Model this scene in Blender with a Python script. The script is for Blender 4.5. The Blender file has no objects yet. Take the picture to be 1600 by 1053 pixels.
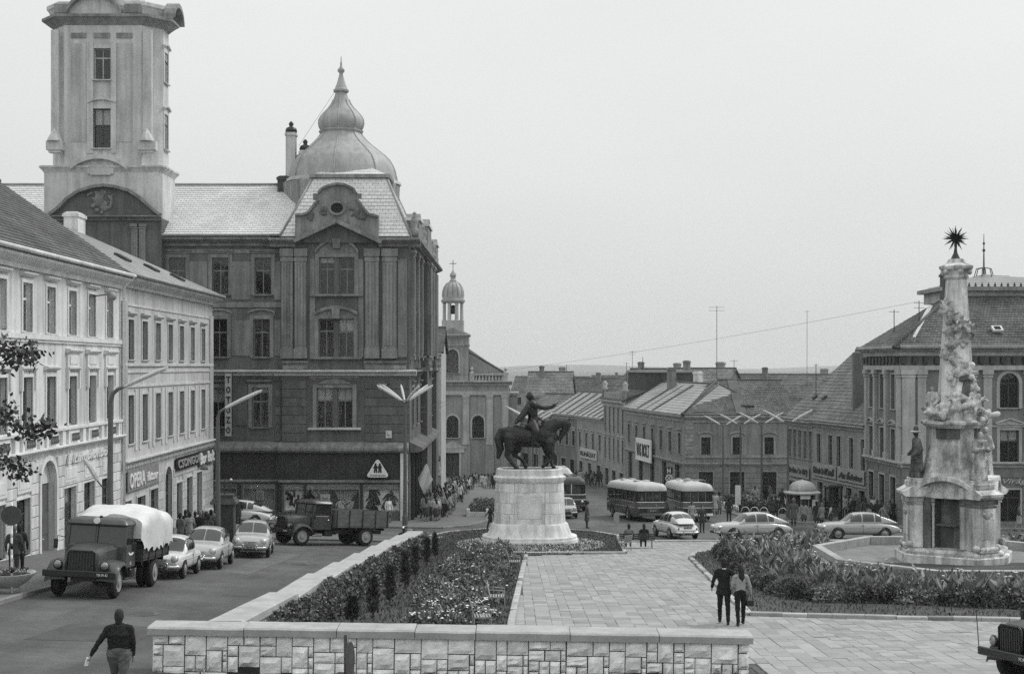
import bpy, math, random
import numpy as np
from mathutils import Matrix, Vector, noise as mnoise
random.seed(11)
np.random.seed(11)
PI = math.pi
scene = bpy.context.scene
COL = scene.collection

# ------------------------------------------------------------------ camera
F = 2100.0 / 1600.0            # focal length in picture widths
cam_d = bpy.data.cameras.new('camera')
cam_d.sensor_fit = 'HORIZONTAL'
cam_d.sensor_width = 36.0
cam_d.lens = 36.0 * F
cam_d.shift_y = 45.5 / 1600.0
cam_d.clip_start = 0.5
cam_d.clip_end = 20000.0
cam = bpy.data.objects.new('camera', cam_d)
COL.objects.link(cam)
cam.location = (0, 0, 0)
cam.rotation_euler = (PI / 2, 0, 0)
scene.camera = cam

# ------------------------------------------------------------------ sky and sun
SUN_EL, SUN_AZ = math.radians(48), math.radians(62)      # azimuth from +Y towards +X
world = bpy.data.worlds.new('World')
scene.world = world
world.use_nodes = True
wn, wl = world.node_tree.nodes, world.node_tree.links
wn.clear()
w_out = wn.new('ShaderNodeOutputWorld')
w_bg = wn.new('ShaderNodeBackground')
w_sky = wn.new('ShaderNodeTexSky')
w_sky.sky_type = 'NISHITA'
w_sky.sun_disc = False
w_sky.sun_elevation = SUN_EL
w_sky.sun_rotation = SUN_AZ
w_sky.air_density = 1.0
w_sky.dust_density = 3.0
w_bw = wn.new('ShaderNodeRGBToBW')                       # black and white film
w_veil = wn.new('ShaderNodeMix')                         # even layer of cloud over the sky
w_veil.data_type = 'FLOAT'
w_veil.inputs[0].default_value = 0.88
w_sep = wn.new('ShaderNodeSeparateXYZ')
w_grad = wn.new('ShaderNodeMapRange')                    # overcast sky: lighter towards the zenith
w_grad.inputs[1].default_value = 0.0
w_grad.inputs[2].default_value = 1.0
w_grad.inputs[3].default_value = 6.2
w_grad.inputs[4].default_value = 12.0
w_co = wn.new('ShaderNodeTexCoord')
wl.new(w_co.outputs['Generated'], w_sep.inputs[0])
wl.new(w_sep.outputs[2], w_grad.inputs[0])
wl.new(w_grad.outputs[0], w_veil.inputs[3])
w_map = wn.new('ShaderNodeMapping')
w_map.inputs['Scale'].default_value = (1, 1, 3)
w_cl = wn.new('ShaderNodeTexNoise')
w_cl.inputs['Scale'].default_value = 1.6
w_cl.inputs['Detail'].default_value = 5
w_rng = wn.new('ShaderNodeMapRange')
w_rng.inputs[1].default_value = 0.3
w_rng.inputs[2].default_value = 0.7
w_rng.inputs[3].default_value = 0.95
w_rng.inputs[4].default_value = 1.05
w_mul = wn.new('ShaderNodeMath')
w_mul.operation = 'MULTIPLY'
wl.new(w_sky.outputs[0], w_bw.inputs[0])
wl.new(w_bw.outputs[0], w_veil.inputs[2])
wl.new(w_co.outputs['Generated'], w_map.inputs[0])
wl.new(w_map.outputs[0], w_cl.inputs['Vector'])
wl.new(w_cl.outputs['Fac'], w_rng.inputs[0])
wl.new(w_veil.outputs[0], w_mul.inputs[0])
wl.new(w_rng.outputs[0], w_mul.inputs[1])
w_tone = wn.new('ShaderNodeCombineColor')                # faint cool tone of the print
for w_i, w_k in enumerate((0.982, 1.0, 1.0)):
    w_m = wn.new('ShaderNodeMath'); w_m.operation = 'MULTIPLY'; w_m.inputs[1].default_value = w_k
    wl.new(w_mul.outputs[0], w_m.inputs[0]); wl.new(w_m.outputs[0], w_tone.inputs[w_i])
wl.new(w_tone.outputs[0], w_bg.inputs['Color'])
w_bg.inputs['Strength'].default_value = 0.1
wl.new(w_bg.outputs[0], w_out.inputs[0])

sun_d = bpy.data.lights.new('sun', 'SUN')
sun_d.energy = 1.5
sun_d.angle = math.radians(18)
sun_d.color = (1, 0.995, 0.985)
sun = bpy.data.objects.new('sun', sun_d)
COL.objects.link(sun)
sd = Vector((math.sin(SUN_AZ) * math.cos(SUN_EL), math.cos(SUN_AZ) * math.cos(SUN_EL), math.sin(SUN_EL)))
sun.rotation_euler = sd.to_track_quat('Z', 'Y').to_euler()
sun.location = (60, 40, 60)

scene.view_settings.view_transform = 'Standard'
scene.view_settings.look = 'None'
scene.view_settings.exposure = 0.2
scene.view_settings.gamma = 1.0
scene.render.engine = 'CYCLES'
scene.cycles.use_denoising = False
scene.cycles.max_bounces = 6
scene.cycles.diffuse_bounces = 3
scene.cycles.transparent_max_bounces = 12
scene.cycles.volume_bounces = 1
scene.cycles.caustics_reflective = False
scene.cycles.caustics_refractive = False

# ------------------------------------------------------------------ the lie of the land (camera height is z = 0)
KN = [(-40, -2.2), (20, -6.05), (30, -6.78), (41, -7.42), (62, -8.95), (75, -10.0), (98, -11.2), (170, -14.8), (260, -18.5), (500, -24), (1500, -35), (9000, -60)]
KX = np.array([k[0] for k in KN], float); KZ = np.array([k[1] for k in KN], float)

def gz(X, Y):
    z = float(np.interp(Y, KX, KZ))
    s = max(0.0, min(1.0, (112 - Y) / 32))
    return z + 0.05 * max(0.0, min(13.0, -X - 7)) * s

def at(x, y, Y):                      # picture position + depth -> place
    return Vector(((x - 800) / 2100 * Y, Y, (572 - y) / 2100 * Y))

def G(x, y, dz=0.0):                  # picture position -> place on the ground
    lo, hi = 5.0, 900.0
    for _ in range(50):
        m = (lo + hi) / 2
        p = at(x, y, m)
        if p.z > gz(p.x, m) + dz: lo = m
        else: hi = m
    p = at(x, y, lo)
    return Vector((p.x, p.y, gz(p.x, p.y) + dz))

def on(X, Y, dz=0.0):
    return Vector((X, Y, gz(X, Y) + dz))

# ------------------------------------------------------------------ materials
MATS = {}
def mat(name, v, rough=0.85, var=0.18, scale=2.0, bump=0.0, bscale=None, metal=0.0, streak=0.0, objvar=0.0, island=0.0, spec=0.3, coat=0.0, tiles=None, tvar=0.0):
    if name in MATS: return MATS[name]
    m = bpy.data.materials.new(name); MATS[name] = m
    m.use_nodes = True
    n, l = m.node_tree.nodes, m.node_tree.links
    b = n['Principled BSDF']
    b.inputs['Roughness'].default_value = rough
    b.inputs['Metallic'].default_value = metal
    b.inputs['Specular IOR Level'].default_value = spec
    if coat: b.inputs['Coat Weight'].default_value = coat
    co = n.new('ShaderNodeTexCoord'); oi = n.new('ShaderNodeObjectInfo')
    add = n.new('ShaderNodeVectorMath'); add.operation = 'MULTIPLY_ADD'
    add.inputs[1].default_value = (1, 1, 1)
    mulr = n.new('ShaderNodeMath'); mulr.operation = 'MULTIPLY'; mulr.inputs[1].default_value = 53.0
    l.new(oi.outputs['Random'], mulr.inputs[0])
    l.new(co.outputs['Object'], add.inputs[0]); l.new(mulr.outputs[0], add.inputs[2])
    vec = add.outputs[0]
    def rng(src, a, c, lo=0.3, hi=0.7):
        r = n.new('ShaderNodeMapRange'); r.inputs[1].default_value = lo; r.inputs[2].default_value = hi
        r.inputs[3].default_value = a; r.inputs[4].default_value = c; l.new(src, r.inputs[0]); return r.outputs[0]
    def mul(a, c):
        q = n.new('ShaderNodeMath'); q.operation = 'MULTIPLY'; l.new(a, q.inputs[0])
        if isinstance(c, float): q.inputs[1].default_value = c
        else: l.new(c, q.inputs[1])
        return q.outputs[0]
    nz = n.new('ShaderNodeTexNoise'); nz.inputs['Scale'].default_value = scale; nz.inputs['Detail'].default_value = 7
    nz.inputs['Roughness'].default_value = 0.62
    l.new(vec, nz.inputs['Vector'])
    val = rng(nz.outputs['Fac'], 1 - var, 1 + var)
    nf = n.new('ShaderNodeTexNoise'); nf.inputs['Scale'].default_value = scale * 14; nf.inputs['Detail'].default_value = 3
    l.new(vec, nf.inputs['Vector'])
    val = mul(val, rng(nf.outputs['Fac'], 1 - var * .5, 1 + var * .5))
    if streak:
        mp = n.new('ShaderNodeMapping'); mp.inputs['Scale'].default_value = (1.6, 1.6, 0.12)
        l.new(vec, mp.inputs[0])
        ns = n.new('ShaderNodeTexNoise'); ns.inputs['Scale'].default_value = 1.7; ns.inputs['Detail'].default_value = 6
        l.new(mp.outputs[0], ns.inputs['Vector'])
        val = mul(val, rng(ns.outputs['Fac'], 1 - streak, 1 + streak * .5, .32, .62))
    if objvar: val = mul(val, rng(oi.outputs['Random'], 1 - objvar, 1 + objvar, 0, 1))
    if island:
        gi = n.new('ShaderNodeNewGeometry')
        val = mul(val, rng(gi.outputs['Random Per Island'], 1 - island, 1 + island, 0, 1))
    bsrc = None
    if tiles:                                            # roof tiles / slates: width, height on the UV of the slope
        uv = n.new('ShaderNodeUVMap')
        bk = n.new('ShaderNodeTexBrick'); bk.inputs['Scale'].default_value = 1.0
        bk.inputs['Brick Width'].default_value = tiles[0]; bk.inputs['Row Height'].default_value = tiles[1]
        bk.inputs['Mortar Size'].default_value = tiles[2]; bk.inputs['Mortar Smooth'].default_value = 0.2
        bk.inputs['Color1'].default_value = (1 - tvar, ) * 3 + (1,); bk.inputs['Color2'].default_value = (1 + tvar, ) * 3 + (1,)
        bk.inputs['Mortar'].default_value = (0.55, 0.55, 0.55, 1)
        l.new(uv.outputs[0], bk.inputs['Vector'])
        val = mul(val, bk.outputs['Color']); bsrc = bk.outputs['Fac']
    val = mul(val, float(v))
    l.new(val, b.inputs['Base Color'])
    if bump:
        nb = n.new('ShaderNodeTexNoise'); nb.inputs['Scale'].default_value = bscale or scale * 6; nb.inputs['Detail'].default_value = 6
        l.new(vec, nb.inputs['Vector'])
        bp = n.new('ShaderNodeBump'); bp.inputs['Strength'].default_value = min(1, bump); bp.inputs['Distance'].default_value = 0.03
        l.new(nb.outputs['Fac'], bp.inputs['Height']); l.new(bp.outputs[0], b.inputs['Normal'])
    return m

def glass_mat(name, tint=0.85, rough=0.03):
    if name in MATS: return MATS[name]
    m = bpy.data.materials.new(name); MATS[name] = m
    m.use_nodes = True
    n, l = m.node_tree.nodes, m.node_tree.links
    n.clear()
    out = n.new('ShaderNodeOutputMaterial'); mix = n.new('ShaderNodeMixShader')
    tr = n.new('ShaderNodeBsdfTransparent'); gl = n.new('ShaderNodeBsdfGlossy'); fr = n.new('ShaderNodeLayerWeight'); pw = n.new('ShaderNodeMath'); pw.operation = 'POWER'; pw.inputs[1].default_value = 4.0; ma = n.new('ShaderNodeMath'); ma.operation = 'MULTIPLY_ADD'; ma.inputs[1].default_value = .8; ma.inputs[2].default_value = .05
    tr.inputs[0].default_value = (tint, tint, tint, 1); gl.inputs['Roughness'].default_value = rough
    gl.inputs['Color'].default_value = (.8, .8, .8, 1)
    nz = n.new('ShaderNodeTexNoise'); nz.inputs['Scale'].default_value = 1.3
    co = n.new('ShaderNodeTexCoord'); l.new(co.outputs['Object'], nz.inputs['Vector'])
    bp = n.new('ShaderNodeBump'); bp.inputs['Strength'].default_value = 0.25; bp.inputs['Distance'].default_value = 0.02
    l.new(nz.outputs['Fac'], bp.inputs['Height']); l.new(bp.outputs[0], gl.inputs['Normal'])
    l.new(fr.outputs['Facing'], pw.inputs[0]); l.new(pw.outputs[0], ma.inputs[0]); l.new(ma.outputs[0], mix.inputs[0]); l.new(tr.outputs[0], mix.inputs[1]); l.new(gl.outputs[0], mix.inputs[2])
    l.new(mix.outputs[0], out.inputs[0])
    return m

# ------------------------------------------------------------------ mesh builder
class MB:
    def __init__(s, M=None):
        s.v = []; s.f = []; s.m = []; s.M = M; s.uv = None
    def add(s, vs, fs, m=0):
        o = len(s.v)
        if s.M is not None: vs = [tuple(s.M @ Vector(p)) for p in vs]
        s.v += [tuple(p) for p in vs]
        for f in fs:
            s.f.append(tuple(i + o for i in f)); s.m.append(m)
    def box(s, x0, x1, y0, y1, z0, z1, m=0):
        if x0 > x1: x0, x1 = x1, x0
        if y0 > y1: y0, y1 = y1, y0
        if z0 > z1: z0, z1 = z1, z0
        s.add([(x0, y0, z0), (x1, y0, z0), (x1, y1, z0), (x0, y1, z0), (x0, y0, z1), (x1, y0, z1), (x1, y1, z1), (x0, y1, z1)],
              [(0, 3, 2, 1), (4, 5, 6, 7), (0, 1, 5, 4), (1, 2, 6, 5), (2, 3, 7, 6), (3, 0, 4, 7)], m)
        return s
    def bbox(s, x0, x1, y0, y1, z0, z1, b=0.02, m=0):     # chamfered box
        ex = [(x0, x1), (y0, y1), (z0, z1)]
        vs, idx = [], {}
        for sx in (0, 1):
            for sy in (0, 1):
                for sz in (0, 1):
                    for ax in range(3):
                        p = []
                        for k, sg in enumerate((sx, sy, sz)):
                            p.append(ex[k][sg] if k == ax else ex[k][sg] + (b if sg == 0 else -b))
                        idx[(sx, sy, sz, ax)] = len(vs); vs.append(tuple(p))
        fs = []
        g = lambda a, c, d, ax: idx[(a, c, d, ax)]
        fs += [(g(0,0,0,0), g(0,0,1,0), g(0,1,1,0), g(0,1,0,0)), (g(1,0,0,0), g(1,1,0,0), g(1,1,1,0), g(1,0,1,0))]
        fs += [(g(0,0,0,1), g(1,0,0,1), g(1,0,1,1), g(0,0,1,1)), (g(0,1,0,1), g(0,1,1,1), g(1,1,1,1), g(1,1,0,1))]
        fs += [(g(0,0,0,2), g(0,1,0,2), g(1,1,0,2), g(1,0,0,2)), (g(0,0,1,2), g(1,0,1,2), g(1,1,1,2), g(0,1,1,2))]
        for a in (0, 1):
            for c in (0, 1):
                fs.append((g(a,c,0,0), g(a,c,1,0), g(a,c,1,1), g(a,c,0,1)))
                fs.append((g(a,0,c,0), g(a,1,c,0), g(a,1,c,2), g(a,0,c,2)))
                fs.append((g(0,a,c,1), g(1,a,c,1), g(1,a,c,2), g(0,a,c,2)))
                for d in (0, 1): fs.append((g(a,c,d,0), g(a,c,d,1), g(a,c,d,2)))
        s.add(vs, fs, m); return s
    def beam(s, p, q, w, h, m=0, up=(0, 0, 1)):           # bar of w x h between two points
        p, q = Vector(p), Vector(q); d = (q - p).normalized(); u = Vector(up)
        if abs(d.dot(u)) > .98: u = Vector((0, 1, 0))
        a = d.cross(u).normalized() * (w / 2); b = a.cross(d).normalized() * (h / 2)
        s.add([p - a - b, p + a - b, p + a + b, p - a + b, q - a - b, q + a - b, q + a + b, q - a + b],
              [(3, 2, 1, 0), (4, 5, 6, 7), (0, 1, 5, 4), (1, 2, 6, 5), (2, 3, 7, 6), (3, 0, 4, 7)], m)
        return s
    def tube(s, pts, r, n=8, m=0, cap=True):
        pts = [Vector(p) for p in pts]
        if not isinstance(r, (list, tuple)): r = [r] * len(pts)
        rings = []; u = None
        for i, p in enumerate(pts):
            d = (pts[min(i + 1, len(pts) - 1)] - pts[max(i - 1, 0)]).normalized()
            if u is None:
                u = d.orthogonal().normalized()
            else:
                u = (u - d * u.dot(d)).normalized()
            w = d.cross(u)
            rings.append([p + (u * math.cos(2 * PI * k / n) + w * math.sin(2 * PI * k / n)) * r[i] for k in range(n)])
        s.loft(rings, m, True, cap); return s
    def loft(s, rings, m=0, closed=True, cap=True):
        n = len(rings[0]); vs = [p for R in rings for p in R]; fs = []
        for i in range(len(rings) - 1):
            for k in range(n if closed else n - 1):
                a, b = i * n + k, i * n + (k + 1) % n
                fs.append((a, b, b + n, a + n))
        if cap and closed:
            fs.append(tuple(range(n - 1, -1, -1))); fs.append(tuple(range((len(rings) - 1) * n, len(rings) * n)))
        s.add(vs, fs, m); return s
    def lathe(s, prof, c=(0, 0, 0), n=16, m=0, sx=1.0, sy=1.0, a0=0.0, sq=None):
        rings = []
        for r, z in prof:
            R = []
            for k in range(n):
                a = a0 + 2 * PI * k / n
                R.append((c[0] + r * math.cos(a) * sx, c[1] + r * math.sin(a) * sy, c[2] + z))
            rings.append(R)
        s.loft(rings, m); return s
    def prism(s, poly, z0, z1, m=0):                      # polygon in x,y raised
        n = len(poly)
        s.add([(p[0], p[1], z0) for p in poly] + [(p[0], p[1], z1) for p in poly],
              [tuple(range(n - 1, -1, -1)), tuple(range(n, 2 * n))] + [(k, (k + 1) % n, (k + 1) % n + n, k + n) for k in range(n)], m)
        return s
    def slab(s, poly, y0, y1, m=0):                       # polygon in x,z given depth y0..y1
        n = len(poly)
        s.add([(p[0], y0, p[1]) for p in poly] + [(p[0], y1, p[1]) for p in poly],
              [tuple(range(n)), tuple(range(2 * n - 1, n - 1, -1))] + [(k + n, (k + 1) % n + n, (k + 1) % n, k) for k in range(n)], m)
        return s
    def run(s, prof, u0, u1, m=0):                        # profile in y,z run along x
        n = len(prof)
        s.add([(u0, p[0], p[1]) for p in prof] + [(u1, p[0], p[1]) for p in prof],
              [tuple(range(n - 1, -1, -1)), tuple(range(n, 2 * n))] + [(k, (k + 1) % n, (k + 1) % n + n, k + n) for k in range(n)], m)
        return s
    def ball(s, c, r, n=10, m=0, sc=(1, 1, 1)):
        k = n // 2 + 1; rings = []
        for i in range(k + 1):
            t = PI * (0.02 + 0.96 * i / k)
            rings.append([(c[0] + r * sc[0] * math.sin(t) * math.cos(2 * PI * j / n), c[1] + r * sc[1] * math.sin(t) * math.sin(2 * PI * j / n), c[2] - r * sc[2] * math.cos(t)) for j in range(n)])
        s.loft(rings, m); return s
    def mesh(s, name, mats, smooth=False):
        me = bpy.data.meshes.new(name)
        me.from_pydata(s.v, [], s.f)
        if not isinstance(mats, (list, tuple)): mats = [mats]
        for x in mats: me.materials.append(x)
        if len(mats) > 1: me.polygons.foreach_set('material_index', s.m)
        if smooth is not False:
            me.polygons.foreach_set('use_smooth', [True] * len(s.f))
            if smooth is not True and smooth: 
                try: me.set_sharp_from_angle(angle=math.radians(smooth))
                except Exception: pass
        if s.uv:
            lay = me.uv_layers.new(name='UVMap')
            flat = [c for f in s.f for i in f for c in s.uv.get(i, (0, 0))]
            lay.data.foreach_set('uv', flat)
        me.update()
        return me
    def build(s, name, mats, parent=None, smooth=False, M=None):
        return obj(name, s.mesh(name, mats, smooth), parent, M)

def obj(name, me, parent=None, M=None):
    o = bpy.data.objects.new(name, me); COL.objects.link(o)
    if parent is not None:
        o.parent = parent; KIDS.setdefault(parent.name, []).append(o)
    if M is not None: o.matrix_basis = M
    return o

def tag(o, label, cat, group=None, kind=None):
    if label: o['label'] = label
    if cat: o['category'] = cat
    if group: o['group'] = group
    if kind: o['kind'] = kind
    return o

def thing(name, label, cat, loc=(0, 0, 0), rz=0.0, group=None, sc=None):
    o = bpy.data.objects.new(name, None); COL.objects.link(o)
    o.empty_display_size = 0.3
    o.location = loc; o.rotation_euler = (0, 0, rz)
    if sc: o.scale = (sc, sc, sc)
    return tag(o, label, cat, group)

def structure(o):
    o['kind'] = 'structure'; return o

KIDS = {}
def copy_tree(o, parent=None):                          # a thing, its parts and their sub-parts
    c = o.copy(); COL.objects.link(c)
    if parent is not None:
        c.parent = parent; KIDS.setdefault(parent.name, []).append(c)
    for ch in list(KIDS.get(o.name, [])): copy_tree(ch, c)
    return c

T = Matrix.Translation
def RZ(a): return Matrix.Rotation(a, 4, 'Z')
def RX(a): return Matrix.Rotation(a, 4, 'X')
def RY(a): return Matrix.Rotation(a, 4, 'Y')

FONT_CACHE = {}
def text_mesh(txt, size, depth=0.02, m=None, bold=0.0, shear=0.0, spacing=1.0):
    cu = bpy.data.curves.new('lettering', 'FONT')
    cu.body = txt; cu.size = size; cu.extrude = depth; cu.offset = bold; cu.shear = shear; cu.space_character = spacing
    cu.align_x = 'LEFT'; cu.resolution_u = 2
    o = bpy.data.objects.new('lettering', cu); COL.objects.link(o)
    dg = bpy.context.evaluated_depsgraph_get(); dg.update()
    me = bpy.data.meshes.new_from_object(o.evaluated_get(dg))
    bpy.data.objects.remove(o); bpy.data.curves.remove(cu)
    if m: me.materials.clear(); me.materials.append(m)
    return me
def text_fit(txt, w, h, depth, m, bold=0.0, shear=0.0):
    """lettering w wide and h high in the x,z plane, facing -y, left end at the origin"""
    me = text_mesh(txt, 1.0, 1.0, m, bold / max(h, .01) * .5, shear)
    n = len(me.vertices); a = np.empty(n * 3); me.vertices.foreach_get('co', a); a = a.reshape(-1, 3)
    lo, hi = a.min(0), a.max(0)
    b = np.empty_like(a)
    b[:, 0] = (a[:, 0] - lo[0]) / (hi[0] - lo[0]) * w
    b[:, 2] = (a[:, 1] - lo[1]) / (hi[1] - lo[1]) * h
    b[:, 1] = -(a[:, 2] - lo[2]) / max(hi[2] - lo[2], 1e-6) * depth
    me.vertices.foreach_set('co', b.ravel()); me.update()
    return me

# land patches: polygon cut up so that it follows the ground
import bmesh
def patch(name, poly, dz, m, step=2.5, skirt=0.0):
    bm = bmesh.new()
    f = bm.faces.new([bm.verts.new((p[0], p[1], 0)) for p in poly])
    xs = [p[0] for p in poly]; ys = [p[1] for p in poly]
    ks = [k for k in KX if min(ys) < k < max(ys)]
    y = min(ys) + step
    while y < max(ys): ks.append(y); y += step
    for k in ks:
        bmesh.ops.bisect_plane(bm, geom=bm.verts[:] + bm.edges[:] + bm.faces[:], plane_co=(0, k, 0), plane_no=(0, 1, 0))
    for k in (-20, -7):
        if min(xs) < k < max(xs):
            bmesh.ops.bisect_plane(bm, geom=bm.verts[:] + bm.edges[:] + bm.faces[:], plane_co=(k, 0, 0), plane_no=(1, 0, 0))
    bmesh.ops.triangulate(bm, faces=bm.faces[:])
    for v in bm.verts: v.co.z = gz(v.co.x, v.co.y) + dz
    for f in bm.faces:
        if f.normal.z < 0: f.normal_flip()
    bm.normal_update()
    for f in bm.faces:
        if f.normal.z < 0: f.normal_flip()
    if skirt:
        be = [e for e in bm.edges if e.is_boundary]
        r = bmesh.ops.extrude_edge_only(bm, edges=be)
        for g in r['geom']:
            if isinstance(g, bmesh.types.BMVert): g.co.z -= skirt
    me = bpy.data.meshes.new(name); bm.to_mesh(me); bm.free()
    me.materials.append(m)
    return obj(name, me)

def inside(p, poly):
    r = False; n = len(poly); j = n - 1
    for i in range(n):
        a, b = poly[i], poly[j]
        if (a[1] > p[1]) != (b[1] > p[1]) and p[0] < (b[0] - a[0]) * (p[1] - a[1]) / (b[1] - a[1]) + a[0]: r = not r
        j = i
    return r

# ------------------------------------------------------------------ bodies: capsules fused into one skin
def fuse(caps, voxel, name, mats, smooth=2, dec=None):
    """caps: (p0, r0, p1, r1, slot, (sx, sy))  ->  one continuous mesh, slot by nearest capsule"""
    b = MB()
    for c in caps:
        p0, r0, p1, r1 = Vector(c[0]), c[1], Vector(c[2]), c[3]
        sx, sy = c[5] if len(c) > 5 else (1, 1); flat = len(c) > 6 and c[6]
        d = p1 - p0; L = d.length
        d = d.normalized() if L > 1e-6 else Vector((0, 0, 1))
        ux = Vector((1, 0, 0))
        if abs(d.x) > .9: ux = Vector((0, 1, 0))
        uy = d.cross(ux).normalized(); ux = uy.cross(d).normalized()
        rings = []; n = 12
        st = [(p0 - d * r0 * math.cos(t), r0 * math.sin(t)) for t in (0.15, .6, 1.1)] + [(p0, r0), (p1, r1)] + ([(p1 + d * r1 * math.cos(t), r1 * math.sin(t)) for t in (1.1, .6, .15)] if not flat else [(p1 + d * .01, r1 * .9)])
        for q, r in st:
            rings.append([q + (ux * math.cos(2 * PI * k / n) * sx + uy * math.sin(2 * PI * k / n) * sy) * r for k in range(n)])
        b.loft(rings)
    me = bpy.data.meshes.new(name); me.from_pydata(b.v, [], b.f)
    o = bpy.data.objects.new(name, me); COL.objects.link(o)
    md = o.modifiers.new('r', 'REMESH'); md.mode = 'VOXEL'; md.voxel_size = voxel; md.adaptivity = 0.0
    if smooth:
        sm = o.modifiers.new('s', 'SMOOTH'); sm.iterations = smooth; sm.factor = 0.5
    if dec:
        de = o.modifiers.new('d', 'DECIMATE'); de.ratio = dec
    dg = bpy.context.evaluated_depsgraph_get(); dg.update()
    res = bpy.data.meshes.new_from_object(o.evaluated_get(dg))
    bpy.data.objects.remove(o); bpy.data.meshes.remove(me)
    res.name = name
    res.materials.clear()
    for x in mats: res.materials.append(x)
    nf = len(res.polygons)
    if nf and len(mats) > 1:
        c = np.empty(nf * 3); res.polygons.foreach_get('center', c); c = c.reshape(-1, 3)
        best = np.full(nf, 1e9); slot = np.zeros(nf, int)
        for q in caps:
            p0, p1 = np.array(q[0], float), np.array(q[2], float)
            sx, sy = q[5] if len(q) > 5 else (1, 1)
            scv = np.array([sx, sy, 1.0])
            d = (p1 - p0) / scv; cc = (c - p0) / scv
            t = np.clip((cc @ d) / max((d @ d), 1e-9), 0, 1)
            dist = np.linalg.norm(cc - t[:, None] * d, axis=1) - (q[1] + t * (q[3] - q[1]))
            w = dist < best; best[w] = dist[w]; slot[w] = q[4]
        res.polygons.foreach_set('material_index', slot.astype(np.int32))
    res.polygons.foreach_set('use_smooth', [True] * nf)
    res.update()
    return res
# ------------------------------------------------------------------ material list (black and white photograph: all greys)
m_earth = mat('earth', 0.10, .95, .3, .3)
m_asphalt = mat('asphalt', 0.09, .8, .22, .25, bump=.35, bscale=40, spec=.35)
def worn_road(m):
    n, l = m.node_tree.nodes, m.node_tree.links
    b = n['Principled BSDF']; src = b.inputs['Base Color'].links[0].from_socket; last = src
    for sc, k, lo, hi, dk, lt in (((.55, .035, 1), 1.0, .38, .6, .8, 1.14), ((.3, .12, 1), 3.0, .5, .72, 1.04, .82), ((1, 1, 1), 26.0, .35, .65, .8, 1.2), ((.05, .6, 1), .8, .42, .58, .9, 1.08)):
        co = n.new('ShaderNodeTexCoord'); mp = n.new('ShaderNodeMapping'); mp.inputs['Scale'].default_value = sc
        nz = n.new('ShaderNodeTexNoise'); nz.inputs['Scale'].default_value = k; nz.inputs['Detail'].default_value = 6
        mr = n.new('ShaderNodeMapRange'); mr.inputs[1].default_value = lo; mr.inputs[2].default_value = hi; mr.inputs[3].default_value = dk; mr.inputs[4].default_value = lt
        mu = n.new('ShaderNodeMath'); mu.operation = 'MULTIPLY'
        l.new(co.outputs['Object'], mp.inputs[0]); l.new(mp.outputs[0], nz.inputs['Vector']); l.new(nz.outputs['Fac'], mr.inputs[0]); l.new(last, mu.inputs[0]); l.new(mr.outputs[0], mu.inputs[1]); last = mu.outputs[0]
    l.new(last, b.inputs['Base Color'])
worn_road(m_asphalt)
m_pave = mat('pavement_concrete', 0.14, .85, .16, .6, bump=.15, bscale=18)
m_slab = mat('paving_stone', 0.3, .85, .12, 1.5, bump=.3, bscale=22, objvar=.17, island=.17)
m_joint = mat('paving_joint', 0.1, .95, .3, 2.0)
m_kerb = mat('kerb_stone', 0.38, .85, .2, 2.0, bump=.3, objvar=.2)
m_kerbd = mat('kerb_dark', 0.2, .85, .2, 2.0, bump=.3, objvar=.15)
m_soil = mat('soil', 0.035, .95, .35, 1.5, bump=.8, bscale=15)
m_grass = mat('grass', 0.09, .9, .35, .8, island=.45)
m_lawn = mat('lawn_ground', 0.065, .95, .35, .7, bump=.6, bscale=30)
m_leaf = mat('leaf', 0.115, .5, .25, .8, island=.6, spec=.4)
m_leafl = mat('leaf_light', 0.2, .5, .25, .8, island=.5, spec=.4)
m_leafd = mat('leaf_dark', 0.06, .6, .25, .8, island=.6, spec=.3)
m_flower = mat('white_petal', 0.85, .7, .1, 3, island=.15)
m_flowerg = mat('grey_petal', 0.5, .7, .1, 3, island=.3)
m_bark = mat('bark', 0.07, .9, .35, 5, bump=.6)
m_coping = mat('coping_concrete', 0.38, .85, .16, 1.2, bump=.35, bscale=35, streak=.1)
m_stone = mat('wall_stone', 0.85, .85, .2, 3.5, bump=.5, bscale=18, objvar=.14)
m_mortar = mat('mortar', .04, .95, .3, 4)
m_wallA = mat('plaster_light', 0.6, .9, .13, .5, bump=.12, bscale=12, streak=.28)
m_wallA2 = mat('plaster_light_trim', 0.68, .9, .12, .7, bump=.1, streak=.12)
m_wallB = mat('plaster_grey', 0.47, .9, .16, .5, bump=.12, bscale=12, streak=.2)
m_wallB2 = mat('plaster_grey_trim', 0.54, .9, .16, .6, streak=.15)
m_th = mat('town_hall_plaster', 0.125, .9, .24, .45, bump=.2, bscale=10, streak=.25)
m_tht = mat('town_hall_trim', 0.225, .9, .28, .6, bump=.2, streak=.3)
m_thl = mat('town_hall_panel', 0.21, .9, .24, .5, streak=.3)
m_thledge = mat('town_hall_ledge', 0.6, .8, .22, .7, streak=.1)
m_tower = mat('tower_plaster', 0.56, .9, .16, .5, bump=.12, streak=.2)
m_towert = mat('tower_trim', 0.27, .9, .25, .6, streak=.3)
m_slate = mat('slate_roof', 0.66, .6, .12, .6, tiles=(.42, .3, .02), tvar=.08)
m_lead = mat('dome_metal', 0.34, .55, .15, .9, streak=.18, bump=.15, spec=.4)
m_tile = mat('roof_tile', 0.12, .9, .35, .5, tiles=(.22, .3, .03), tvar=.35, bump=.3, bscale=9)
m_tilel = mat('roof_tile_worn', 0.19, .9, .35, .5, tiles=(.22, .3, .03), tvar=.3, bump=.3, bscale=9)
m_tin = mat('sheet_metal_roof', 0.28, .5, .25, .6, spec=.5)
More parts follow.
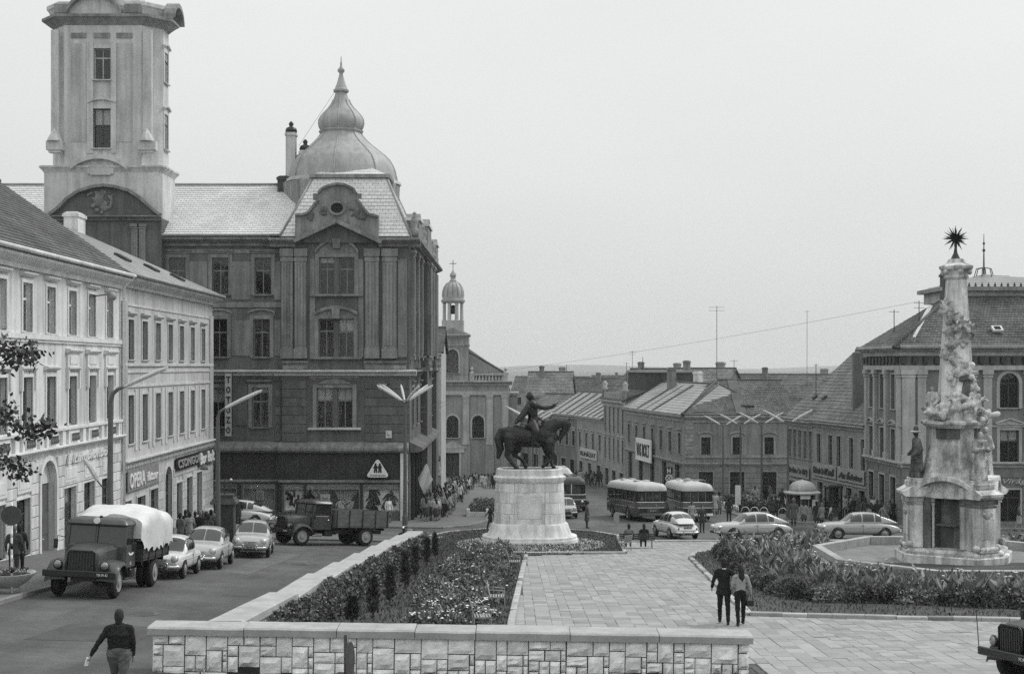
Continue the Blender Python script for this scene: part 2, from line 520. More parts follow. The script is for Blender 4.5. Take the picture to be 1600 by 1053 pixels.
m_chim = mat('chimney_plaster', 0.2, .9, .35, 1.2, bump=.2, streak=.2)
m_wood = mat('window_wood', 0.45, .6, .15, 3)
m_woodm = mat('window_wood_grey', 0.2, .6, .2, 3)
m_woodd = mat('window_wood_dark', 0.06, .6, .2, 3)
m_glass = glass_mat('window_glass'); m_shopglass = glass_mat('shop_glass', .98)
m_col = mat('column_stone', 0.6, .85, .35, 1.1, bump=.45, bscale=12, streak=.6)
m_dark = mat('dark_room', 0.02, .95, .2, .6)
m_curt = mat('curtain', 0.75, .9, .12, 6)
m_shopd = mat('shop_fascia_dark', 0.045, .7, .3, .7, streak=.2)
m_church = mat('church_plaster', 0.28, .9, .2, .35, streak=.2)
m_churcht = mat('church_trim', 0.42, .9, .2, .5, streak=.2)
m_far = mat('old_plaster', 0.29, .9, .2, .5, streak=.2)
m_fart = mat('old_plaster_trim', 0.38, .9, .2, .6, streak=.2)
m_pal = mat('palace_plaster', 0.2, .9, .18, .5, streak=.2)
m_palt = mat('palace_trim', 0.42, .9, .2, .6, streak=.2)
m_bronze = mat('bronze', 0.028, .5, .45, 1.6, metal=.3, spec=.5, streak=.25)
m_lime = mat('limestone', 0.66, .85, .18, 1.0, bump=.35, bscale=14, streak=.3)
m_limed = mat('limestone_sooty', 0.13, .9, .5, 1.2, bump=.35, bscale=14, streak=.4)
m_weath = mat('limestone_weathered', 0.46, .85, .6, 1.5, bump=.5, bscale=10, streak=.5)
m_pole = mat('lamp_paint', 0.11, .5, .2, 4, spec=.4)
m_lampw = mat('lamp_glass', 0.58, .35, .06, 4, spec=.5)
m_black = mat('black_paint', 0.012, .35, .2, 3, spec=.5)
m_white = mat('white_paint', 0.78, .5, .08, 3)
m_grey = mat('grey_paint', 0.28, .5, .12, 3)
m_chrome = mat('chrome', 0.6, .18, .1, 3, metal=.9)
m_rubber = mat('rubber', 0.022, .8, .25, 6)
m_hub = mat('hub_cap', 0.25, .35, .15, 6, metal=.4)
m_iron = mat('iron', 0.05, .6, .3, 5)

# ------------------------------------------------------------------ the ground, roads, pavements
def ground_sheet():
    xs = sorted(set([-6000, -2500, -900, -300, -120, -60, -30, -20, -14, -7, 0, 10, 25, 45, 70, 120, 300, 900, 2500, 6000]))
    ys = sorted(set([-40, -10, 5, 20, 30, 41, 52, 62, 68, 75, 80, 90, 98, 112, 130, 150, 170, 200, 230, 260, 320, 400, 500, 800, 1500, 3000, 9000]))
    v = [(x, y, gz(x, y) - .06) for y in ys for x in xs]; n = len(xs)
    f = [(j * n + i, j * n + i + 1, (j + 1) * n + i + 1, (j + 1) * n + i) for j in range(len(ys) - 1) for i in range(n - 1)]
    b = MB(); b.v = v; b.f = f; b.m = [0] * len(f)
    structure(b.build('ground', m_earth))
ground_sheet()
structure(patch('road', [(-30, 10), (60, 10), (60, 175), (12, 175), (9, 185), (0, 196), (-30, 196)], 0.0, m_asphalt, 4))

def hill(name, y, x0, x1, base, amp, seed, dep):
    b = MB(); n = 60; rows = []
    for j, (dy, k) in enumerate(((0, 0), (.15, .55), (.4, .92), (.6, 1.0), (1, .8))):
        rows.append([(x0 + (x1 - x0) * i / n, y + dy * dep, base + k * amp * (0.45 + 0.75 * abs(mnoise.noise((i * .11 + seed, seed, 0)))) + k * 3 * mnoise.noise((i * .6, seed, 3))) for i in range(n + 1)])
    b.loft(rows, closed=False)
    structure(b.build(name, mat('far_woodland', 0.07, .95, .3, .004), smooth=True))
hill('hills', 3300, -2600, 2900, -48, 62, 3.0, 1500)
hill('hills', 5200, -4200, 4600, -56, 92, 8.0, 2500)

# ------------------------------------------------------------------ building kit
def facade(root, M, u0, u1, z0, z1, ops, m, depth=.3, name='wall'):
    """a wall with openings cut through it; x along, z up, outside is -y"""
    b = MB(M)
    us = sorted(set([u0, u1] + [o[0] for o in ops] + [o[1] for o in ops]))
    zs = sorted(set([z0, z1] + [o[2] for o in ops] + [o[3] for o in ops]))
    us = [u for u in us if u0 <= u <= u1]; zs = [z for z in zs if z0 <= z <= z1]
    for j in range(len(zs) - 1):
        zc = (zs[j] + zs[j + 1]) / 2; st = None
        for i in range(len(us)):
            solid = i < len(us) - 1 and not any(o[0] < (us[i] + us[i + 1]) / 2 < o[1] and o[2] < zc < o[3] for o in ops)
            if solid and st is None: st = us[i]
            if not solid and st is not None:
                b.add([(st, 0, zs[j]), (us[i], 0, zs[j]), (us[i], 0, zs[j + 1]), (st, 0, zs[j + 1])], [(0, 1, 2, 3)]); st = None
    for a, c, d, e in [o[:4] for o in ops]:
        b.add([(a, 0, d), (c, 0, d), (c, 0, e), (a, 0, e), (a, depth, d), (c, depth, d), (c, depth, e), (a, depth, e)],
              [(0, 4, 5, 1), (1, 5, 6, 2), (2, 6, 7, 3), (3, 7, 4, 0)])
    b.add([(u0, 0, z0), (u0, depth, z0), (u0, depth, z1), (u0, 0, z1), (u1, 0, z0), (u1, depth, z0), (u1, depth, z1), (u1, 0, z1)], [(0, 3, 2, 1), (4, 5, 6, 7), (3, 7, 6, 2)])
    return b.build(name, m, root)

WCACHE = {}
def cached(key, fn):
    if key not in WCACHE: WCACHE[key] = fn()
    return WCACHE[key]

def arc_pts(w, h0, rise, n=9, y=None):
    """points of an arch from (0,h0) up and over to (w,h0)"""
    r = (w * w / 4 + rise * rise) / (2 * rise); cz = h0 + rise - r; a = math.asin(min(1, w / 2 / r))
    if rise > w / 2: a = PI - a
    return [(w / 2 + r * math.sin(-a + 2 * a * k / (n - 1)), cz + r * math.cos(-a + 2 * a * k / (n - 1))) for k in range(n)]

def window(root, M, u0, u1, z0, z1, cols=2, tr=.3, wood=None, sill=.12, hood=None, arch=0.0, surr=0.0, trim=None, wallm=None, curt=0.0, panes=True, deep=.2, name='window', rows=1, glass=None):
    w, h = u1 - u0, z1 - z0
    wood = wood or m_wood; k = (round(w, 2), round(h, 2), cols, tr, wood.name, deep, panes, rows, round(arch, 2), glass.name if glass else '')
    t = .06
    zt = h * (1 - tr) if tr else h
    def fr():
        b = MB()
        for a, c, d, e in ((0, w, 0, t), (0, w, h - t, h), (0, t, t, h - t), (w - t, w, t, h - t)): b.box(a, c, deep, deep + .06, d, e)
        if tr: b.box(t, w - t, deep - .015, deep + .05, zt - .045, zt + .045)
        for c in range(1, cols):
            x = w * c / cols
            b.box(x - .035, x + .035, deep - .008, deep + .045, t, (zt - .045) if tr else h - t)
            if tr: b.box(x - .02, x + .02, deep + .005, deep + .045, zt + .045, h - t)
        for r in range(1, rows):
            z = zt * r / rows
            b.box(t, w - t, deep + .002, deep + .04, z - .02, z + .02)
        return b.mesh('window_frame', wood)
    o = obj(name, cached(('f',) + k, fr), root, M @ T((u0, 0, z0)))
    def pane(a, c, d, e):
        return MB().box(a, c, deep + .02, deep + .03, d, e).mesh('pane', glass or m_glass)
    if panes:
        for c in range(cols):
            a, e = w * c / cols + (.035 if c else t), w * (c + 1) / cols - (.035 if c < cols - 1 else t)
            obj('pane', cached(('p', c) + k, lambda: pane(a, e, t, (zt - .045) if tr else h - t)), o)
        if tr: obj('pane', cached(('pt',) + k, lambda: pane(t, w - t, zt + .045, h - t)), o)
    else:
        obj('pane', cached(('pa',) + k, lambda: pane(t, w - t, t, h - t)), o)
    if curt:
        hh = round(h * curt, 2)
        def cu():
            b = MB(); n = 15
            rows_ = [[(t + (w - 2 * t) * i / n, deep + .1 + .02 * math.sin(i * 2.3), z) for i in range(n + 1)] for z in (h - t, h - hh + .04, h - hh)]
            b.loft(rows_, closed=False); return b.mesh('curtain', m_curt, True)
        obj('curtain', cached(('c', hh) + k, cu), o)
    if sill:
        obj('sill', cached(('s', sill) + k, lambda: MB().run([(-sill, 0), (deep, 0.0), (deep, -.09), (-sill + .03, -.09), (-sill, -.05)], -.1, w + .1).mesh('sill', trim or m_fart)), o) if (trim is None) else \
            obj('sill', cached(('s', sill, trim.name) + k, lambda: MB().run([(-sill, 0), (deep, 0.0), (deep, -.09), (-sill + .03, -.09), (-sill, -.05)], -.1, w + .1).mesh('sill', trim)), o)
    tm = trim or m_fart
    if arch:
        def sp():
            b = MB(); P = arc_pts(w, h - arch, arch - .001)
            poly_l = [(0, h + .002), (0, h - arch)] + P[:5] + [(w / 2, h + .002)]
            poly_r = [(w / 2, h + .002)] + P[4:] + [(w, h - arch), (w, h + .002)]
            for poly in (poly_l, poly_r):
                n = len(poly); b.slab(poly[::-1], -.003, deep + .065)
            return b.mesh('arch_spandrel', wallm or tm)
        obj('spandrel', cached(('sp', (wallm or tm).name) + k, sp), o)
    if surr:
        def su():
            b = MB(); s = surr
            b.box(-s, 0, -.05, .05, -.02, h - arch); b.box(w, w + s, -.05, .05, -.02, h - arch)
            if arch:
                P = arc_pts(w, h - arch, arch); Q = arc_pts(w + 2 * s, h - arch, arch + s)
                Q = [(x - s, z) for x, z in Q]
                for i in range(len(P) - 1):
                    b.slab([P[i], P[i + 1], Q[i + 1], Q[i]], -.05, .05)
            else: b.box(-s, w + s, -.05, .05, h, h + s)
            return b.mesh('architrave', tm)
        obj('architrave', cached(('su', surr, tm.name) + k, su), o)
    if hood:
        def ho():
            b = MB(); s = surr + .12; z = h + surr + (.12 if hood != 'flat0' else 0)
            if hood in ('flat', 'flat0'):
                b.run([(0, z), (-.1, z), (-.2, z + .1), (-.2, z + .17), (0, z + .2)], -s, w + s)
            elif hood == 'ped':
                b.run([(0, z), (-.1, z), (-.2, z + .08), (-.2, z + .13), (0, z + .13)], -s, w + s)
                p = [(-s, z + .13), (w + s, z + .13), (w / 2, z + .13 + .24 * w)]
                b.slab(p, -.05, .05)
                b.beam((-s - .03, -.1, z + .15), (w / 2, -.1, z + .17 + .24 * w), .22, .09); b.beam((w + s + .03, -.1, z + .15), (w / 2, -.1, z + .17 + .24 * w), .22, .09)
            elif hood == 'curve':
                P = [(x - s, q) for x, q in arc_pts(w + 2 * s, z, .2 * w)]
                for i in range(len(P) - 1):
                    b.slab([P[i], P[i + 1], (P[i + 1][0], P[i + 1][1] + .13), (P[i][0], P[i][1] + .13)], -.2, .0)
                b.slab([(-s, h + surr)] + [(w + s, h + surr)] + P[::-1], -.04, .02)
            elif hood == 'panel':                       # little balustrade panel over the head
                b.run([(0, z), (-.1, z), (-.18, z + .08), (-.18, z + .13), (0, z + .15)], -s, w + s)
                b.box(-s + .05, w + s - .05, -.08, 0, z + .15, z + .75)
                b.box(.05, w - .05, -.12, -.08, z + .27, z + .62)
                b.run([(0, z + .75), (-.12, z + .75), (-.24, z + .86), (-.24, z + .93), (0, z + .96)], -s - .08, w + s + .08)
                b.box(-s, -s + .14, -.13, 0, h - .55, z); b.box(w + s - .14, w + s, -.13, 0, h - .55, z)
            return b.mesh('window_hood', tm)
        obj('window_hood', cached(('h', hood, surr, tm.name) + k, ho), o)
    return o

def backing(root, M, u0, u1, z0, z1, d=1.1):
    b = MB(M); b.box(u0, u1, d, d + .05, z0, z1)  # near-black sheet, painted in for the darkness of unlit rooms
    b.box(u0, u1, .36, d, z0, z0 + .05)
    b.build('dark_backing', m_dark, root)

def cornice(root, M, u0, u1, z, h, p, m, name='cornice', y=0.0):
    b = MB(M)
    b.run([(y, z), (y - p * .25, z), (y - p * .3, z + h * .3), (y - p * .6, z + h * .45), (y - p * .9, z + h * .62), (y - p, z + h * .7), (y - p, z + h * .95), (y, z + h)], u0, u1)
    return b.build(name, m, root)

def band(root, M, u0, u1, z0, z1, p, m, name='string_course', y=0.0):
    return MB(M).box(u0, u1, y - p, y, z0, z1).build(name, m, root)

def dentils(root, M, u0, u1, z0, z1, p, step, m, name='dentil_course'):
    b = MB(M); u = u0
    while u < u1 - step * .5:
        b.box(u, u + step * .5, -p, .01, z0, z1); u += step
    o = b.build(name, m, root); o['kind'] = 'stuff'; return o

def pilaster(root, M, u0, u1, z0, z1, p, m, flutes=0, cap=.35, base=.3, y=0.0):
    b = MB(M)
    b.box(u0, u1, y - p, y, z0 + base, z1 - cap)
    b.box(u0 - .06, u1 + .06, y - p - .06, y, z0, z0 + base)
    b.box(u0 - .05, u1 + .05, y - p - .05, y, z1 - cap, z1 - cap * .7); b.box(u0 - .09, u1 + .09, y - p - .1, y, z1 - cap * .6, z1)
    b.box(u0, u1, y - p - .01, y, z1 - cap * .7, z1 - cap * .6)
    for k in range(flutes):
        w = (u1 - u0) / flutes
        b.box(u0 + w * (k + .2), u0 + w * (k + .8), y - p - .035, y - p, z0 + base + .2, z1 - cap - .15)
    return b.build('pilaster', m, root)

def roof_plane(root, e0, e1, r1, r0, n, m, name='roof', parent_is_root=True, lap=.03, th=.14):
    """tiled slope in real courses: eave e0-e1, ridge r0-r1"""
    e0, e1, r0, r1 = map(Vector, (e0, e1, r0, r1))
    b = MB(); b.uv = {}
    nrm = (e1 - e0).cross(r0 - e0)
    if nrm.length < 1e-6: nrm = (e1 - e0).cross(r1 - e0)
    nrm.normalize()
    if nrm.z < 0: nrm = -nrm
    L = ((r0 + r1) / 2 - (e0 + e1) / 2).length; U = (e1 - e0).normalized()
    for i in range(n):
        a, c = i / n, (i + 1) / n
        p0, p1 = e0.lerp(r0, a), e1.lerp(r1, a); q0, q1 = e0.lerp(r0, c), e1.lerp(r1, c)
        o = len(b.v)
        b.add([p0 + nrm * lap, p1 + nrm * lap, q1 + nrm * .004, q0 + nrm * .004, p0 - nrm * .02, p1 - nrm * .02], [(0, 1, 2, 3), (4, 5, 1, 0)])
        for j, (P, t) in enumerate(((p0, a), (p1, a), (q1, c), (q0, c), (p0, a), (p1, a))): b.uv[o + j] = ((P - e0).dot(U), t * L)
    o = len(b.v)
    b.add([e0 - nrm * th, e1 - nrm * th, r1 - nrm * th, r0 - nrm * th, e0, e1, r1, r0], [(3, 2, 1, 0), (0, 1, 5, 4), (1, 2, 6, 5), (2, 3, 7, 6), (3, 0, 4, 7)])
    return b.build(name, m, root)

def ridge(root, p, q, r=.11, m=None):
    return MB().tube([p, q], r, 8).build('ridge_tiles', m or m_tilel, root, smooth=True)

def chimney(root, x, y, z0, z1, w=.7, d=.6, m=None, pots=0):
    m = m or m_chim
    b = MB(); b.box(x - w / 2, x + w / 2, y - d / 2, y + d / 2, z0, z1)
    b.box(x - w / 2 - .07, x + w / 2 + .07, y - d / 2 - .07, y + d / 2 + .07, z1 - .25, z1 - .08)
    b.box(x - w / 2 + .12, x + w / 2 - .12, y - d / 2 + .1, y + d / 2 - .1, z1, z1 + .06)
    for k in range(pots): b.lathe([(.1, 0), (.12, .3), (.1, .32)], (x - w / 4 + k * w / 2, y, z1), 8)
    return b.build('chimney', m, root)

def rustic(root, M, u0, u1, z0, z1, ops, h, p, m, gap=.035):
    """horizontal rusticated courses round the openings, one object a course"""
    z = z0; n = 0
    while z < z1 - h * .6:
        za, zb = z + gap / 2, min(z + h, z1) - gap / 2
        cuts = sorted([(max(o[0], u0), min(o[1], u1)) for o in ops if o[2] < zb and o[3] > za and o[1] > u0 and o[0] < u1])
        cur = u0
        for a, c in cuts + [(u1, u1)]:
            if a - cur > .05:
                MB(M).bbox(cur, a, -p, .02, za, zb, .012).build('rusticated_course', m, root)
            cur = max(cur, c)
        z += h

for k_, (pp, v_) in enumerate((([(-12, 33), (-9.4, 33.4), (-9.2, 36.2), (-11.8, 36)], .075), ([(-11.4, 52), (-10.2, 52), (-10.0, 64), (-11.2, 64)], .12), ([(-9.5, 44), (-7.9, 44.2), (-7.9, 45.8), (-9.4, 45.6)], .07), ([(2, 84), (6.5, 84.4), (6.4, 86.4), (2, 86.2)], .075), ([(-7, 84), (-1, 84.5), (-1, 85.3), (-7, 84.9)], .12))):
    structure(patch('road_patch', pp, .005, mat('asphalt_patch_%d' % k_, v_, .85, .25, 1.2, bump=.4, bscale=40), 3))
for k_, (x_, y_) in enumerate(((-10.6, 38.5), (-9.2, 58), (6.8, 91.5))):
    t_ = thing('manhole_cover', ['round iron manhole cover in the road near the lorry', 'round iron manhole cover in the road beside the long wall', 'round iron manhole cover in the road by the buses'][k_], 'manhole', on(x_, y_, .006))
    MB(RX(math.atan((gz(x_, y_ + .5) - gz(x_, y_ - .5))))).lathe([(.36, -.03), (.36, .012), (.33, .012), (.33, .006), (.05, .006)], (0, 0, 0), 24).build('cover', mat('iron_cover', .07, .6, .3, 8), t_)
    MB(RX(math.atan((gz(x_, y_ + .5) - gz(x_, y_ - .5))))).lathe([(.46, -.03), (.46, .006), (.37, .006), (.37, -.03)], (0, 0, 0), 24).build('collar', m_pave, t_)
I4 = Matrix.Identity(4)
def shop_sign(label, M, w, h, txt, tm, board=None, bt=.06, bold=.0, shear=0.0, pad=.12, rows=None, name='shop_sign'):
    r = thing(name, label, 'sign')
    r.matrix_basis = M
    if board is not None:
        MB().bbox(0, w, -bt, 0, 0, h, .015).build('board', board, r)
    rows = [txt] if rows is None else rows; n = len(rows)
    for k, tx in enumerate(rows):
        hh = (h - pad * (n + 1)) / n
        obj('lettering', text_fit(tx, w - 2 * pad, hh, .05, tm, bold, shear), r, T((pad, -bt - .002, h - pad - hh - k * (hh + pad))))
    return r
def mw(root, M, u, y, z):                                # world matrix of a spot on a wall of a building
    return T(root.location) @ RZ(root.rotation_euler.z) @ M @ T((u, y, z))

# ================================================================== left corner house (light plaster)
rA = thing('corner_house', 'pale three-storey plaster house with tiled roof and arched shop door beside parked truck', 'building', (-19.38, 40, 0), PI / 2 + .0107)
UA = lambda x: 40000 / (780 - x) - 40
WA = 27.57
wy = [65.6 - 2.87 * k for k in range(9)]
opsA = []
for y in wy:
    u = y - 40
    opsA.append((u - .55, u + .55, 1.37, 3.35)); opsA.append((u - .6, u + .6, -2.62, -.44))
shopA = [(UA(23), UA(45), -7.6, -5.3), (UA(98), UA(117), -8.1, -5.35), (UA(129), UA(146), -8.7, -5.35), (UA(157), UA(172), -8.6, -5.4), (UA(-14), UA(6), -7.4, -5.3), (UA(-60), UA(-38), -7.3, -5.3)]
doorA = (UA(60), UA(84), -8.4, -3.95)
archA = (doorA[1] - doorA[0]) / 2
facade(rA, I4, 0, WA, -10.5, 4.0, opsA + shopA + [doorA], m_wallA)
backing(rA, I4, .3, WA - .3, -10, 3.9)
for i, y in enumerate(wy):
    u = y - 40
    window(rA, I4, u - .55, u + .55, 1.37, 3.35, 2, .32, m_white, .14, 'flat', 0, .13, m_wallA2, curt=(.95 if i in (1, 3, 5, 7) else .45))
    window(rA, I4, u - .6, u + .6, -2.62, -.44, 2, 0, m_wood, .1, 'panel' if i != 3 else 'flat', 0, .14, m_wallA2, curt=.0 if i % 3 else .3)
    MB().box(u - .75, u + .75, -.1, 0, -3.42, -2.8).box(u - .5, u + .5, -.14, -.1, -3.3, -2.95).build('parapet_panel', m_wallA2, rA)
    b = MB()
    for k in range(4): b.lathe([(.05, 0), (.09, .12), (.05, .25), (.08, .34)], (u - .36 + .24 * k, -.17, -3.3), 6)
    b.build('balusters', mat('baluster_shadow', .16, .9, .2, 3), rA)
for u in [y - 40 + 1.43 for y in wy] + [WA - .25]:
    MB().box(u - .2, u + .2, -.12, 0, -3.45, -2.78).build('pedestal_block', m_wallA2, rA)
band(rA, I4, 0, WA, 1.1, 1.3, .14, m_wallA2); band(rA, I4, 0, WA, .98, 1.1, .08, m_wallA2)
cornice(rA, I4, 0, WA, -3.62, .2, .32, m_wallA2, 'string_course'); band(rA, I4, 0, WA, -2.78, -2.66, .18, m_wallA2)
cornice(rA, I4, 0, WA, 3.86, .6, .62, m_wallA2)
MB().tube([(0, -.72, 4.52), (WA, -.72, 4.52)], .1, 8).build('gutter', m_thledge, rA, True)
rustic(rA, I4, 0, WA, -10.3, -3.75, [(a - .05, c + .05, d, e + .1) for a, c, d, e in shopA] + [(doorA[0] - .25, doorA[1] + .25, doorA[2], doorA[3] + .2)], .46, .07, m_wallA)
for k, (a, c, d, e) in enumerate(shopA):
    window(rA, I4, a, c, d, e, 1 if k == 2 else 2, .28, m_woodd, .05, None, 0, .08, m_wallA2, name='shop_window', curt=.3 if k in (1,) else 0)
    MB().box(a, c, -.09, .0, e + .25, e + 1.0).box(a + .15, c - .15, -.11, -.09, e + .4, e + .85).build('wall_panel', m_wallA2, rA)
w = doorA[1] - doorA[0]
b = MB(T((doorA[0], 0, doorA[2])))
hd = doorA[3] - doorA[2]
P = arc_pts(w, hd - archA, archA - .001)
b.slab([(0, hd)] + [(w / 2, hd)] + P[:5][::-1], -.004, .35); b.slab([(w / 2, hd), (w, hd)] + P[4:][::-1], -.004, .35)
b.build('arch_spandrel', m_wallA, rA)
b = MB(T((doorA[0], 0, doorA[2]))); Q = [(x - .22, z) for x, z in arc_pts(w + .44, hd - archA, archA + .22)]
for i in range(len(P) - 1): b.slab([P[i], P[i + 1], Q[i + 1], Q[i]], -.12, .02)
b.box(-.22, 0, -.12, .02, 0, hd - archA); b.box(w, w + .22, -.12, .02, 0, hd - archA)
b.build('arch_surround', m_wallA2, rA)
d = MB(T((doorA[0], 0, doorA[2]))).slab([(0.02, hd - archA - .05), (w - .02, hd - archA - .05)] + [(p[0], p[1] - .02) for p in P[::-1]], .2, .25).build('tympanum', m_wallA, rA)
d = MB(T((doorA[0], 0, doorA[2])))
d.box(.04, w / 2 - .02, .25, .31, 0, hd - archA - .08); d.box(w / 2 + .02, w - .04, .25, .31, 0, hd - archA - .08)
for q in (.15, w / 2 + .12):
    for z in (.25, 1.3): d.box(q, q + w / 2 - .28, .22, .25, z, z + .85)
d = d.build('door', mat('door_wood', .11, .6, .2, 3), rA)
MB(T((doorA[0], 0, doorA[2]))).ball((w / 2 + .1, .2, 1.1), .05, 8).build('handle', m_chrome, d)
# roof
roof_plane(rA, (-.3, -.75, 4.5), (WA + .35, -.75, 4.5), (WA + .35, 6.2, 9.3), (-.3, 6.2, 9.3), 26, m_tile)
roof_plane(rA, (WA + .35, 13.2, 4.5), (-.3, 13.2, 4.5), (-.3, 6.2, 9.3), (WA + .35, 6.2, 9.3), 8, m_tile)
ridge(rA, (-.3, 6.2, 9.35), (WA + .35, 6.2, 9.35))
b = MB(); b.slab([(-.01, 0)] * 0 or [(0, 0), (12.4, 0), (12.4, 4.4), (6.2, 9.15), (0, 4.4)], 0, .3)
bb = MB(Matrix(((0, 1, 0, WA - .32), (1, 0, 0, 0.05), (0, 0, 1, 0), (0, 0, 0, 1)))); bb.slab([(0, -10.5), (12.4, -10.5), (12.4, 4.4), (6.2, 9.15), (0, 4.4)], 0, .3)
bb.build('gable_wall', m_wallA, rA)
bb = MB(Matrix(((0, 1, 0, 0.02), (1, 0, 0, 0.05), (0, 0, 1, 0), (0, 0, 0, 1)))); bb.slab([(0, -10.5), (12.4, -10.5), (12.4, 4.4), (6.2, 9.15), (0, 4.4)], 0, .3)
bb.build('gable_wall', m_wallA, rA)
MB().box(0, WA, 12.2, 12.5, -10.5, 4.4).build('wall', m_wallA, rA)
b = MB().tube([(WA - .1, -.72, 4.5), (WA - .1, -.2, 4.0), (WA - .1, -.2, -9.8)], .075, 8); b.build('downpipe', m_white, rA, True)

# ================================================================== grey house next to it
LB0, LB1 = 27.6, 49.3
rB = thing('shop_house', 'grey three-storey house with narrow windows and shop signs next to the pale corner house', 'building', (-19.38, 40, 0), PI / 2 + .0107)
wb = [69.4, 72.15, 74.95, 77.75, 80.55, 83.4, 86.4]
opsB = []
for y in wb:
    u = y - 40
    opsB += [(u - .55, u + .55, .34, 2.4), (u - .55, u + .55, -4.0, -1.5)]
shopB = [(UA(193), UA(204), -9.0, -6.9), (UA(213), UA(226), -9.0, -6.9), (UA(234), UA(246), -9.4, -6.75), (UA(275), UA(284), -9.0, -6.9), (UA(291), UA(300), -9.6, -6.8), (UA(307), UA(315), -9.4, -6.7)]
aB = (UA(257), UA(268), -9.7, -5.75)
facade(rB, I4, LB0, LB1, -11.5, 4.1, opsB + shopB + [aB], m_wallB)
backing(rB, I4, LB0 + .3, LB1 - .3, -11, 3.9)
for i, y in enumerate(wb):
    u = y - 40
    window(rB, I4, u - .55, u + .55, .34, 2.4, 2, .3, m_woodd, .12, 'flat', 0, .1, m_wallB2, panes=False, curt=.4 if i == 4 else 0)
    window(rB, I4, u - .55, u + .55, -4.0, -1.5, 2, .3, m_woodd, .12, None, 0, .12, m_wallB2, panes=False)
    for q in (-.95, .95):
        MB().box(u + q - .18, u + q + .18, -.05, 0, -4.4, -1.2).build('pilaster_strip', m_wallB2, rB)
band(rB, I4, LB0, LB1, .0, .16, .1, m_wallB2); band(rB, I4, LB0, LB1, -.35, -.22, .06, m_wallB2); band(rB, I4, LB0, LB1, -1.1, -.98, .07, m_wallB2); band(rB, I4, LB0, LB1, 3.1, 3.2, .05, m_wallB2)
for a, c in ((LB0 + .05, LB0 + 1.0), (LB1 - 1.0, LB1 - .02)):
    MB().box(a, c, -.08, 0, -4.9, 3.3).build('corner_pilaster', m_wallB, rB)
cornice(rB, I4, LB0, LB1, -5.05, .25, .35, m_wallB2, 'string_course'); dentils(rB, I4, LB0, LB1, -5.2, -5.05, .2, .3, m_wallB2)
cornice(rB, I4, LB0, LB1 + .5, 4.0, .55, .6, m_wallB2)
MB().tube([(LB0, -.7, 4.6), (LB1 + .6, -.7, 4.6)], .09, 8).build('gutter', m_tin, rB, True)
rustic(rB, I4, LB0 + 3.9 + 3.2, LB1, -11, -5.7, [(a - .05, c + .05, d, e + .1) for a, c, d, e in shopB] + [(aB[0] - .3, aB[1] + .3, aB[2], aB[3] + .3)], .5, .06, m_wallB)
for k, (a, c, d, e) in enumerate(shopB):
    window(rB, I4, a, c, d, e, 2, .25, m_woodd, .06, None, 0, .1, m_wallB2, name='shop_window', panes=False, curt=.4 if k == 3 else 0)
w = aB[1] - aB[0]
window(rB, I4, aB[0], aB[1], aB[2], aB[3], 2, .4, m_woodd, 0, None, w / 2, .22, m_wallB2, wallm=m_wallB, panes=False, name='arched_doorway')
roof_plane(rB, (LB0 - .4, -.75, 4.62), (LB1 + .75, -.75, 4.62), (LB1 - 13.5, 5.2, 7.8), (LB0 - .4, 5.2, 7.8), 20, m_tin, lap=.02)
roof_plane(rB, (LB1 + .75, -.75, 4.62), (LB1 + .75, 11, 4.62), (LB1 - 13.5, 5.2, 7.8), (LB1 - 13.5, 5.2, 7.8), 16, m_tin)
roof_plane(rB, (LB1 + .75, 11, 4.62), (LB0 - .4, 11, 4.62), (LB0 - .4, 5.2, 7.8), (LB1 - 13.5, 5.2, 7.8), 6, m_tin)
chimney(rB, 36.8, 5.2, 6.8, 8.7, 1.4, .8, m_lime)
for k in range(3):                                       # skylights
    u = LB0 + 6.0 + 4.2 * k; y0 = 1.6 - .5 * k; z = 4.62 + (y0 + .75) * .534
    MB(T((u, y0, z)) @ RX(math.atan(.534))).box(-.5, .5, -.4, .4, .02, .14).box(-.4, .4, -.3, .3, .14, .16).build('skylight', m_woodd, rB)
MB().box(LB1 - .3, LB1, .3, 10.5, -11.5, 4.1).build('wall', m_wallB, rB)
MB().box(LB0, LB1, 10.2, 10.5, -11.5, 4.1).build('wall', m_wallB, rB)

ltr_w = mat('sign_letters_white', .72, .5, .1, 4); ltr_d = mat('sign_letters_dark', .03, .5, .1, 4); m_board = mat('sign_board_pale', .5, .6, .1, 3)
shop_sign('neon script shop sign in looping letters above arched door of pale house', mw(rA, I4, UA(98), -.12, -4.45), UA(168) - UA(98), .75, 'É Lampionbolt', ltr_w, None, .03, .01, .3, .03)
ow = UA(249) - UA(196) - .6
sg_ = shop_sign('grey sign board with white capitals above the grey house shop windows', mw(rB, I4, UA(196), -.07, -6.45), ow, 1.1, 'OPERA', ltr_w, mat('sign_board_grey', .22, .7, .2, 3), .06, .03, 0, .16, [])
obj('lettering', text_fit('OPERA', ow * .48, .78, .05, ltr_w, .03), sg_, T((.2, -.062, .16))); obj('lettering', text_fit('illatszer', ow * .36, .5, .05, ltr_w, .02, .2), sg_, T((ow * .58, -.062, .28)))
shop_sign('dark sign with capital letters by the far end of the grey house', mw(rB, I4, UA(272), -.07, -6.15), 6.3, .75, 'CSONGOR', mat('sign_letters_grey', .3, .5, .1, 3), m_black, .12, .02, 0, .12)
shop_sign('short white lettered sign on the far corner of the grey house', mw(rB, I4, UA(307), -.1, -6.35), 4.4, 1.0, 'Bor Bolt', ltr_w, m_woodd, .1, .04, 0, .12)

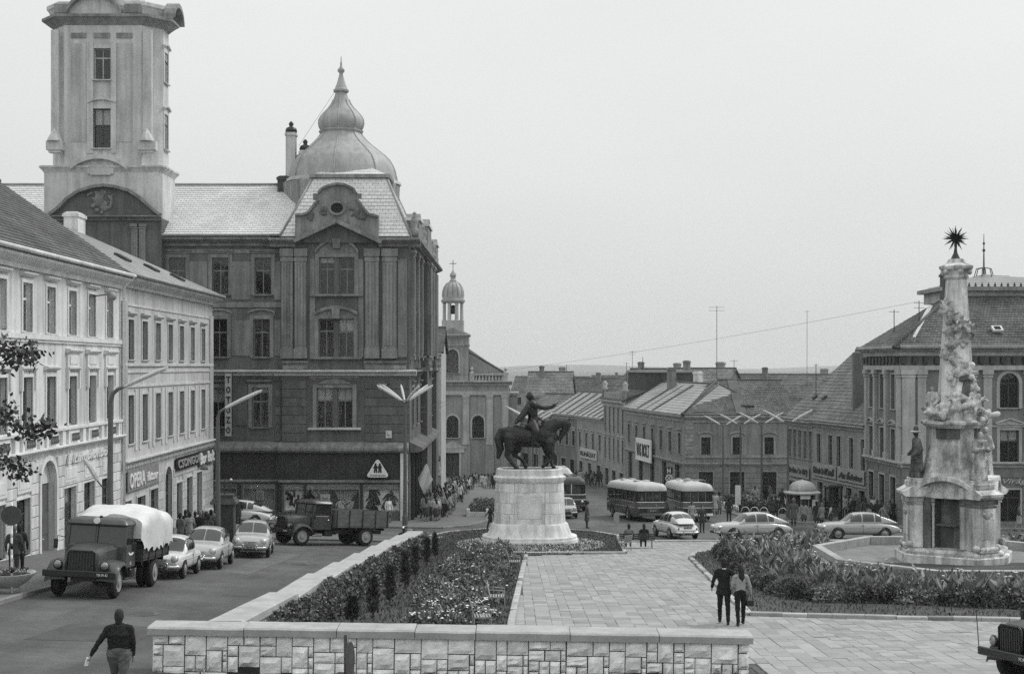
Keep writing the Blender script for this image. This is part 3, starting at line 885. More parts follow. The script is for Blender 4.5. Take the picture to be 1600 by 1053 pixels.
# ================================================================== town hall
S = 95 / 2100
TX, TY = -160 * S, 95.0
rT = thing('town_hall', 'sooty four-storey baroque revival town hall with onion dome and pale clock tower', 'building', (TX, TY, 0), 0)
UT = lambda x: (x - 640) * S
ZT = lambda y: (572 - y) * S
Mw = T((0, .45, 0))                                      # the wing stands back behind the corner pavilion
PAV = UT(440)
floors = [(ZT(460), ZT(402)), (ZT(558), ZT(498)), (ZT(668), ZT(606))]
pairs = [((499, 523), (530, 554)), ((498, 522), (528.5, 553)), ((495, 520), (527, 551))]
ops_p, ops_w, side_ops = [], [], []
for (za, zb), pr in zip(floors, pairs):
    for a, c in pr: ops_p.append((UT(a), UT(c), za, zb))
singles = [396, 329, 262, 195, 128, 61, -6]
for k, (za, zb) in enumerate(floors):
    for x in singles: ops_w.append((UT(x - 2 * k), UT(x + 26 - 2 * k), za, zb))
shop_p = [(UT(478), UT(562), ZT(798), ZT(757)), (UT(567), UT(625), ZT(798), ZT(757)), (UT(444), UT(474), ZT(798), ZT(757))]
shop_w = [(UT(378), UT(428), ZT(798), ZT(757)), (UT(318), UT(368), ZT(798), ZT(757)), (UT(250), UT(305), ZT(798), ZT(757))]
facade(rT, I4, PAV, -.006, -11.9, ZT(376), ops_p + shop_p, m_th, .35)
facade(rT, Mw, UT(-60), PAV, -11.9, ZT(376), ops_w + shop_w, m_th, .35)
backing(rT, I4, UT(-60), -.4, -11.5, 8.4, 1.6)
SD = 30.0
Ms = RZ(PI / 2)
bays = [3.0 + 4.3 * k for k in range(6)]
for u in bays:
    for za, zb in floors: side_ops.append((u - .75, u + .75, za, zb))
side_shop = [(u - 1.5, u + 1.5, -10.9, -7.9) for u in bays]
facade(rT, Ms, .008, SD, -13.9, ZT(376), side_ops + side_shop, m_th, .35)
backing(rT, Ms, .4, SD - .4, -13, 8.4, 1.3)
for u in bays:
    for k, (za, zb) in enumerate(floors):
        window(rT, Ms, u - .75, u + .75, za, zb, 2, .32, m_woodd, .15, ('flat', 'curve', 'flat')[k], 0, .18, m_tht, panes=False)
    window(rT, Ms, u - 1.5, u + 1.5, -10.9, -7.9, 2, 0, m_woodd, .05, None, 0, 0, m_tht, panes=False, name='shop_window')
for u in [.9] + [x + 2.2 for x in bays[:-1]]:
    pilaster(rT, Ms, u - .45, u + .45, ZT(562), ZT(390), .3, m_tht, 3)
for k, u in enumerate((bays[1], bays[3], bays[4])):
    b = MB(Ms); b.box(u - 1.6, u + 1.6, -1.1, 0, -.35, -.12)
    for q in range(9): b.lathe([(.06, 0), (.11, .25), (.06, .55), (.09, .75)], (u - 1.5 + q * .375, -1.0, -.12), 6)
    b.box(u - 1.6, u + 1.6, -1.12, -.88, .63, .78); b.box(u - 1.6, u - 1.4, -1.0, 0, .63, .78); b.box(u + 1.4, u + 1.6, -1.0, 0, .63, .78)
    b.build('balcony', m_tht, rT)
for k, (u, w, hh) in enumerate(((4.0, 4.0, 2.6), (15, 7, 3.4), (26, 4.4, 2.8))):       # gables over the side street
    poly = [(u - w / 2, 8.6), (u + w / 2, 8.6), (u + w / 2, 9.4), (u + w * .36, 9.7), (u + w * .3, 8.6 + hh * .8), (u, 8.6 + hh), (u - w * .3, 8.6 + hh * .8), (u - w * .36, 9.7), (u - w / 2, 9.4)]
    MB(Ms).slab(poly, -.5, .5).build('side_gable', m_tht, rT)
    MB(Ms).box(u - w * .32, u + w * .32, -.62, .7, 8.6 + hh * .8 - .1, 8.6 + hh * .8 + .12).build('gable_coping', m_thledge, rT)
    for q in (-1, 1): MB(Ms).lathe([(.3, 0), (.3, .5), (.16, .6), (.26, .95), (.3, 1.15), (.1, 1.45), (.16, 1.6), (.02, 1.75)], (u + q * w / 2, -.2, 9.4), 8).build('urn', m_towert, rT, True)
MB(Ms).box(12, 18, -.5, 0, -11, 8.4).build('projecting_bay', m_th, rT)
for u in (12.4, 14.0, 16.0, 17.6): pilaster(rT, Ms, u - .35, u + .35, ZT(562), ZT(390), .3, m_tht, 0, y=-.5)
MB(Ms).box(26.5, SD, -.4, 0, -11, 8.4).build('projecting_bay', m_th, rT)
# windows of the front
for k, (za, zb) in enumerate(floors):
    for j, (a, c) in enumerate(pairs[k]):
        window(rT, I4, UT(a), UT(c), za, zb, 2, .32, m_woodm, .0, None, 0, 0, m_tht, curt=(.14 if (k == 0 and j == 0) else .36 if (k == 1 and j == 1) else .33 if k == 2 else 0), deep=.22)
    a, c = UT(pairs[k][0][0]), UT(pairs[k][1][1])
    b = MB(); s = .28
    b.box(a - s, a, -.1, .05, za, zb + .25); b.box(c, c + s, -.1, .05, za, zb + .25); b.box(a, c, -.1, .05, zb, zb + .25)
    b.build('architrave', m_tht, rT)
    MB().run([(-.3, za), (.2, za), (.2, za - .16), (-.26, za - .16), (-.3, za - .1)], a - .6, c + .6).build('sill', m_tht if k < 2 else m_thledge, rT)
    if k < 2:
        b = MB(); P = [(x + a - s, z) for x, z in arc_pts(c - a + 2 * s, zb + .25, .9 if k == 0 else .45, 13)]
        for i in range(len(P) - 1): b.slab([P[i], P[i + 1], (P[i + 1][0], P[i + 1][1] + .22), (P[i][0], P[i][1] + .22)], -.26, .0)
        b.build('window_hood', m_tht, rT)
        MB().slab([(a - s, zb + .25), (c + s, zb + .25)] + P[::-1], -.06, .01).build('tympanum', m_thl, rT)
        m_ = (a + c) / 2
        MB().slab([(m_ - .22, zb - .1 + (.7 if k == 0 else .1)), (m_ + .22, zb - .1 + (.7 if k == 0 else .1)), (m_ + .3, zb + .75 + (.55 if k == 0 else 0)), (m_ - .3, zb + .75 + (.55 if k == 0 else 0))], -.36, -.02).build('keystone', m_tht, rT)
    else:
        cornice(rT, I4, a - .5, c + .5, zb + .55, .25, .22, m_tht, 'window_hood')
        P = [(x + a + .1, z) for x, z in arc_pts(c - a - .2, zb + .3, .35, 9)]
        MB().slab([(a + .1, zb + .28), (c - .1, zb + .28)] + P[::-1], -.16, .0).build('tympanum', m_tht, rT)
    for x in singles:
        q0, q1 = UT(x - 2 * k), UT(x + 26 - 2 * k)
        window(rT, Mw, q0, q1, za, zb, 2, .35, m_woodm, .2, ('flat', 'curve', 'flat')[k], 0, .26, m_tht, curt=(.33 if k == 2 and x != 396 else .12 if k == 2 else 0))
# light wall panels and pilasters
for x0, x1 in ((440, 458), (461, 479), (571, 592), (598, 620)):
    pilaster(rT, I4, UT(x0), UT(x1), ZT(560), ZT(389), .2, m_tht, 4, .9, .7)
for x0, x1 in ((484, 492), (560, 568), (622, 636)):
    MB().box(UT(x0), UT(x1), -.07, 0, ZT(558), ZT(405)).build('wall_panel', m_thl, rT)
for x0, x1 in ((360, 390), (294, 322), (427, 437), (227, 255)):
    MB(Mw).box(UT(x0), UT(x1), -.06, 0, ZT(468), ZT(408)).build('wall_panel', m_thl, rT)
    MB(Mw).box(UT(x0), UT(x1), -.06, 0, ZT(556), ZT(500)).build('wall_panel', m_thl, rT)
band(rT, Mw, UT(-60), PAV - .05, ZT(480), ZT(472), .08, m_tht); band(rT, Mw, UT(-60), PAV - .05, ZT(395), ZT(389), .08, m_tht)
for x0, x1 in ((441, 482), (569, 636)):
    cornice(rT, I4, UT(x0), UT(x1), ZT(571), .32, .22, m_thl, 'pedestal_block'); MB().box(UT(x0) + .05, UT(x1) - .05, -.16, 0, ZT(577), ZT(571)).build('pedestal_block', m_tht, rT)
cornice(rT, I4, PAV - .5, .5, ZT(587), .42, .55, m_thledge, 'string_course'); cornice(rT, Mw, UT(-60), PAV - .5, ZT(587), .42, .55, m_thledge, 'string_course')
cornice(rT, Ms, .5, SD, ZT(587), .42, .55, m_tht, 'string_course')
cornice(rT, Mw, UT(-60), PAV - .8, ZT(384), .62, .8, m_tht)
cornice(rT, I4, PAV - .8, UT(462), ZT(386), .62, .8, m_tht); cornice(rT, I4, UT(592), .8, ZT(386), .62, .8, m_tht)
cornice(rT, Ms, .8, SD, ZT(386), .62, .8, m_tht)
MB(Mw).tube([(UT(-60), -.85, ZT(368)), (PAV - .8, -.85, ZT(368))], .1, 8).build('gutter', m_tin, rT, True)
rustic(rT, I4, UT(570), -.05, ZT(690), ZT(592), [], .62, .08, m_th); rustic(rT, I4, PAV + .05, UT(479), ZT(690), ZT(592), [], .62, .08, m_th)
rustic(rT, Mw, UT(428), PAV - .1, ZT(690), ZT(592), [], .62, .08, m_th)
for x0, x1 in ((361, 384), (295, 318)): MB(Mw).box(UT(x0), UT(x1), -.07, 0, ZT(665), ZT(600)).build('wall_panel', m_th, rT)
# shop front
for M_, a, c in ((I4, PAV - .2, -.05), (Mw, UT(-60), PAV - .2)):
    MB(M_).run([(0, -5.35), (-.5, -5.7), (-.55, -5.78), (-.55, -5.95), (-.4, -6.1), (0, -6.1)], a, c).build('canopy', m_thl, rT)
    MB(M_).box(a, c - .3, -.14, 0, -8.0, -6.12).build('fascia', m_shopd, rT)
    MB(M_).run([(0, -8.02), (-.18, -8.02), (-.2, -8.1), (-.2, -8.2), (0, -8.25)], a, c).build('shop_cornice', m_tht, rT)
    MB(M_).box(a, c, -.1, 0, -11.9, -10.3).build('plinth', mat('stall_riser', .12, .8, .25, 1.0), rT)
    u = a + .4
    while u < c - .6:
        MB(M_).box(u, u + .05, -.17, -.14, -7.95, -6.2).build('fascia_batten', m_shopd, rT); u += 1.1
MB(Ms).run([(0, -5.35), (-.9, -5.75), (-.95, -5.95), (-.6, -6.1), (0, -6.1)], -.05, SD - 6).build('canopy', m_th, rT)
for k in range(10): MB(Ms).box(1.0 + 2.9 * k, 1.25 + 2.9 * k, -.25, 0, -12.6, -6.1).build('shop_post', m_shopd, rT)
MB().box(UT(626), UT(637), -.32, .1, -11.6, -6.12).build('shop_pillar', m_lime, rT)
for x in (430, 476, 564, 372, 310): MB(I4 if x > 440 else Mw).box(UT(x), UT(x + 3), -.25, .1, -10.3, -8.2).build('shop_mullion', m_shopd, rT)
for k, (a, c, d, e) in enumerate(shop_p + shop_w):
    M_ = I4 if k < 3 else Mw
    window(rT, M_, a, c, d, e, 1, 0, m_grey, .08, None, 0, 0, m_tht, name='shop_window', deep=.0, glass=m_shopglass)
    MB(M_).box(a, c, .05, .07, e - .35, e - .04).build('blind', m_grey, rT)
    bk = MB(M_); bk.box(a, c, .34, .38, d, e); bk.box(a, c, .1, .34, d - .02, d + .02); bk.build('display_back', mat('display_white', .9, .7, .05, 3) if k in (1, 2) else mat('display_cloth', .3, .9, .3, 2), rT)
# things in the shop windows
rr = random.Random(4)
def mannequin(M, x, z, h, m1, label, lean=0.0):
    t = thing('display_dress', label, 'dress')
    t.matrix_basis = T(rT.location) @ M @ T((x, .21, z)) @ RY(lean) @ Matrix.Scale(.55, 4, (0, 1, 0))
    MB().lathe([(.3, 0), (.26, .3 * h), (.15, .55 * h), (.21, .75 * h), (.24, .83 * h), (.08, .9 * h), (.06, .95 * h)], (0, 0, 0), 10, 0, 1, .6).build('garment', m1, t, True)
    MB().ball((0, 0, h * 1.0), .1, 8).build('head', m_woodd, t, True)
    MB().beam((-.2, 0, .78 * h), (-.38, -.05, .45 * h), .1, .1).beam((.2, 0, .78 * h), (.38, -.05, .42 * h), .1, .1).build('sleeve', m1, t)
for k, (x, h, lean, tone) in enumerate(((577, 1.2, .25, .05), (588, 1.5, -.2, .02), (601, 1.3, .35, .04), (612, .8, 0, .1))):
    mannequin(I4, UT(x), ZT(797) + (.35 if k % 2 else .05), h, mat('dress_%d' % int(tone * 100), tone, .9, .3, 5), ['dark dress leaning left in the pale display window under the triangle sign', 'black dress hung high in the pale display window under the triangle sign', 'dark dress with spread skirt in the pale display window under the triangle sign', 'small grey garment in the pale display window under the triangle sign'][k], lean)
for k, (x, h, lean, tone) in enumerate(((484, 1.25, 0, .03), (498, .8, .2, .3), (519, 1.4, 0, .06), (533, .7, -.3, .5), (545, .75, .4, .4), (556, 1.2, .1, .04))):
    mannequin(I4, UT(x), ZT(797) + .03, h, mat('dress_%d' % int(tone * 100), tone, .9, .3, 5), ['black coat at the edge of the wide dark shop window', 'pale folded garment low in the wide dark shop window', 'dark dress in the middle of the wide dark shop window', 'pale heap of cloth in the wide dark shop window', 'light scarf hanging in the wide dark shop window', 'black dress beside the poster window post'][k], lean)
for k in range(22):
    x, y = 446 + rr.random() * 25, 764 + rr.random() * 28
    q = thing('display_item', 'small dark article pinned to the white display board of the town hall shop', 'merchandise', group='goods pinned on the white display board')
    q.matrix_basis = T(rT.location) @ T((UT(x), .29, ZT(y))) @ RY(rr.uniform(-.6, .6))
    wd, hg = rr.uniform(.12, .3), rr.uniform(.12, .4)
    MB().slab([(-wd / 2, 0), (wd / 2, 0), (wd * .35, hg * .6), (wd * .2, hg), (-wd * .3, hg * .9), (-wd * .45, hg * .4)], -.05, .05).build('article', m_black if k % 3 else m_grey, q)
for x0, y0, w, h, tx, tone, lb in ((500, 772, .7, 1.0, '', .6, 'white picture card standing in the wide dark shop window'), (398, 765, .55, .8, '', .4, 'grey picture card in the shop window behind the parked pale car')):
    q = thing('display_card', lb, 'card'); q.matrix_basis = T(rT.location) @ (I4 if x0 > 440 else Mw) @ T((UT(x0), .16, ZT(y0) - h))
    MB().box(0, w, -.02, .02, 0, h).build('card', mat('card_%d' % int(tone * 10), tone, .7, .1, 3), q); MB().slab([(.1, .1), (w - .1, .15), (w - .2, h - .2), (w * .4, h - .3), (.15, h - .15)], -.04, -.02).build('picture', m_grey, q)
# gable of the corner pavilion
go = [(462, 376), (592, 376), (592, 340), (578, 337), (571, 330), (563, 318), (557, 312), (557, 304), (553, 297), (541, 291), (528, 289), (514, 292), (503, 297), (498, 304), (498, 314), (491, 323), (482, 334), (474, 337), (462, 337)]
gp = [(UT(x), ZT(y)) for x, y in go]
MB().slab(gp, -.25, .35).build('gable', m_tht, rT)
b = MB()
for i in range(2, len(gp) - 1): b.beam((gp[i][0], -.1, gp[i][1] + .04), (gp[i + 1][0], -.1, gp[i + 1][1] + .04), .75, .16)
b.build('gable_coping', m_thl, rT)
oc = MB(); n = 20; cx, cz = UT(527.5), ZT(326)
for k in range(n):
    a0, a1 = 2 * PI * k / n, 2 * PI * (k + 1) / n
    p = lambda a, r: (cx + math.cos(a) * r * 1.2, cz + math.sin(a) * r)
    oc.slab([p(a0, .36), p(a1, .36), p(a1, .52), p(a0, .52)], -.4, -.2)
oc = oc.build('oculus', m_thl, rT)
MB().slab([(cx + math.cos(2 * PI * k / 20) * .36 * 1.2, cz + math.sin(2 * PI * k / 20) * .36) for k in range(20)], -.3, -.27).build('oculus_dark_disc', m_dark, oc)  # no hole here: a disc coloured dark as the shade of one
for sg in (-1, 1):                                       # carved foliage beside the oculus
    caps = []
    for k in range(26):
        t = rr.random(); x = cx + sg * (.75 + t * 1.25); z = cz - .15 - t * .55 + rr.uniform(-.3, .35) * (1 - t * .6)
        caps.append(((x, -.27, z), .09, (x + rr.uniform(-.15, .15), -.3, z + rr.uniform(-.15, .15)), .06, 0))
    obj('carved_foliage', fuse(caps, .05, 'carved_foliage', [m_th]), rT)
pd = [(UT(462), ZT(378)), (UT(528), ZT(347)), (UT(598), ZT(380))]
MB().beam((pd[0][0], -.45, pd[0][1]), (pd[1][0], -.45, pd[1][1]), .9, .28).beam((pd[1][0], -.455, pd[1][1]), (pd[2][0], -.455, pd[2][1]), .9, .275).build('pediment', m_tht, rT)
MB().slab([(UT(470), ZT(380)), (UT(588), ZT(380)), (UT(528), ZT(350))], -.32, -.2).build('pediment_field', m_th, rT)
# roofs
Lx = UT(-60)
roof_plane(rT, (Lx, .0, ZT(366)), (PAV + .4, .0, ZT(366)), (PAV + .4, 6.2, 13.6), (Lx, 6.2, 13.6), 24, m_slate)
roof_plane(rT, (PAV + .4, 13, ZT(366)), (Lx, 13, ZT(366)), (Lx, 6.2, 13.6), (PAV + .4, 6.2, 13.6), 6, m_slate)
ridge(rT, (Lx, 6.2, 13.65), (PAV, 6.2, 13.65), .12, m_tin)
chimney(rT, UT(422), 5.6, 12.8, 14.15, .8, .7, m_woodd)
z0, z1 = 9.15, 13.75
e = [(PAV - .1, -.1), (.1, -.1), (.1, 10.4), (PAV - .1, 10.4)]; t4 = [(PAV + 1.9, 2.6), (-1.9, 2.6), (-1.9, 8.2), (PAV + 1.9, 8.2)]
for k in range(4):
    j = (k + 1) % 4
    roof_plane(rT, e[k] + (z0,), e[j] + (z0,), t4[j] + (z1,), t4[k] + (z1,), 16, m_slate)
    MB().tube([e[k] + (z0 + .03,), t4[k] + (z1 + .03,)], .1, 6).build('hip_flashing', m_tin, rT, True)
MB().box(PAV + 1.6, -1.6, 2.3, 8.5, z1 - .1, z1 + .16).build('roof_curb', m_towert, rT)
t5 = [(PAV + 3.4, 4.4), (-3.4, 4.4), (-3.4, 6.6), (PAV + 3.4, 6.6)]
for k in range(4):
    j = (k + 1) % 4
    roof_plane(rT, t4[k] + (z1 + .16,), t4[j] + (z1 + .16,), t5[j] + (z1 + 1.0,), t5[k] + (z1 + 1.0,), 3, m_slate)
roof_plane(rT, (0.1, 10.4, 9.15), (0.1, SD, 9.15), (-6, SD, 13.2), (-6, 10.4, 13.2), 14, m_slate); roof_plane(rT, (-12, SD, 9.15), (-12, 10.4, 9.15), (-6, 10.4, 13.2), (-6, SD, 13.2), 4, m_slate)
MB().box(-12, -.35, SD - .4, SD, -13.9, 8.6).build('wall', m_th, rT)
MB(T((-6, SD, 0))).slab([(-6, 8.5), (6, 8.5), (0, 13.1)], -.4, -.1).build('gable_wall', m_th, rT)
MB().box(Lx, -12, 12.8, 13.2, -13, 9).build('wall', m_th, rT)
# onion dome
k_ = 102 / 2100
dp = [(92, 290), (90, 285), (85, 283), (84, 276), (82, 268), (79, 260), (74, 251), (66, 243), (56, 235), (46, 227), (38, 219), (33, 213), (31, 209), (33, 207), (33, 205), (31, 204), (33, 200), (34.5, 194), (34, 188), (31, 182), (26, 176), (20, 170), (15, 163), (12, 156), (10, 150), (9, 146), (12, 144), (12, 141), (10, 140), (9.5, 138), (7, 132), (4.5, 123), (3, 117), (3, 115), (5.5, 112), (5.5, 109), (2.5, 106), (1.5, 103), (1.6, 100), (.9, 97), (.6, 90), (.1, 88)]
dprof = [(r * k_, (572 - y) * k_) for r, y in dp]
dc = ((533 - 800) * k_ - TX, 7.0)
b = MB(); n = 32; rings = []
for r, z in dprof:
    R = []
    for k in range(n):
        a = 2 * PI * k / n
        f = 1 + .028 * math.cos(8 * a) * (1 if r > .8 else 0)
        R.append((dc[0] + r * f * math.cos(a), dc[1] + r * f * math.sin(a) * .97, z))
    rings.append(R)
b.loft(rings); dome = b.build('onion_dome', m_lead, rT, 50)
for a_ in range(8):
    t_ = 2 * PI * a_ / 8; MB().tube([(dc[0] + (r * 1.03) * math.cos(t_), dc[1] + (r * 1.03) * math.sin(t_) * .97, z) for r, z in dprof[2:24]], .05, 5).build('dome_rib', m_lead, dome, True)
MB().lathe([(92 * k_ - .1, 11.6), (92 * k_, (572 - 291) * k_), (86 * k_, (572 - 286) * k_)], (dc[0], dc[1], 0), 16).build('dome_drum', m_towert, rT)
for q in (-1, 1): MB().tube([(dc[0] - .1, dc[1], (572 - 132) * k_), (dc[0] - 2.5 - q * .4, dc[1] - 2 * q, (572 - 235) * k_)], .012, 4).build('stay_wire', m_iron, dome)
for (x, y0, y1, ww) in ((455, 208, 292, .7), (477, 236, 292, .75)):
    Yc = 101.0; kx = Yc / 2100
    X = (x - 800) * kx - TX
    c_ = chimney(rT, X, Yc - TY, 11.5, (572 - y0) * kx, ww, .8, m_tower)
    MB().lathe([(.42, 0), (.45, .15), (.38, .35), (.16, .45), (.14, .55), (.2, .65), (.12, .8), (.02, .88)], (X, Yc - TY, (572 - y0) * kx), 10).build('chimney_cap', m_black, c_, True)
# clock tower
tx0, tx1 = -25.45, -17.6
def octo(i0, w0, d0, ch): return [(i0 + ch, -.5 - 0), (w0 - ch, -.5), (w0, -.5 + ch), (w0, -.5 + d0 - ch), (w0 - ch, -.5 + d0), (i0 + ch, -.5 + d0), (i0, -.5 + d0 - ch), (i0, -.5 + ch)]
zs = [ZT(266), ZT(36)]
fx = lambda x: (x - 800) * (94.5 / 2100) - TX
fz = lambda y: (572 - y) * (94.5 / 2100)
tw_ops = [(fx(147), fx(173), fz(125), fz(76)), (fx(146), fx(173), fz(232), fz(170))]
Mt = T((0, -.5, 0))
ch = 1.2
facade(rT, Mt, tx0 + ch, tx1 - ch, zs[0] - .2, zs[1] + .3, tw_ops, m_tower, .3, 'tower_wall')
window(rT, Mt, *tw_ops[0], 2, .3, m_wood, .22, None, 0, .22, m_tower); window(rT, Mt, *tw_ops[1], 2, .42, m_woodd, .22, 'curve', 0, .25, m_tower, curt=.42)
b = MB(); o8 = octo(tx0, tx1, 3.9, ch)
for i in range(1, 8):
    p, q = o8[i], o8[(i + 1) % 8]
    b.add([p + (zs[0] - .2,), q + (zs[0] - .2,), q + (zs[1] + .3,), p + (zs[1] + .3,)], [(0, 1, 2, 3)])
b.build('tower_wall', m_tower, rT)
MB().box(tx0 + 1.5, tx1 - 1.5, 1.0, 1.1, zs[0], zs[1]).build('dark_backing', m_dark, rT)  # dark sheet painted as the gloom behind the tower windows
mx = RZ(PI / 2); Mtx = T((tx1, 0, 0)) @ mx
for za, zb in ((fz(122), fz(74)), (fz(228), fz(172))):
    window(rT, Mtx, .95, 1.95, za, zb, 2, .3, m_woodd, .18, 'curve', 0, .2, m_tower, deep=-.03, panes=False)
for x0, x1 in ((111, 135), (182, 207)):
    b = MB(Mt); a, c, d, e = fx(x0), fx(x1), fz(222), fz(68); s = .1
    b.box(a, c, -.03, 0, d, e)
    b.build('wall_panel', m_towert if False else mat('tower_panel', .47, .9, .18, .5, streak=.2), rT)
    MB(Mt).box(a, c, -.06, 0, fz(60), fz(52)).build('frieze_panel', m_towert, rT)
MB(Mt).box(fx(147), fx(172), -.06, 0, fz(60), fz(52)).build('frieze_panel', m_towert, rT)
b = MB(Mt); b.box(fx(136), fx(146), -.12, 0, fz(240), fz(66)); b.box(fx(174), fx(182), -.12, 0, fz(240), fz(66)); b.build('window_bay_strip', m_tower, rT)
for x0, x1 in ((81, 93), (224, 238)):                    # corner pilasters with pedestal caps
    b = MB(Mt); b.box(fx(x0), fx(x1), -.2, .1, fz(222), fz(48)); b.build('corner_pilaster', m_tower, rT)
    b = MB(Mt); b.box(fx(x0) - .25, fx(x1) + .35, -.5, .1, fz(236), fz(222)); b.lathe([(.55, 0), (.5, .15), (.3, .5), (.12, .8), (.02, .9)], ((fx(x0) + fx(x1)) / 2, -.25, fz(222)), 8); b.box(fx(x0) - .1, fx(x1) + .2, -.42, .1, fz(240), fz(236))
    b.build('pilaster_foot', m_tower, rT)
def ring(name, poly, z0, z1, grow, m):
    c = Vector((sum(p[0] for p in poly) / 8, sum(p[1] for p in poly) / 8))
    g = lambda k: [(c.x + (p[0] - c.x) * (1 + k / 4.0), c.y + (p[1] - c.y) * (1 + k / 3.0)) for p in poly]
    b = MB(); h = z1 - z0
    b.loft([[q + (z0 + h * t,) for q in g(k)] for t, k in ((0, .02), (.25, grow * .3), (.6, grow * .75), (.72, grow), (.98, grow), (1, .0))]); return b.build(name, m, rT)
ring('tower_cornice', o8, fz(40), fz(24), .75, m_towert)
ring('tower_parapet', o8, fz(26), fz(4), .42, m_tower)
for x0, x1 in ((86, 108), (196, 222)): MB(T((0, -.72, 0))).box(fx(x0), fx(x1), -.06, .1, fz(22), fz(8)).build('parapet_panel', m_towert, rT)
b = MB(T((0, -.85, 0))); P = [(x + fx(108), z) for x, z in arc_pts(fx(192) - fx(108), fz(24), 1.25, 15)]
for i in range(len(P) - 1): b.slab([P[i], P[i + 1], (P[i + 1][0], P[i + 1][1] + .3), (P[i][0], P[i][1] + .3)], -.35, .3)
b.build('parapet_arch', m_towert, rT)
MB(T((0, -.75, 0))).slab([(fx(112), fz(26))] + [(fx(188), fz(26))] + P[::-1], -.05, .2).build('parapet_relief', m_tower, rT)
b = MB(RZ(PI / 2)); P2 = [(x + .1, z) for x, z in arc_pts(2.8, fz(24), 1.0, 9)]
for i in range(len(P2) - 1): b.slab([P2[i], P2[i + 1], (P2[i + 1][0], P2[i + 1][1] + .3), (P2[i][0], P2[i][1] + .3)], -(tx1 + 1.0), -(tx1 + .2))
b.build('parapet_arch', m_towert, rT)
ring('tower_drum', octo(tx0 + 1.6, tx1 - 1.6, 3.0, .8), fz(5), fz(-60), .1, m_tower)
# tower foot
b = MB(); o9 = octo(tx0 - .3, tx1 + .2, 4.0, .25); b.prism(o9, fz(341), fz(264)); b.build('tower_foot', m_tower, rT)
ring('tower_string_course', o9, fz(269), fz(259), .3, m_tower)
b = MB(T((0, -.55, 0))); P = [(x + fx(112), z) for x, z in arc_pts(fx(200) - fx(112), fz(266), .75, 13)]
for i in range(len(P) - 1): b.slab([P[i], P[i + 1], (P[i + 1][0], P[i + 1][1] + .32), (P[i][0], P[i][1] + .32)], -.32, .1)
b.build('arched_string_course', m_tower, rT)
MB(T((0, -.52, 0))).box(fx(137), fx(178), -.12, .05, fz(272), fz(258)).box(fx(142), fx(174), -.16, -.1, fz(274), fz(260)).build('tablet', m_tower, rT)
MB(T((0, -.52, 0))).slab([(fx(84), fz(338)), (fx(250), fz(338)), (fx(238), fz(326)), (fx(222), fz(312)), (fx(204), fz(300)), (fx(182), fz(294)), (fx(166), fz(292)), (fx(148), fz(294)), (fx(126), fz(301)), (fx(108), fz(313)), (fx(94), fz(327))], -.25, .05).build('arched_pediment', m_th, rT)
b = MB(T((0, -.6, 0))); pp = [(fx(x), fz(y)) for x, y in ((80, 337), (94, 326), (108, 312), (126, 300), (148, 293), (166, 291), (182, 293), (204, 299), (222, 311), (238, 325), (252, 336))]
for i in range(len(pp) - 1): b.beam((pp[i][0], -.15, pp[i][1]), (pp[i + 1][0], -.15, pp[i + 1][1]), .75, .2)
b.build('pediment_moulding', m_tht, rT)
cornice(rT, T((0, -.55, 0)), fx(80), fx(254), fz(345), .35, .45, m_tht)
caps = []
for k in range(40):
    a = rr.random() * 2 * PI; q = rr.random() ** .5
    x, z = fx(157) + math.cos(a) * q * .95, fz(316) + math.sin(a) * q * .8
    caps.append(((x, -.78, z), .13, (x + rr.uniform(-.1, .1), -.85, z + rr.uniform(-.1, .1)), .09, 0))
caps.append(((fx(157), -.8, fz(316)), .4, (fx(157), -.82, fz(314)), .4, 0, (1, .5)))
obj('coat_of_arms', fuse(caps, .06, 'coat_of_arms', [m_tht]), rT)
MB(T((0, -.5, 0))).box(tx0 - .2, tx1 + .2, 0, 5.5, -11.9, fz(341) - .01).build('tower_base_wall', m_th, rT)
for x0 in (206, 218): pilaster(rT, T((0, -.5, 0)), fx(x0), fx(x0 + 10), ZT(560), fz(350), .15, m_tht, 3)
# signs on the town hall
tri = thing('triangular_sign', 'white triangular shop sign with two dark figures on the town hall fascia', 'sign')
tri.matrix_basis = T(rT.location) @ T((UT(591), -.3, ZT(731)))
def rtri(r, hw, hh, n=5):
    pts = []; C_ = [(-hw + r, -hh + r), (hw - r, -hh + r), (0, hh - r)]; A_ = [(PI, 1.5 * PI + .15), (1.5 * PI - .1, 2 * PI + .4), (.45, PI - .45)]
    for (cx, cz), (a, c) in zip(C_, A_):
        for k in range(n): t = a + (c - a) * k / (n - 1); pts.append((cx + math.cos(t) * r, cz + math.sin(t) * r))
    return pts
MB().slab(rtri(.2, .82, .7), -.12, .1).build('frame', m_black, tri); MB().slab(rtri(.17, .74, .62), -.15, -.12).build('panel', m_white, tri)
obj('lettering', text_fit('ÚTTÖRŐ ÁRUHÁZ', 1.1, .13, .02, m_black), tri, T((-.55, -.152, -.54)))
for q in (-.14, .16): MB().slab([(q - .13, -.3), (q - .02, -.3), (q, -.05), (q + .03, -.3), (q + .13, -.3), (q + .1, .05), (q + .16, .02), (q + .1, .22), (q - .1, .22), (q - .18, 0), (q - .1, .05)], -.165, -.15).ball((q, -.16, .3), .08, 8, 0, (1, .3, 1)).build('figure', m_black, tri)
vs = thing('vertical_sign', 'tall white vertical sign with dark letters hung on the town hall front', 'sign'); vs.matrix_basis = T(rT.location) @ Mw @ T((UT(352), -.5, ZT(681)))
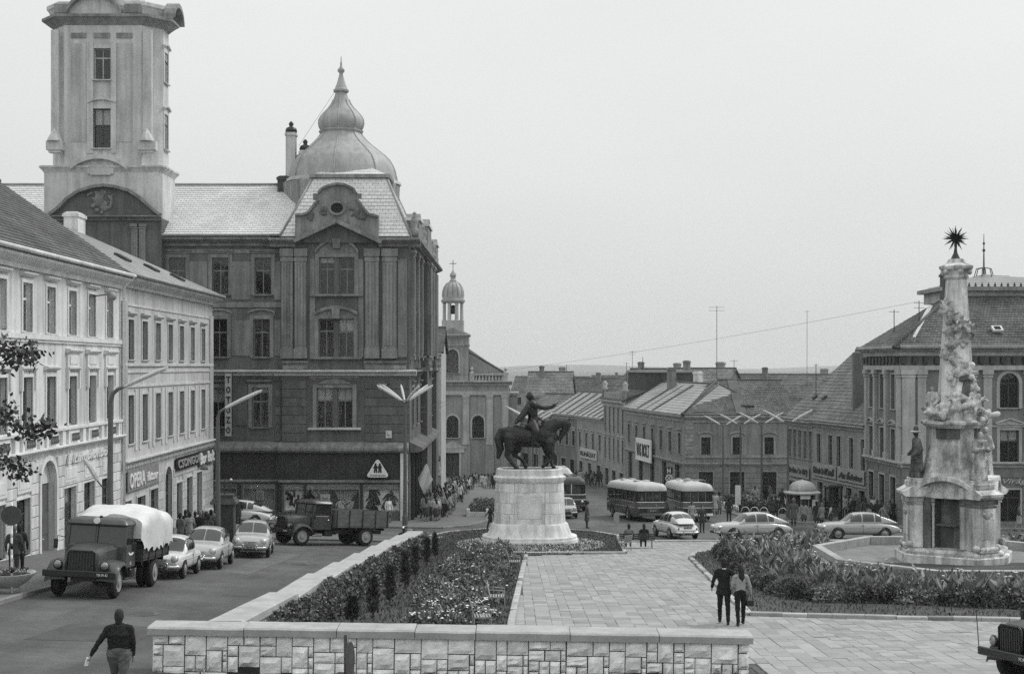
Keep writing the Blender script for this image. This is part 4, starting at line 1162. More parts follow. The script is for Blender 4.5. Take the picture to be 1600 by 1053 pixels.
MB().box(0, .5, -.1, .1, 0, 4.4).build('board', m_board, vs); MB().box(.0, .02, -.13, .1, 0, 4.4).box(.48, .5, -.13, .1, 0, 4.4).build('edge', m_grey, vs); MB().box(.2, .3, .1, .5, 3.9, 4.0).box(.2, .3, .1, .5, .4, .5).build('bracket', m_iron, vs)
for k, ch_ in enumerate('TOTÓZÓ'):
    obj('letter', text_fit(ch_, .3, .46 if ch_ != 'Ó' else .52, .05, m_black, .02), vs, T((.1, -.102, 3.75 - .71 * k)))
pl = thing('portrait_plaque', 'small pale plaque with a head in relief on the town hall corner wall', 'plaque'); pl.matrix_basis = T(rT.location) @ T((UT(603), -.1, ZT(684)))
MB().box(0, .42, -.06, .02, 0, .52).build('tablet', m_lime, pl); MB().ball((.21, -.07, .28), .12, 10, 0, (.8, .5, 1.1)).build('portrait', m_weath, pl, True)
fl = thing('flag', 'pale flag on a slanting staff above the street side of the town hall', 'flag'); fl.matrix_basis = T(rT.location) @ T((.1, 3.0, -8.6)) @ Matrix.Scale(.62, 4)
MB().tube([(0, 0, 0), (1.5, 0, 2.6)], .04, 6).build('staff', m_woodd, fl)
b = MB(); b.loft([[(1.45 * t + .13 * j + .05 * math.sin(t * 7 + j), .14 * math.sin(j * 1.5 + t * 4), 2.5 * t - .2 * j - .02 * j * j) for j in range(7)] for t in np.linspace(.25, .98, 9)], closed=False)
b.build('cloth', m_curt, fl, True)
# ================================================================== other houses round the square
def house(name, label, p0, p1, ze, depth, rise, floors, wm, tm, rm, zb=None, corn=.45, hip0=0.0, hip1=0.0, gable=True, wood=None, over=.4, courses=14, group=None, back=None, cprof=.4):
    """front from p0 to p1 (outside on the right hand of p0->p1), floors: (z0, z1, centres or count, width, options)"""
    dx, dy = p1[0] - p0[0], p1[1] - p0[1]; W = math.hypot(dx, dy)
    r = thing(name, label, 'building', (p0[0], p0[1], 0), math.atan2(dy, dx), group)
    if zb is None: zb = min(gz(*p0), gz(*p1)) - .6
    ops = []; ws = []
    for z0, z1, c, w, kw in floors:
        cs = [W * (k + .5) / c for k in range(c)] if isinstance(c, int) else c
        for u in cs: ops.append((u - w / 2, u + w / 2, z0, z1)); ws.append((u - w / 2, u + w / 2, z0, z1, kw))
    facade(r, I4, 0, W, zb, ze, ops, wm, .25)
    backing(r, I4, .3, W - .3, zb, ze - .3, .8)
    for a, c, d, e, kw in ws:
        k2 = dict(cols=2, tr=.3, wood=wood or m_woodd, sill=.1, hood=None, surr=.1, trim=tm, panes=False, deep=.15); k2.update(kw)
        window(r, I4, a, c, d, e, **k2)
    bk = MB(); bk.box(0, .25, .26, depth, zb, ze - .01); bk.box(W - .25, W, .26, depth, zb, ze - .01); bk.box(.25, W - .25, depth - .25, depth, zb, ze - .01)
    for nm, q in (('side_wall', (0, .25, .26, depth)), ('side_wall', (W - .25, W, .26, depth)), ('back_wall', (.25, W - .25, depth - .25, depth))):
        MB().box(q[0], q[1], q[2], q[3], zb, ze - .01).build(nm, back or wm, r)
    cornice(r, I4, -.05, W + .05, ze - corn, corn, cprof, tm)
    y0, y1, ym = -over, depth + over, depth / 2
    zr = ze + rise; zee = ze + .02
    roof_plane(r, (-.25, y0, zee), (W + .25, y0, zee), (W + .25 - hip1, ym, zr), (-.25 + hip0, ym, zr), courses, rm)
    roof_plane(r, (W + .25, y1, zee), (-.25, y1, zee), (-.25 + hip0, ym, zr), (W + .25 - hip1, ym, zr), max(4, courses // 2), rm)
    ridge(r, (-.25 + hip0, ym, zr + .03), (W + .25 - hip1, ym, zr + .03))
    for hp, u, uu in ((hip0, -.25, -.25 + hip0), (hip1, W + .25, W + .25 - hip1)):
        if hp:
            roof_plane(r, (u, y1 if u < 0 else y0, zee), (u, y0 if u < 0 else y1, zee), (uu, ym, zr), (uu, ym, zr), courses, rm)
            for yy in (y0, y1): ridge(r, (u, yy, zee + .04), (uu, ym, zr + .03), .1)
        else:
            u2 = .0 if u < 0 else W - .25
            MB(Matrix(((0, 1, 0, u2), (1, 0, 0, 0), (0, 0, 1, 0), (0, 0, 0, 1)))).slab([(0, ze - .02), (depth, ze - .02), (ym, zr - .12)], 0, .25).build('gable_wall', back or wm, r)
    return r, W

# corner house with hipped roof (front Y=130, street side running back)
m_cor = mat('corner_plaster', .25, .9, .2, .5, streak=.25); m_cort = mat('corner_trim', .33, .9, .2, .6, streak=.25)
k = 130 / 2100
cu = lambda x: (x - 1070) * k
cz = lambda y: (572 - y) * k
rC, WC = house('corner_shop_house', 'two-storey corner house with patched hipped tile roof behind the buses', (16.7, 130), (27.0, 130), cz(648), 11, 3.3,
    [(cz(710), cz(683), [cu(1103), cu(1152), cu(1202)], .9, dict(hood='curve', surr=.16, curt=.0, sill=.15)), (cz(772), cz(737), [cu(1103), cu(1152), cu(1202)], 1.4, dict(sill=0, tr=.25))],
    m_cor, m_cort, m_tile, hip0=4.2, hip1=0.0, corn=.75, courses=20)
cornice(rC, I4, 0, WC, cz(728), .3, .25, m_cort, 'string_course'); band(rC, I4, 0, WC, cz(715), cz(711), .1, m_cort)
rustic(rC, I4, .05, WC - .05, -13.3, cz(730), [(cu(x) - .8, cu(x) + .8, -13.4, cz(736)) for x in (1103, 1152, 1202)], .5, .06, m_cor)
rustic(rC, I4, .05, .8, cz(710), cz(655), [], .4, .07, m_cort)
MB().box(cu(1150), cu(1165), -.45, -.36, -.0, .0)
# light strip of new tiles on the roof
MB(T((cu(1150), -.4, cz(648) + .02)) @ RX(math.atan2(3.3, 5.9))).box(0, 1.0, 0.1, 6.6, .05, .075).build('patched_tiles', m_tilel, rC)
MB(T((cu(1096), -.4, cz(648) + .02)) @ RX(math.atan2(3.3, 5.9))).slab([(0, 0), (1, 0), (1, 1)], 0, .01) 
MB(T((cu(1085), -.4, cz(648) + .02)) @ RX(math.atan2(3.3, 5.9))).prism([(0, .4), (1.9, .4), (1.6, 1.6), (1.2, 2.3), (.7, 1.8)], .045, .07).build('patched_tiles', m_tilel, rC)
for x in (1167, 1176): MB(T((cu(x), 1.0, cz(648) + .8)) @ RX(math.atan2(3.3, 5.9))).box(-.3, .3, -.2, .2, .02, .2).build('roof_hatch', m_iron, rC)
# its street side
p0, p1 = Vector((13.0, 154)), Vector((16.7, 130.0)); Lc = (p1 - p0).length; an = math.atan2(p1.y - p0.y, p1.x - p0.x)
rD, WD = house('street_house', 'two-storey house with a row of tall narrow windows running back from the patched corner house', (13.0, 154), (16.7, 130.15), cz(648), 9, 2.9,
    [(cz(711), cz(678), 7, 1.0, dict(hood='flat', surr=.15)), (-12.6, -9.6, 5, 1.7, dict(sill=0, tr=.25))], m_cor, m_cort, m_tin, corn=.7, courses=12, hip1=3.5, zb=-14.5)
cornice(rD, I4, 0, WD, cz(728), .3, .25, m_cort, 'string_course')
for x, w_, tone in ((6.5, 2.4, m_tilel), (9.5, 1.6, m_tin), (13, 2, m_tilel)):
    MB(T((x, -.4, cz(648) + .05)) @ RX(math.atan2(2.9, 4.9))).box(0, w_ * .35, .1, 5.2, .03, .055).build('patched_roofing', tone, rD)
chimney(rD, 7, 3.5, -3.2, -.2, .9, .8); chimney(rD, 12, 5, -2.2, -.6, 1.6, .6, m_lime)
# tall narrow house with attic
rE, WE = house('tall_house', 'tall narrow three-storey house with ornamental attic parapet', (11.3, 166), (13.0, 154.2), -4.0, 10, 2.2,
    [(-7.9, -4.9, 5, .9, dict(surr=.12, sill=.1)), (-11.3, -8.6, 5, .9, dict(hood='flat', surr=.12)), (-15, -12.4, 3, 2.0, dict(sill=0))], m_far, m_fart, m_tile, corn=.8, zb=-16, courses=12)
b = MB(); b.box(0, WE, -.1, .2, -3.9, -3.2); b.build('parapet', m_far, rE)
for u in (.4, WE - .4): MB().lathe([(.4, 0), (.4, 1.0), (.5, 1.1), (.25, 1.3), (.35, 1.8), (.1, 2.1)], (u, .1, -3.9), 6).build('parapet_vase', m_fart, rE, True)
MB().box(2.5, WE - .2, 2.5, 8.5, -4, -.75).build('mansard_block', m_tile, rE); MB().box(2.3, WE, 2.3, 8.7, -.75, -.5).build('mansard_cap', m_tin, rE)
MB().lathe([(.3, 0), (.06, .5), (.03, 1.6)], (4, 4, -.5), 6).build('finial', m_iron, rE)
# far row
farw = [(-10.6, -8.6, 4, .9, dict(hood='curve', surr=.1)), (-14.8, -12.4, 3, 1.6, dict(sill=0))]
rF1, WF = house('far_shop_house', 'low two-storey house with arched window hoods beside the tall narrow house', (8.6, 178), (11.3, 166.2), -6.5, 9, 2.9, farw, m_far, m_fart, m_tin, zb=-16.5, corn=.5, courses=10)
rF2, _ = house('far_shop_house', 'low grey two-storey house with ribbed roof seen behind the bronze horse', (5.4, 186), (8.6, 178.1), -6.5, 9, 2.9, farw, mat('old_plaster_dark', .17, .9, .2, .5, streak=.2), m_fart, m_tin, zb=-17, corn=.5, courses=10)
rF3, _ = house('far_shop_house', 'low house tucked between the church and the bronze horse', (1.2, 193), (5.4, 186.1), -7.2, 9, 3.2, farw, m_far, m_fart, m_tilel, zb=-17.5, corn=.5, courses=10)
for r_, n_ in ((rF1, 5), (rF2, 4)):
    for k in range(n_): MB(T((1 + 2.4 * k, -.4, -6.45)) @ RX(math.atan2(2.9, 4.9))).box(0, .5, .1, 5.4, .03, .06).build('roof_seam', m_tilel, r_)
shop_sign('pale sign board with dark lettering over far shops by the tall narrow house', T((9.0, 176.0, -11.9)) @ RZ(math.atan2(-11.8, 2.7)), 7.5, 1.3, 'RUHÁZAT', ltr_d, m_board, .1, .03, 0, .3)
shop_sign('white sign board with dark capitals on the street side of the patched corner house', T((13.9, 147.6, -10.2)) @ RZ(an) @ T((0, -.2, 0)), 6.5, 2.4, 'VAS BOLT', ltr_d, m_white, .15, .05, 0, .5)
# roofs further back
bgs = [((2.5, 232), (10, 231), -5.2, 9, 4.2, 'far gabled house with pale end wall behind the church roofs', m_tilel, m_chim), ((10.5, 240), (24, 236), -5.8, 9, 3.6, 'long far brick house with a flat-looking ridge behind the ribbed roofs', m_tile, m_far),
       ((14, 205), (20, 186), -4.6, 9, 4.2, 'far tiled house behind the tall narrow house', m_tile, m_far), ((19, 176), (27, 172), -3.6, 10, 3.3, 'pale gabled house rising behind the patched corner roof', m_tilel, m_chim),
       ((30, 190), (48, 186), -4.2, 10, 3.0, 'dark roofed far house behind the right hand row', m_tile, m_far), ((40, 262), (66, 256), -7, 10, 4, 'hazy far house with plain roof beyond the rooftops', m_tile, m_far), ((-22, 300), (-2, 296), -8, 10, 4, 'hazy far house beyond the church', m_tile, m_far), ((0, 330), (18, 326), -6.0, 10, 3.4, 'hazy far roof above the ribbed roofs', m_tile, m_far), ((24, 420), (50, 414), -8, 12, 5, 'faint distant house on the valley floor', m_tile, m_far)]
for q0, q1, ze, dep, rs, lb, rm, wm in bgs:
    r_, w_ = house('far_house', lb, q0, q1, ze, dep, rs, [(ze - 3.4, ze - 1.6, max(2, int(math.hypot(q1[0] - q0[0], q1[1] - q0[1]) / 3.2)), 1.0, {})], wm, m_fart, rm, courses=8)
    chimney(r_, w_ * .3, dep * .4, ze + rs * .5, ze + rs + 1.0, .8, .7); chimney(r_, w_ * .75, dep * .6, ze + rs * .5, ze + rs + .8, 1.1, .7, m_far)

# right hand row
m_row = mat('row_plaster', .29, .9, .18, .5, streak=.2); m_rowt = mat('row_trim', .36, .9, .18, .6, streak=.2)
q0, q1, qm = Vector((23.4, 114.0)), Vector((26.05, 98.6)), Vector((24.33, 108.6))
wr = dict(surr=.1, sill=.1, panes=False)
rG, WG = house('row_house', 'two-storey row house with five shuttered windows behind the domed kiosk', q0[:], qm[:], -4.45, 12.5, 5.8, [(-7.6, -5.3, 5, .7, dict(surr=.08, wood=m_grey, curt=.9)), (-11.6, -9.7, 3, 1.5, dict(sill=0, surr=0, tr=.35))], m_row, m_rowt, m_tilel, zb=-13, corn=.5, courses=22)
rH, WH = house('row_house', 'two-storey row house with plain windows adjoining the corner palace', qm[:], q1[:], -4.4, 12.5, 5.8, [(-7.7, -5.4, [1.2, 3.5, 5.1, 7.4, 9.5], .75, dict(surr=.1)), (-11.3, -9.2, [1.5, 4.3, 7.0, 9.3], 1.1, dict(sill=0))], m_row, m_rowt, m_tilel, zb=-12.6, corn=.45, courses=22)
ar = math.atan2(qm.y - q0.y, qm.x - q0.x); ar2 = math.atan2(q1.y - qm.y, q1.x - qm.x)
band(rG, I4, 0, WG, -9.55, -9.4, .12, m_rowt); band(rH, I4, 0, WH, -9.0, -8.85, .12, m_rowt)
def Msign(p, a, u, z): return T((p.x, p.y, 0)) @ RZ(a) @ T((u, -.14, z))
shop_sign('dark letters on pale fascia above the shop behind the domed kiosk', Msign(q0, ar, .5, -9.2), WG - 1, 1.0, 'Ruha és Báj', ltr_d, mat('fascia_pale', .34, .8, .15, 1), .05, .06, 0, .22)
shop_sign('dark letters on pale fascia over the phone booth', Msign(qm, ar2, .3, -8.75), 4.6, 1.0, 'Divat és Kézmű', ltr_d, mat('fascia_pale', .34, .8, .15, 1), .05, .06, .2, .22)
shop_sign('dark script letters on pale fascia next to the corner palace', Msign(qm, ar2, 5.2, -8.75), 4.8, 1.0, 'Az Ízletes', ltr_d, mat('fascia_pale', .34, .8, .15, 1), .05, .06, .3, .22)
chimney(rG, 3, 7.5, 0, 2.6, .9, .8, m_woodd); chimney(rH, 3, 7, 0.3, 2.0, .8, .7, m_chim); chimney(rH, 6, 5.0, .3, 2.4, 1.6, .7, m_woodd)
for r_, u in ((rG, 2), (rG, 4), (rH, 4.5)): MB(T((u, 1.6, -2.6)) @ RX(.72)).box(-.25, .25, -.2, .2, .0, .15).build('roof_hatch', m_woodd, r_)

# corner palace on the right
k = 91 / 2100
PX, PY = 608 * k, 91.0
rP = thing('corner_palace', 'stately three-storey corner palace with pilasters and roof lantern behind the column', 'building', (PX, PY, 0), 0)
pu = lambda x: (x - 1408) * k
pz = lambda y: (572 - y) * k
ML = T((-.35, 7.6, 0)) @ RZ(math.atan2(-7.6, .35))
WL = math.hypot(7.6, .35); WP = 16.5
opp = []
for x in (1562, 1484, 1640, 1718): opp += [(pu(x), pu(x + 30), pz(637), pz(583)), (pu(x), pu(x + 30), pz(722), pz(672)), (pu(x - 4), pu(x + 32), pz(815), pz(765))]
facade(rP, I4, 0, WP, -12, 1.0, opp, m_pal, .3)
backing(rP, I4, .3, WP, -12, .9)
for i, (a, c, d, e) in enumerate(opp):
    if i % 3 == 0: window(rP, I4, a, c, d, e, 2, .3, m_woodd, .15, None, (c - a) / 2, .22, m_palt, wallm=m_pal)
    elif i % 3 == 1: window(rP, I4, a, c, d, e, 2, .35, m_woodd, .15, 'ped', 0, .2, m_palt, curt=.35)
    else: window(rP, I4, a, c, d, e, 2, .25, m_woodd, .0, None, 0, .12, m_palt, name='shop_window')
wl_ = [1.2, 3.6, 6.0]
opl = []
for u in wl_: opl += [(u - .42, u + .42, pz(640), pz(585)), (u - .45, u + .45, pz(725), pz(672)), (u - .6, u + .6, -11.2, pz(748))]
facade(rP, ML, 0, WL, -12, 1.0, opl, m_pal, .3)
backing(rP, ML, .3, WL - .3, -12, .9)
for i, (a, c, d, e) in enumerate(opl):
    window(rP, ML, a, c, d, e, 2, .3, m_woodd, .12 if i % 3 < 2 else 0, (None, 'ped', None)[i % 3], 0, .12, m_palt, panes=False)
for u in (.15, 2.15, 4.6, 7.2): pilaster(rP, ML, u, u + .4, pz(722), pz(578), .22, m_palt, 0, .5, .5)
for x in (1409, 1433, 1512, 1536, 1600, 1680): pilaster(rP, I4, pu(x), pu(x + (20 if x == 1409 else 13)), pz(722), pz(578), .16, m_palt, 0, .5, .5)
for M_, a, c in ((I4, -.25, WP), (ML, -.1, WL + .25)):
    cornice(rP, M_, a, c, pz(556), .75, .75, m_palt); band(rP, M_, a + .15, c - .15, pz(578), pz(571), .25, m_palt)
    cornice(rP, M_, a, c, pz(730), .38, .35, m_palt, 'string_course'); band(rP, M_, a + .1, c - .1, pz(667), pz(664), .1, m_palt)
    dentils(rP, M_, a + .2, c - .2, pz(568), pz(558), .35, .75, m_woodd, 'eave_brackets')
rustic(rP, I4, .05, WP, -11.4, pz(732), [(a - .15, c + .15, d - 2, e + .3) for a, c, d, e in opp if e < -6], .55, .06, m_pal)
rustic(rP, ML, .05, WL - .05, -11.4, pz(732), [(a - .15, c + .15, d - 2, e + .2) for a, c, d, e in opl if e < -7], .55, .06, m_pal)
for u in (2.4, 4.8): MB(ML).lathe([(.05, 0), (.32, .02), (.25, .1), (.05, .14)], (u, 0, 0), 10) 
# roof: mansard slopes up to a lantern block
E0, E1, E2 = (-.7, -.75, 1.25), (WP, -.75, 1.25), (-.95, 7.9, 1.25)
R0, R1 = (5.2, 5.2, 5.2), (WP, 5.2, 5.2)
roof_plane(rP, E0, E1, R1, R0, 22, m_tile); roof_plane(rP, E2, E0, R0, (5.2, 5.6, 5.2), 22, m_tile)
roof_plane(rP, (WP, 12, 1.25), (-.95, 7.9, 1.25), (5.2, 5.6, 5.2), (WP, 5.6, 5.2), 6, m_tile)
ridge(rP, (-.7, -.75, 1.3), (5.2, 5.2, 5.25), .12)
MB(T((.9, .3, 1.95)) @ RZ(.1)).beam((0, 0, 0), (2.6, 3.2, 2.3), .3, .06).build('roof_walkway', m_thledge, rP)
b = MB(); b.box(4.6, WP, 4.9, 10, 4.6, pz(462) + .6); b.build('lantern_block', m_palt, rP)
bx0, bx1, by0, by1, bz = 4.2, 10.2, 4.4, 10.4, pz(462) + .6
MB().box(bx0, WP, by0, by1, bz, bz + .25).build('lantern_cornice', m_towert, rP)
for q in ([(bx0, by0), (WP + 2, by0)], [(bx0, by1), (bx0, by0)]):
    roof_plane(rP, q[0][:] + (bz + .25,), q[1][:] + (bz + .25,), (8.2, 7.4, bz + 1.35), (8.2, 7.4, bz + 1.35), 6, m_tin)
b = MB()
for i in range(26):
    x = bx0 + .1 + i * .46; b.lathe([(.12, 0), (.03, .3)], (x, by0 + .1, bz + .25), 4)
b.build('roof_cresting', m_iron, rP)['kind'] = 'stuff'
b = MB().tube([(8.2, 7.4, bz + 1.3), (8.2, 7.4, bz + 4.3)], [.07, .02], 6)
b.ball((8.2, 7.4, bz + 3.1), .12, 6).ball((8.2, 7.4, bz + 3.6), .1, 6); b.build('finial', m_iron, rP)
b = MB()
for a in range(6):
    c, s_ = math.cos(a * PI / 3), math.sin(a * PI / 3); b.tube([(8.2 + c * .75, 7.4 + s_ * .75, bz + 1.0), (8.2 + c * .55, 7.4 + s_ * .55, bz + 1.75), (8.2, 7.4, bz + 1.85)], .035, 5)
b.build('finial_crown', m_iron, rP)
chimney(rP, pu(1516), 4.6, 4.0, 6.6, .9, .9, m_woodd); MB(T((pu(1565), .9, 2.45)) @ RX(.6)).box(-.35, .35, -.3, .3, .03, .2).build('skylight', m_thledge, rP)
MB(T((pu(1565), .9, 2.45)) @ RX(.6)).box(-.22, .22, -.2, .2, .2, .21).build('skylight_pane', m_dark, rP)
MB().box(-.3, WP, 11.6, 12, -12, 1.0).build('wall', m_pal, rP)
shop_sign('faint script sign above the palace shop beside the column', T((PX, PY, 0)) @ T((pu(1565), -.1, pz(758))), 3.2, .5, 'Virágüzlet', m_palt, None, .04, .0, .3, .03)

# ================================================================== church
k = 190 / 2100
CX = (707 - 800) * k
rK = thing('church', 'grey baroque church with domed belfry and arched windows at the foot of the square', 'church', (CX, 190, 0), 0)
ku = lambda x: (x - 707) * k
kz = lambda y: (572 - y) * k
opk = []
for x in (747, 707, 667): opk.append((ku(x) - .85, ku(x) + .85, kz(684), kz(649)))
dk = (-.95, .95, -16.6, kz(708))
facade(rK, I4, ku(619), ku(795), -17.5, kz(598), opk + [dk], m_church, .4)
backing(rK, I4, ku(619), ku(795), -17, kz(602), 1.2)
for o_ in opk: window(rK, I4, *o_, 2, 0, m_woodd, .3, None, .85, .25, m_churcht, wallm=m_church, panes=False, rows=3)
d = MB().box(-.95, -.03, .3, .4, -16.6, kz(708)).box(.03, .95, .3, .4, -16.6, kz(708)).build('door', m_woodd, rK); MB().ball((.15, .28, -15.2), .08, 6).build('handle', m_chrome, d)
b = MB(); b.box(-1.35, -.95, -.25, .05, -16.6, kz(707)); b.box(.95, 1.35, -.25, .05, -16.6, kz(707)); b.box(-1.7, 1.7, -.4, .05, kz(707), kz(700)); b.build('door_surround', m_churcht, rK)
MB().slab([(-1.9, kz(700)), (1.9, kz(700)), (0, kz(688))], -.45, .05).build('door_pediment', m_churcht, rK)
for x in (690, 728, 765, 789, 649): pilaster(rK, I4, ku(x) - .45, ku(x) + .45, kz(695), kz(617), .2, m_churcht, 0, .5, .5)
for x in (690, 728, 765, 789, 649): MB().box(ku(x) - .6, ku(x) + .6, -.25, 0, -17.4, kz(696)).build('pilaster_pedestal', m_church, rK)
band(rK, I4, ku(619), ku(795) + .1, kz(617), kz(611), .3, m_churcht, 'architrave'); cornice(rK, I4, ku(619) - .2, ku(795) + .5, kz(602), .7, .7, m_churcht)
for x in (747, 690 + 17): MB().lathe([(.1, 0), (.45, .02), (.45, .1), (.1, .12)], (0, 0, 0), 4) 
for sg in (-1, 1):
    a, c = (ku(734), ku(795)) if sg > 0 else (ku(619), ku(680))
    b = MB(); b.box(a, c, -.1, .3, kz(597), kz(595)); b.box(a, c, -.12, .32, kz(586), kz(583)); b.build('balustrade_rail', m_churcht, rK)
    n_ = 9
    for i in range(n_): MB().lathe([(.1, 0), (.18, .25), (.09, .55), (.14, .85)], (a + .9 + (c - a - 1.8) * i / (n_ - 1), .1, kz(595)), 6).build('baluster', m_churcht, rK)
    for u in (a + .3, c - .45): MB().box(u - .35, u + .35, -.15, .4, kz(599), kz(582)).lathe([(.3, 0), (.1, .2), (.28, .5), (.02, .85)], (u, .1, kz(582)), 8).build('balustrade_pier', m_churcht, rK)
t0, t1 = ku(683), ku(732)
otk = (ku(707) - .85, ku(707) + .85, kz(583), kz(546))
facade(rK, I4, t0, t1, kz(600), kz(526), [otk], m_church, .4, 'tower_wall')
MB().box(t0, t1, .41, 4.5, kz(600), kz(526)).build('tower_core', m_church, rK)
window(rK, I4, *otk, 2, 0, m_woodd, .2, None, .85, .25, m_churcht, wallm=m_church, panes=False, rows=3, deep=.1)
cornice(rK, I4, t0 - .2, t1 + .2, kz(541), .25, .25, m_churcht, 'string_course'); cornice(rK, I4, t0 - .3, t1 + .3, kz(527), .4, .55, m_churcht)
MB().slab([(t0 - .3, kz(523)), (t1 + .3, kz(523)), (0, kz(509))], -.45, 3.5).build('tower_pediment', m_churcht, rK)
MB().slab([(t0 + .4, kz(521.5)), (t1 - .4, kz(521.5)), (0, kz(512))], -.48, -.45).build('pediment_field', m_church, rK)
MB().prism([(ku(690), .3), (ku(724), .3), (ku(724), 3.3), (ku(690), 3.3)], kz(524), kz(500)).build('belfry_base', m_churcht, rK)
for a in range(8):
    t = a * PI / 4 + PI / 8; MB().lathe([(.26, 0), (.22, .2), (.2, 2.4), (.3, 2.55)], (1.35 * math.cos(t), 1.8 + 1.35 * math.sin(t), kz(501)), 8).build('belfry_column', m_churcht, rK)
MB().lathe([(.3, 0), (.55, .2), (.4, .8), (.3, 1.2), (.05, 1.3)], (0, 1.8, kz(490)), 12).build('bell', m_bronze, rK, True)
dpk = [(18, 472), (19, 470), (19, 468), (17, 467), (17, 463), (16.5, 455), (14.5, 448), (10.5, 442), (6, 439.5), (5, 439), (5.5, 438), (5.5, 437), (4, 436), (4, 431), (5.5, 430), (5, 427), (2.5, 424), (1, 421), (.5, 419), (.4, 406)]
MB().lathe([(r * k, kz(y)) for r, y in dpk], (0, 1.8, 0), 24).build('belfry_dome', m_lead, rK, 60)
for a in range(12):
    t = 2 * PI * a / 12; pts = [(r * k * 1.02 * math.cos(t), 1.8 + r * k * 1.02 * math.sin(t), kz(y)) for r, y in dpk[4:9]]; MB().tube(pts, .05, 4).build('dome_rib', m_towert, rK)
MB().box(-.5, .5, 1.76, 1.84, kz(411), kz(410)).box(-.05, .05, 1.77, 1.83, kz(418), kz(405)).build('cross', m_iron, rK)
roof_plane(rK, (ku(790), .6, kz(583)), (ku(790), 26, kz(583)), (ku(733) - 1.5, 26, kz(540)), (ku(733) - 1.5, .6, kz(540)), 10, m_tile)
roof_plane(rK, (ku(624), 26, kz(583)), (ku(624), .6, kz(583)), (ku(681) + 1.5, .6, kz(540)), (ku(681) + 1.5, 26, kz(540)), 10, m_tile)
MB().slab([(ku(624), kz(600)), (ku(790), kz(600)), (ku(790), kz(584)), (ku(733), kz(545)), (ku(681), kz(545)), (ku(624), kz(584))], .6, .9).build('nave_gable', m_church, rK)
MB().box(ku(795) - .4, ku(795), .41, 26, -17.5, kz(598)).build('nave_wall', m_church, rK); MB().box(ku(619), ku(619) + .4, .41, 26, -17.5, kz(598)).build('nave_wall', m_church, rK)
MB().box(ku(795), ku(808), 2, 12, -17.5, kz(618)).box(ku(795), ku(808) + .3, 1.8, 12, kz(618), kz(614)).build('side_chapel', m_church, rK)
# pale house edge between town hall and church
rQ, _ = house('pale_house', 'pale narrow house front at the end of the town hall street', (-16.5, 128.2), (-6.75, 128.2), 1.3, 9, 2.5, [(-3.5, -1, 3, 1.2, dict(hood='flat')), (-9, -6.4, 3, 1.2, dict(hood='flat')), (-13.5, -10.8, 3, 1.5, dict(sill=0))], m_palt, m_wallA2, m_tile, zb=-14.5, corn=.6)
pilaster(rQ, I4, 9.1, 9.65, -10, .7, .15, m_wallA2); band(rQ, I4, 0, 9.8, -10.4, -10.1, .3, m_wallA2)
shop_sign('small white sign at the foot of the pale house by the church', T((-8.0, 128.0, -9.0)), 1.2, .45, 'OFSZ', ltr_w, m_woodd, .1, .04, 0, .08)
# ================================================================== square: kerbs, paving, walls, planting
def xy(v): return (v.x, v.y)
rng = random.Random(21)
def kerb(name, pts, h, w, m, L=.95, below=.25, gap=.012, jitter=.01):
    """kerb of single stones along a line on the ground; the bed it stands on is the setting's object"""
    pts = [Vector((p[0], p[1])) for p in pts]
    base = MB(); first = None; stones = []
    for a, c in zip(pts[:-1], pts[1:]):
        n = max(1, round((c - a).length / L)); d = (c - a).normalized(); nn = Vector((-d.y, d.x))
        cuts = [0] + sorted(min(.97, max(.03, (k + rng.uniform(-.18, .18)) / n)) for k in range(1, n)) + [1]
        for t0, t1 in zip(cuts[:-1], cuts[1:]):
            p, q = a.lerp(c, t0) + d * gap / 2, a.lerp(c, t1) - d * gap / 2
            stones.append((p, q, nn))
        p, q = a, c
        vs = [p - nn * w * .45, q - nn * w * .45, q + nn * w * .45, p + nn * w * .45]
        base.add([(v.x, v.y, gz(v.x, v.y) - below) for v in vs] + [(v.x, v.y, gz(v.x, v.y) + h - .03) for v in vs], [(0, 1, 5, 4), (1, 2, 6, 5), (2, 3, 7, 6), (3, 0, 4, 7), (4, 5, 6, 7)])
    ko = structure(base.build(name, m_kerbd))
    for p, q, nn in stones:
        j = rng.uniform(-jitter, jitter); b = .02
        sec = lambda v: [(v.x - nn.x * w / 2, v.y - nn.y * w / 2, gz(v.x, v.y) - below), (v.x - nn.x * w / 2, v.y - nn.y * w / 2, gz(v.x, v.y) + h + j - b), (v.x - nn.x * (w / 2 - b), v.y - nn.y * (w / 2 - b), gz(v.x, v.y) + h + j),
                         (v.x + nn.x * (w / 2 - b), v.y + nn.y * (w / 2 - b), gz(v.x, v.y) + h + j), (v.x + nn.x * w / 2, v.y + nn.y * w / 2, gz(v.x, v.y) + h + j - b), (v.x + nn.x * w / 2, v.y + nn.y * w / 2, gz(v.x, v.y) - below)]
        MB().loft([sec(p), sec(q)]).build('kerb_stone', m if rng.random() > .18 else m_kerbd, ko)
    return ko

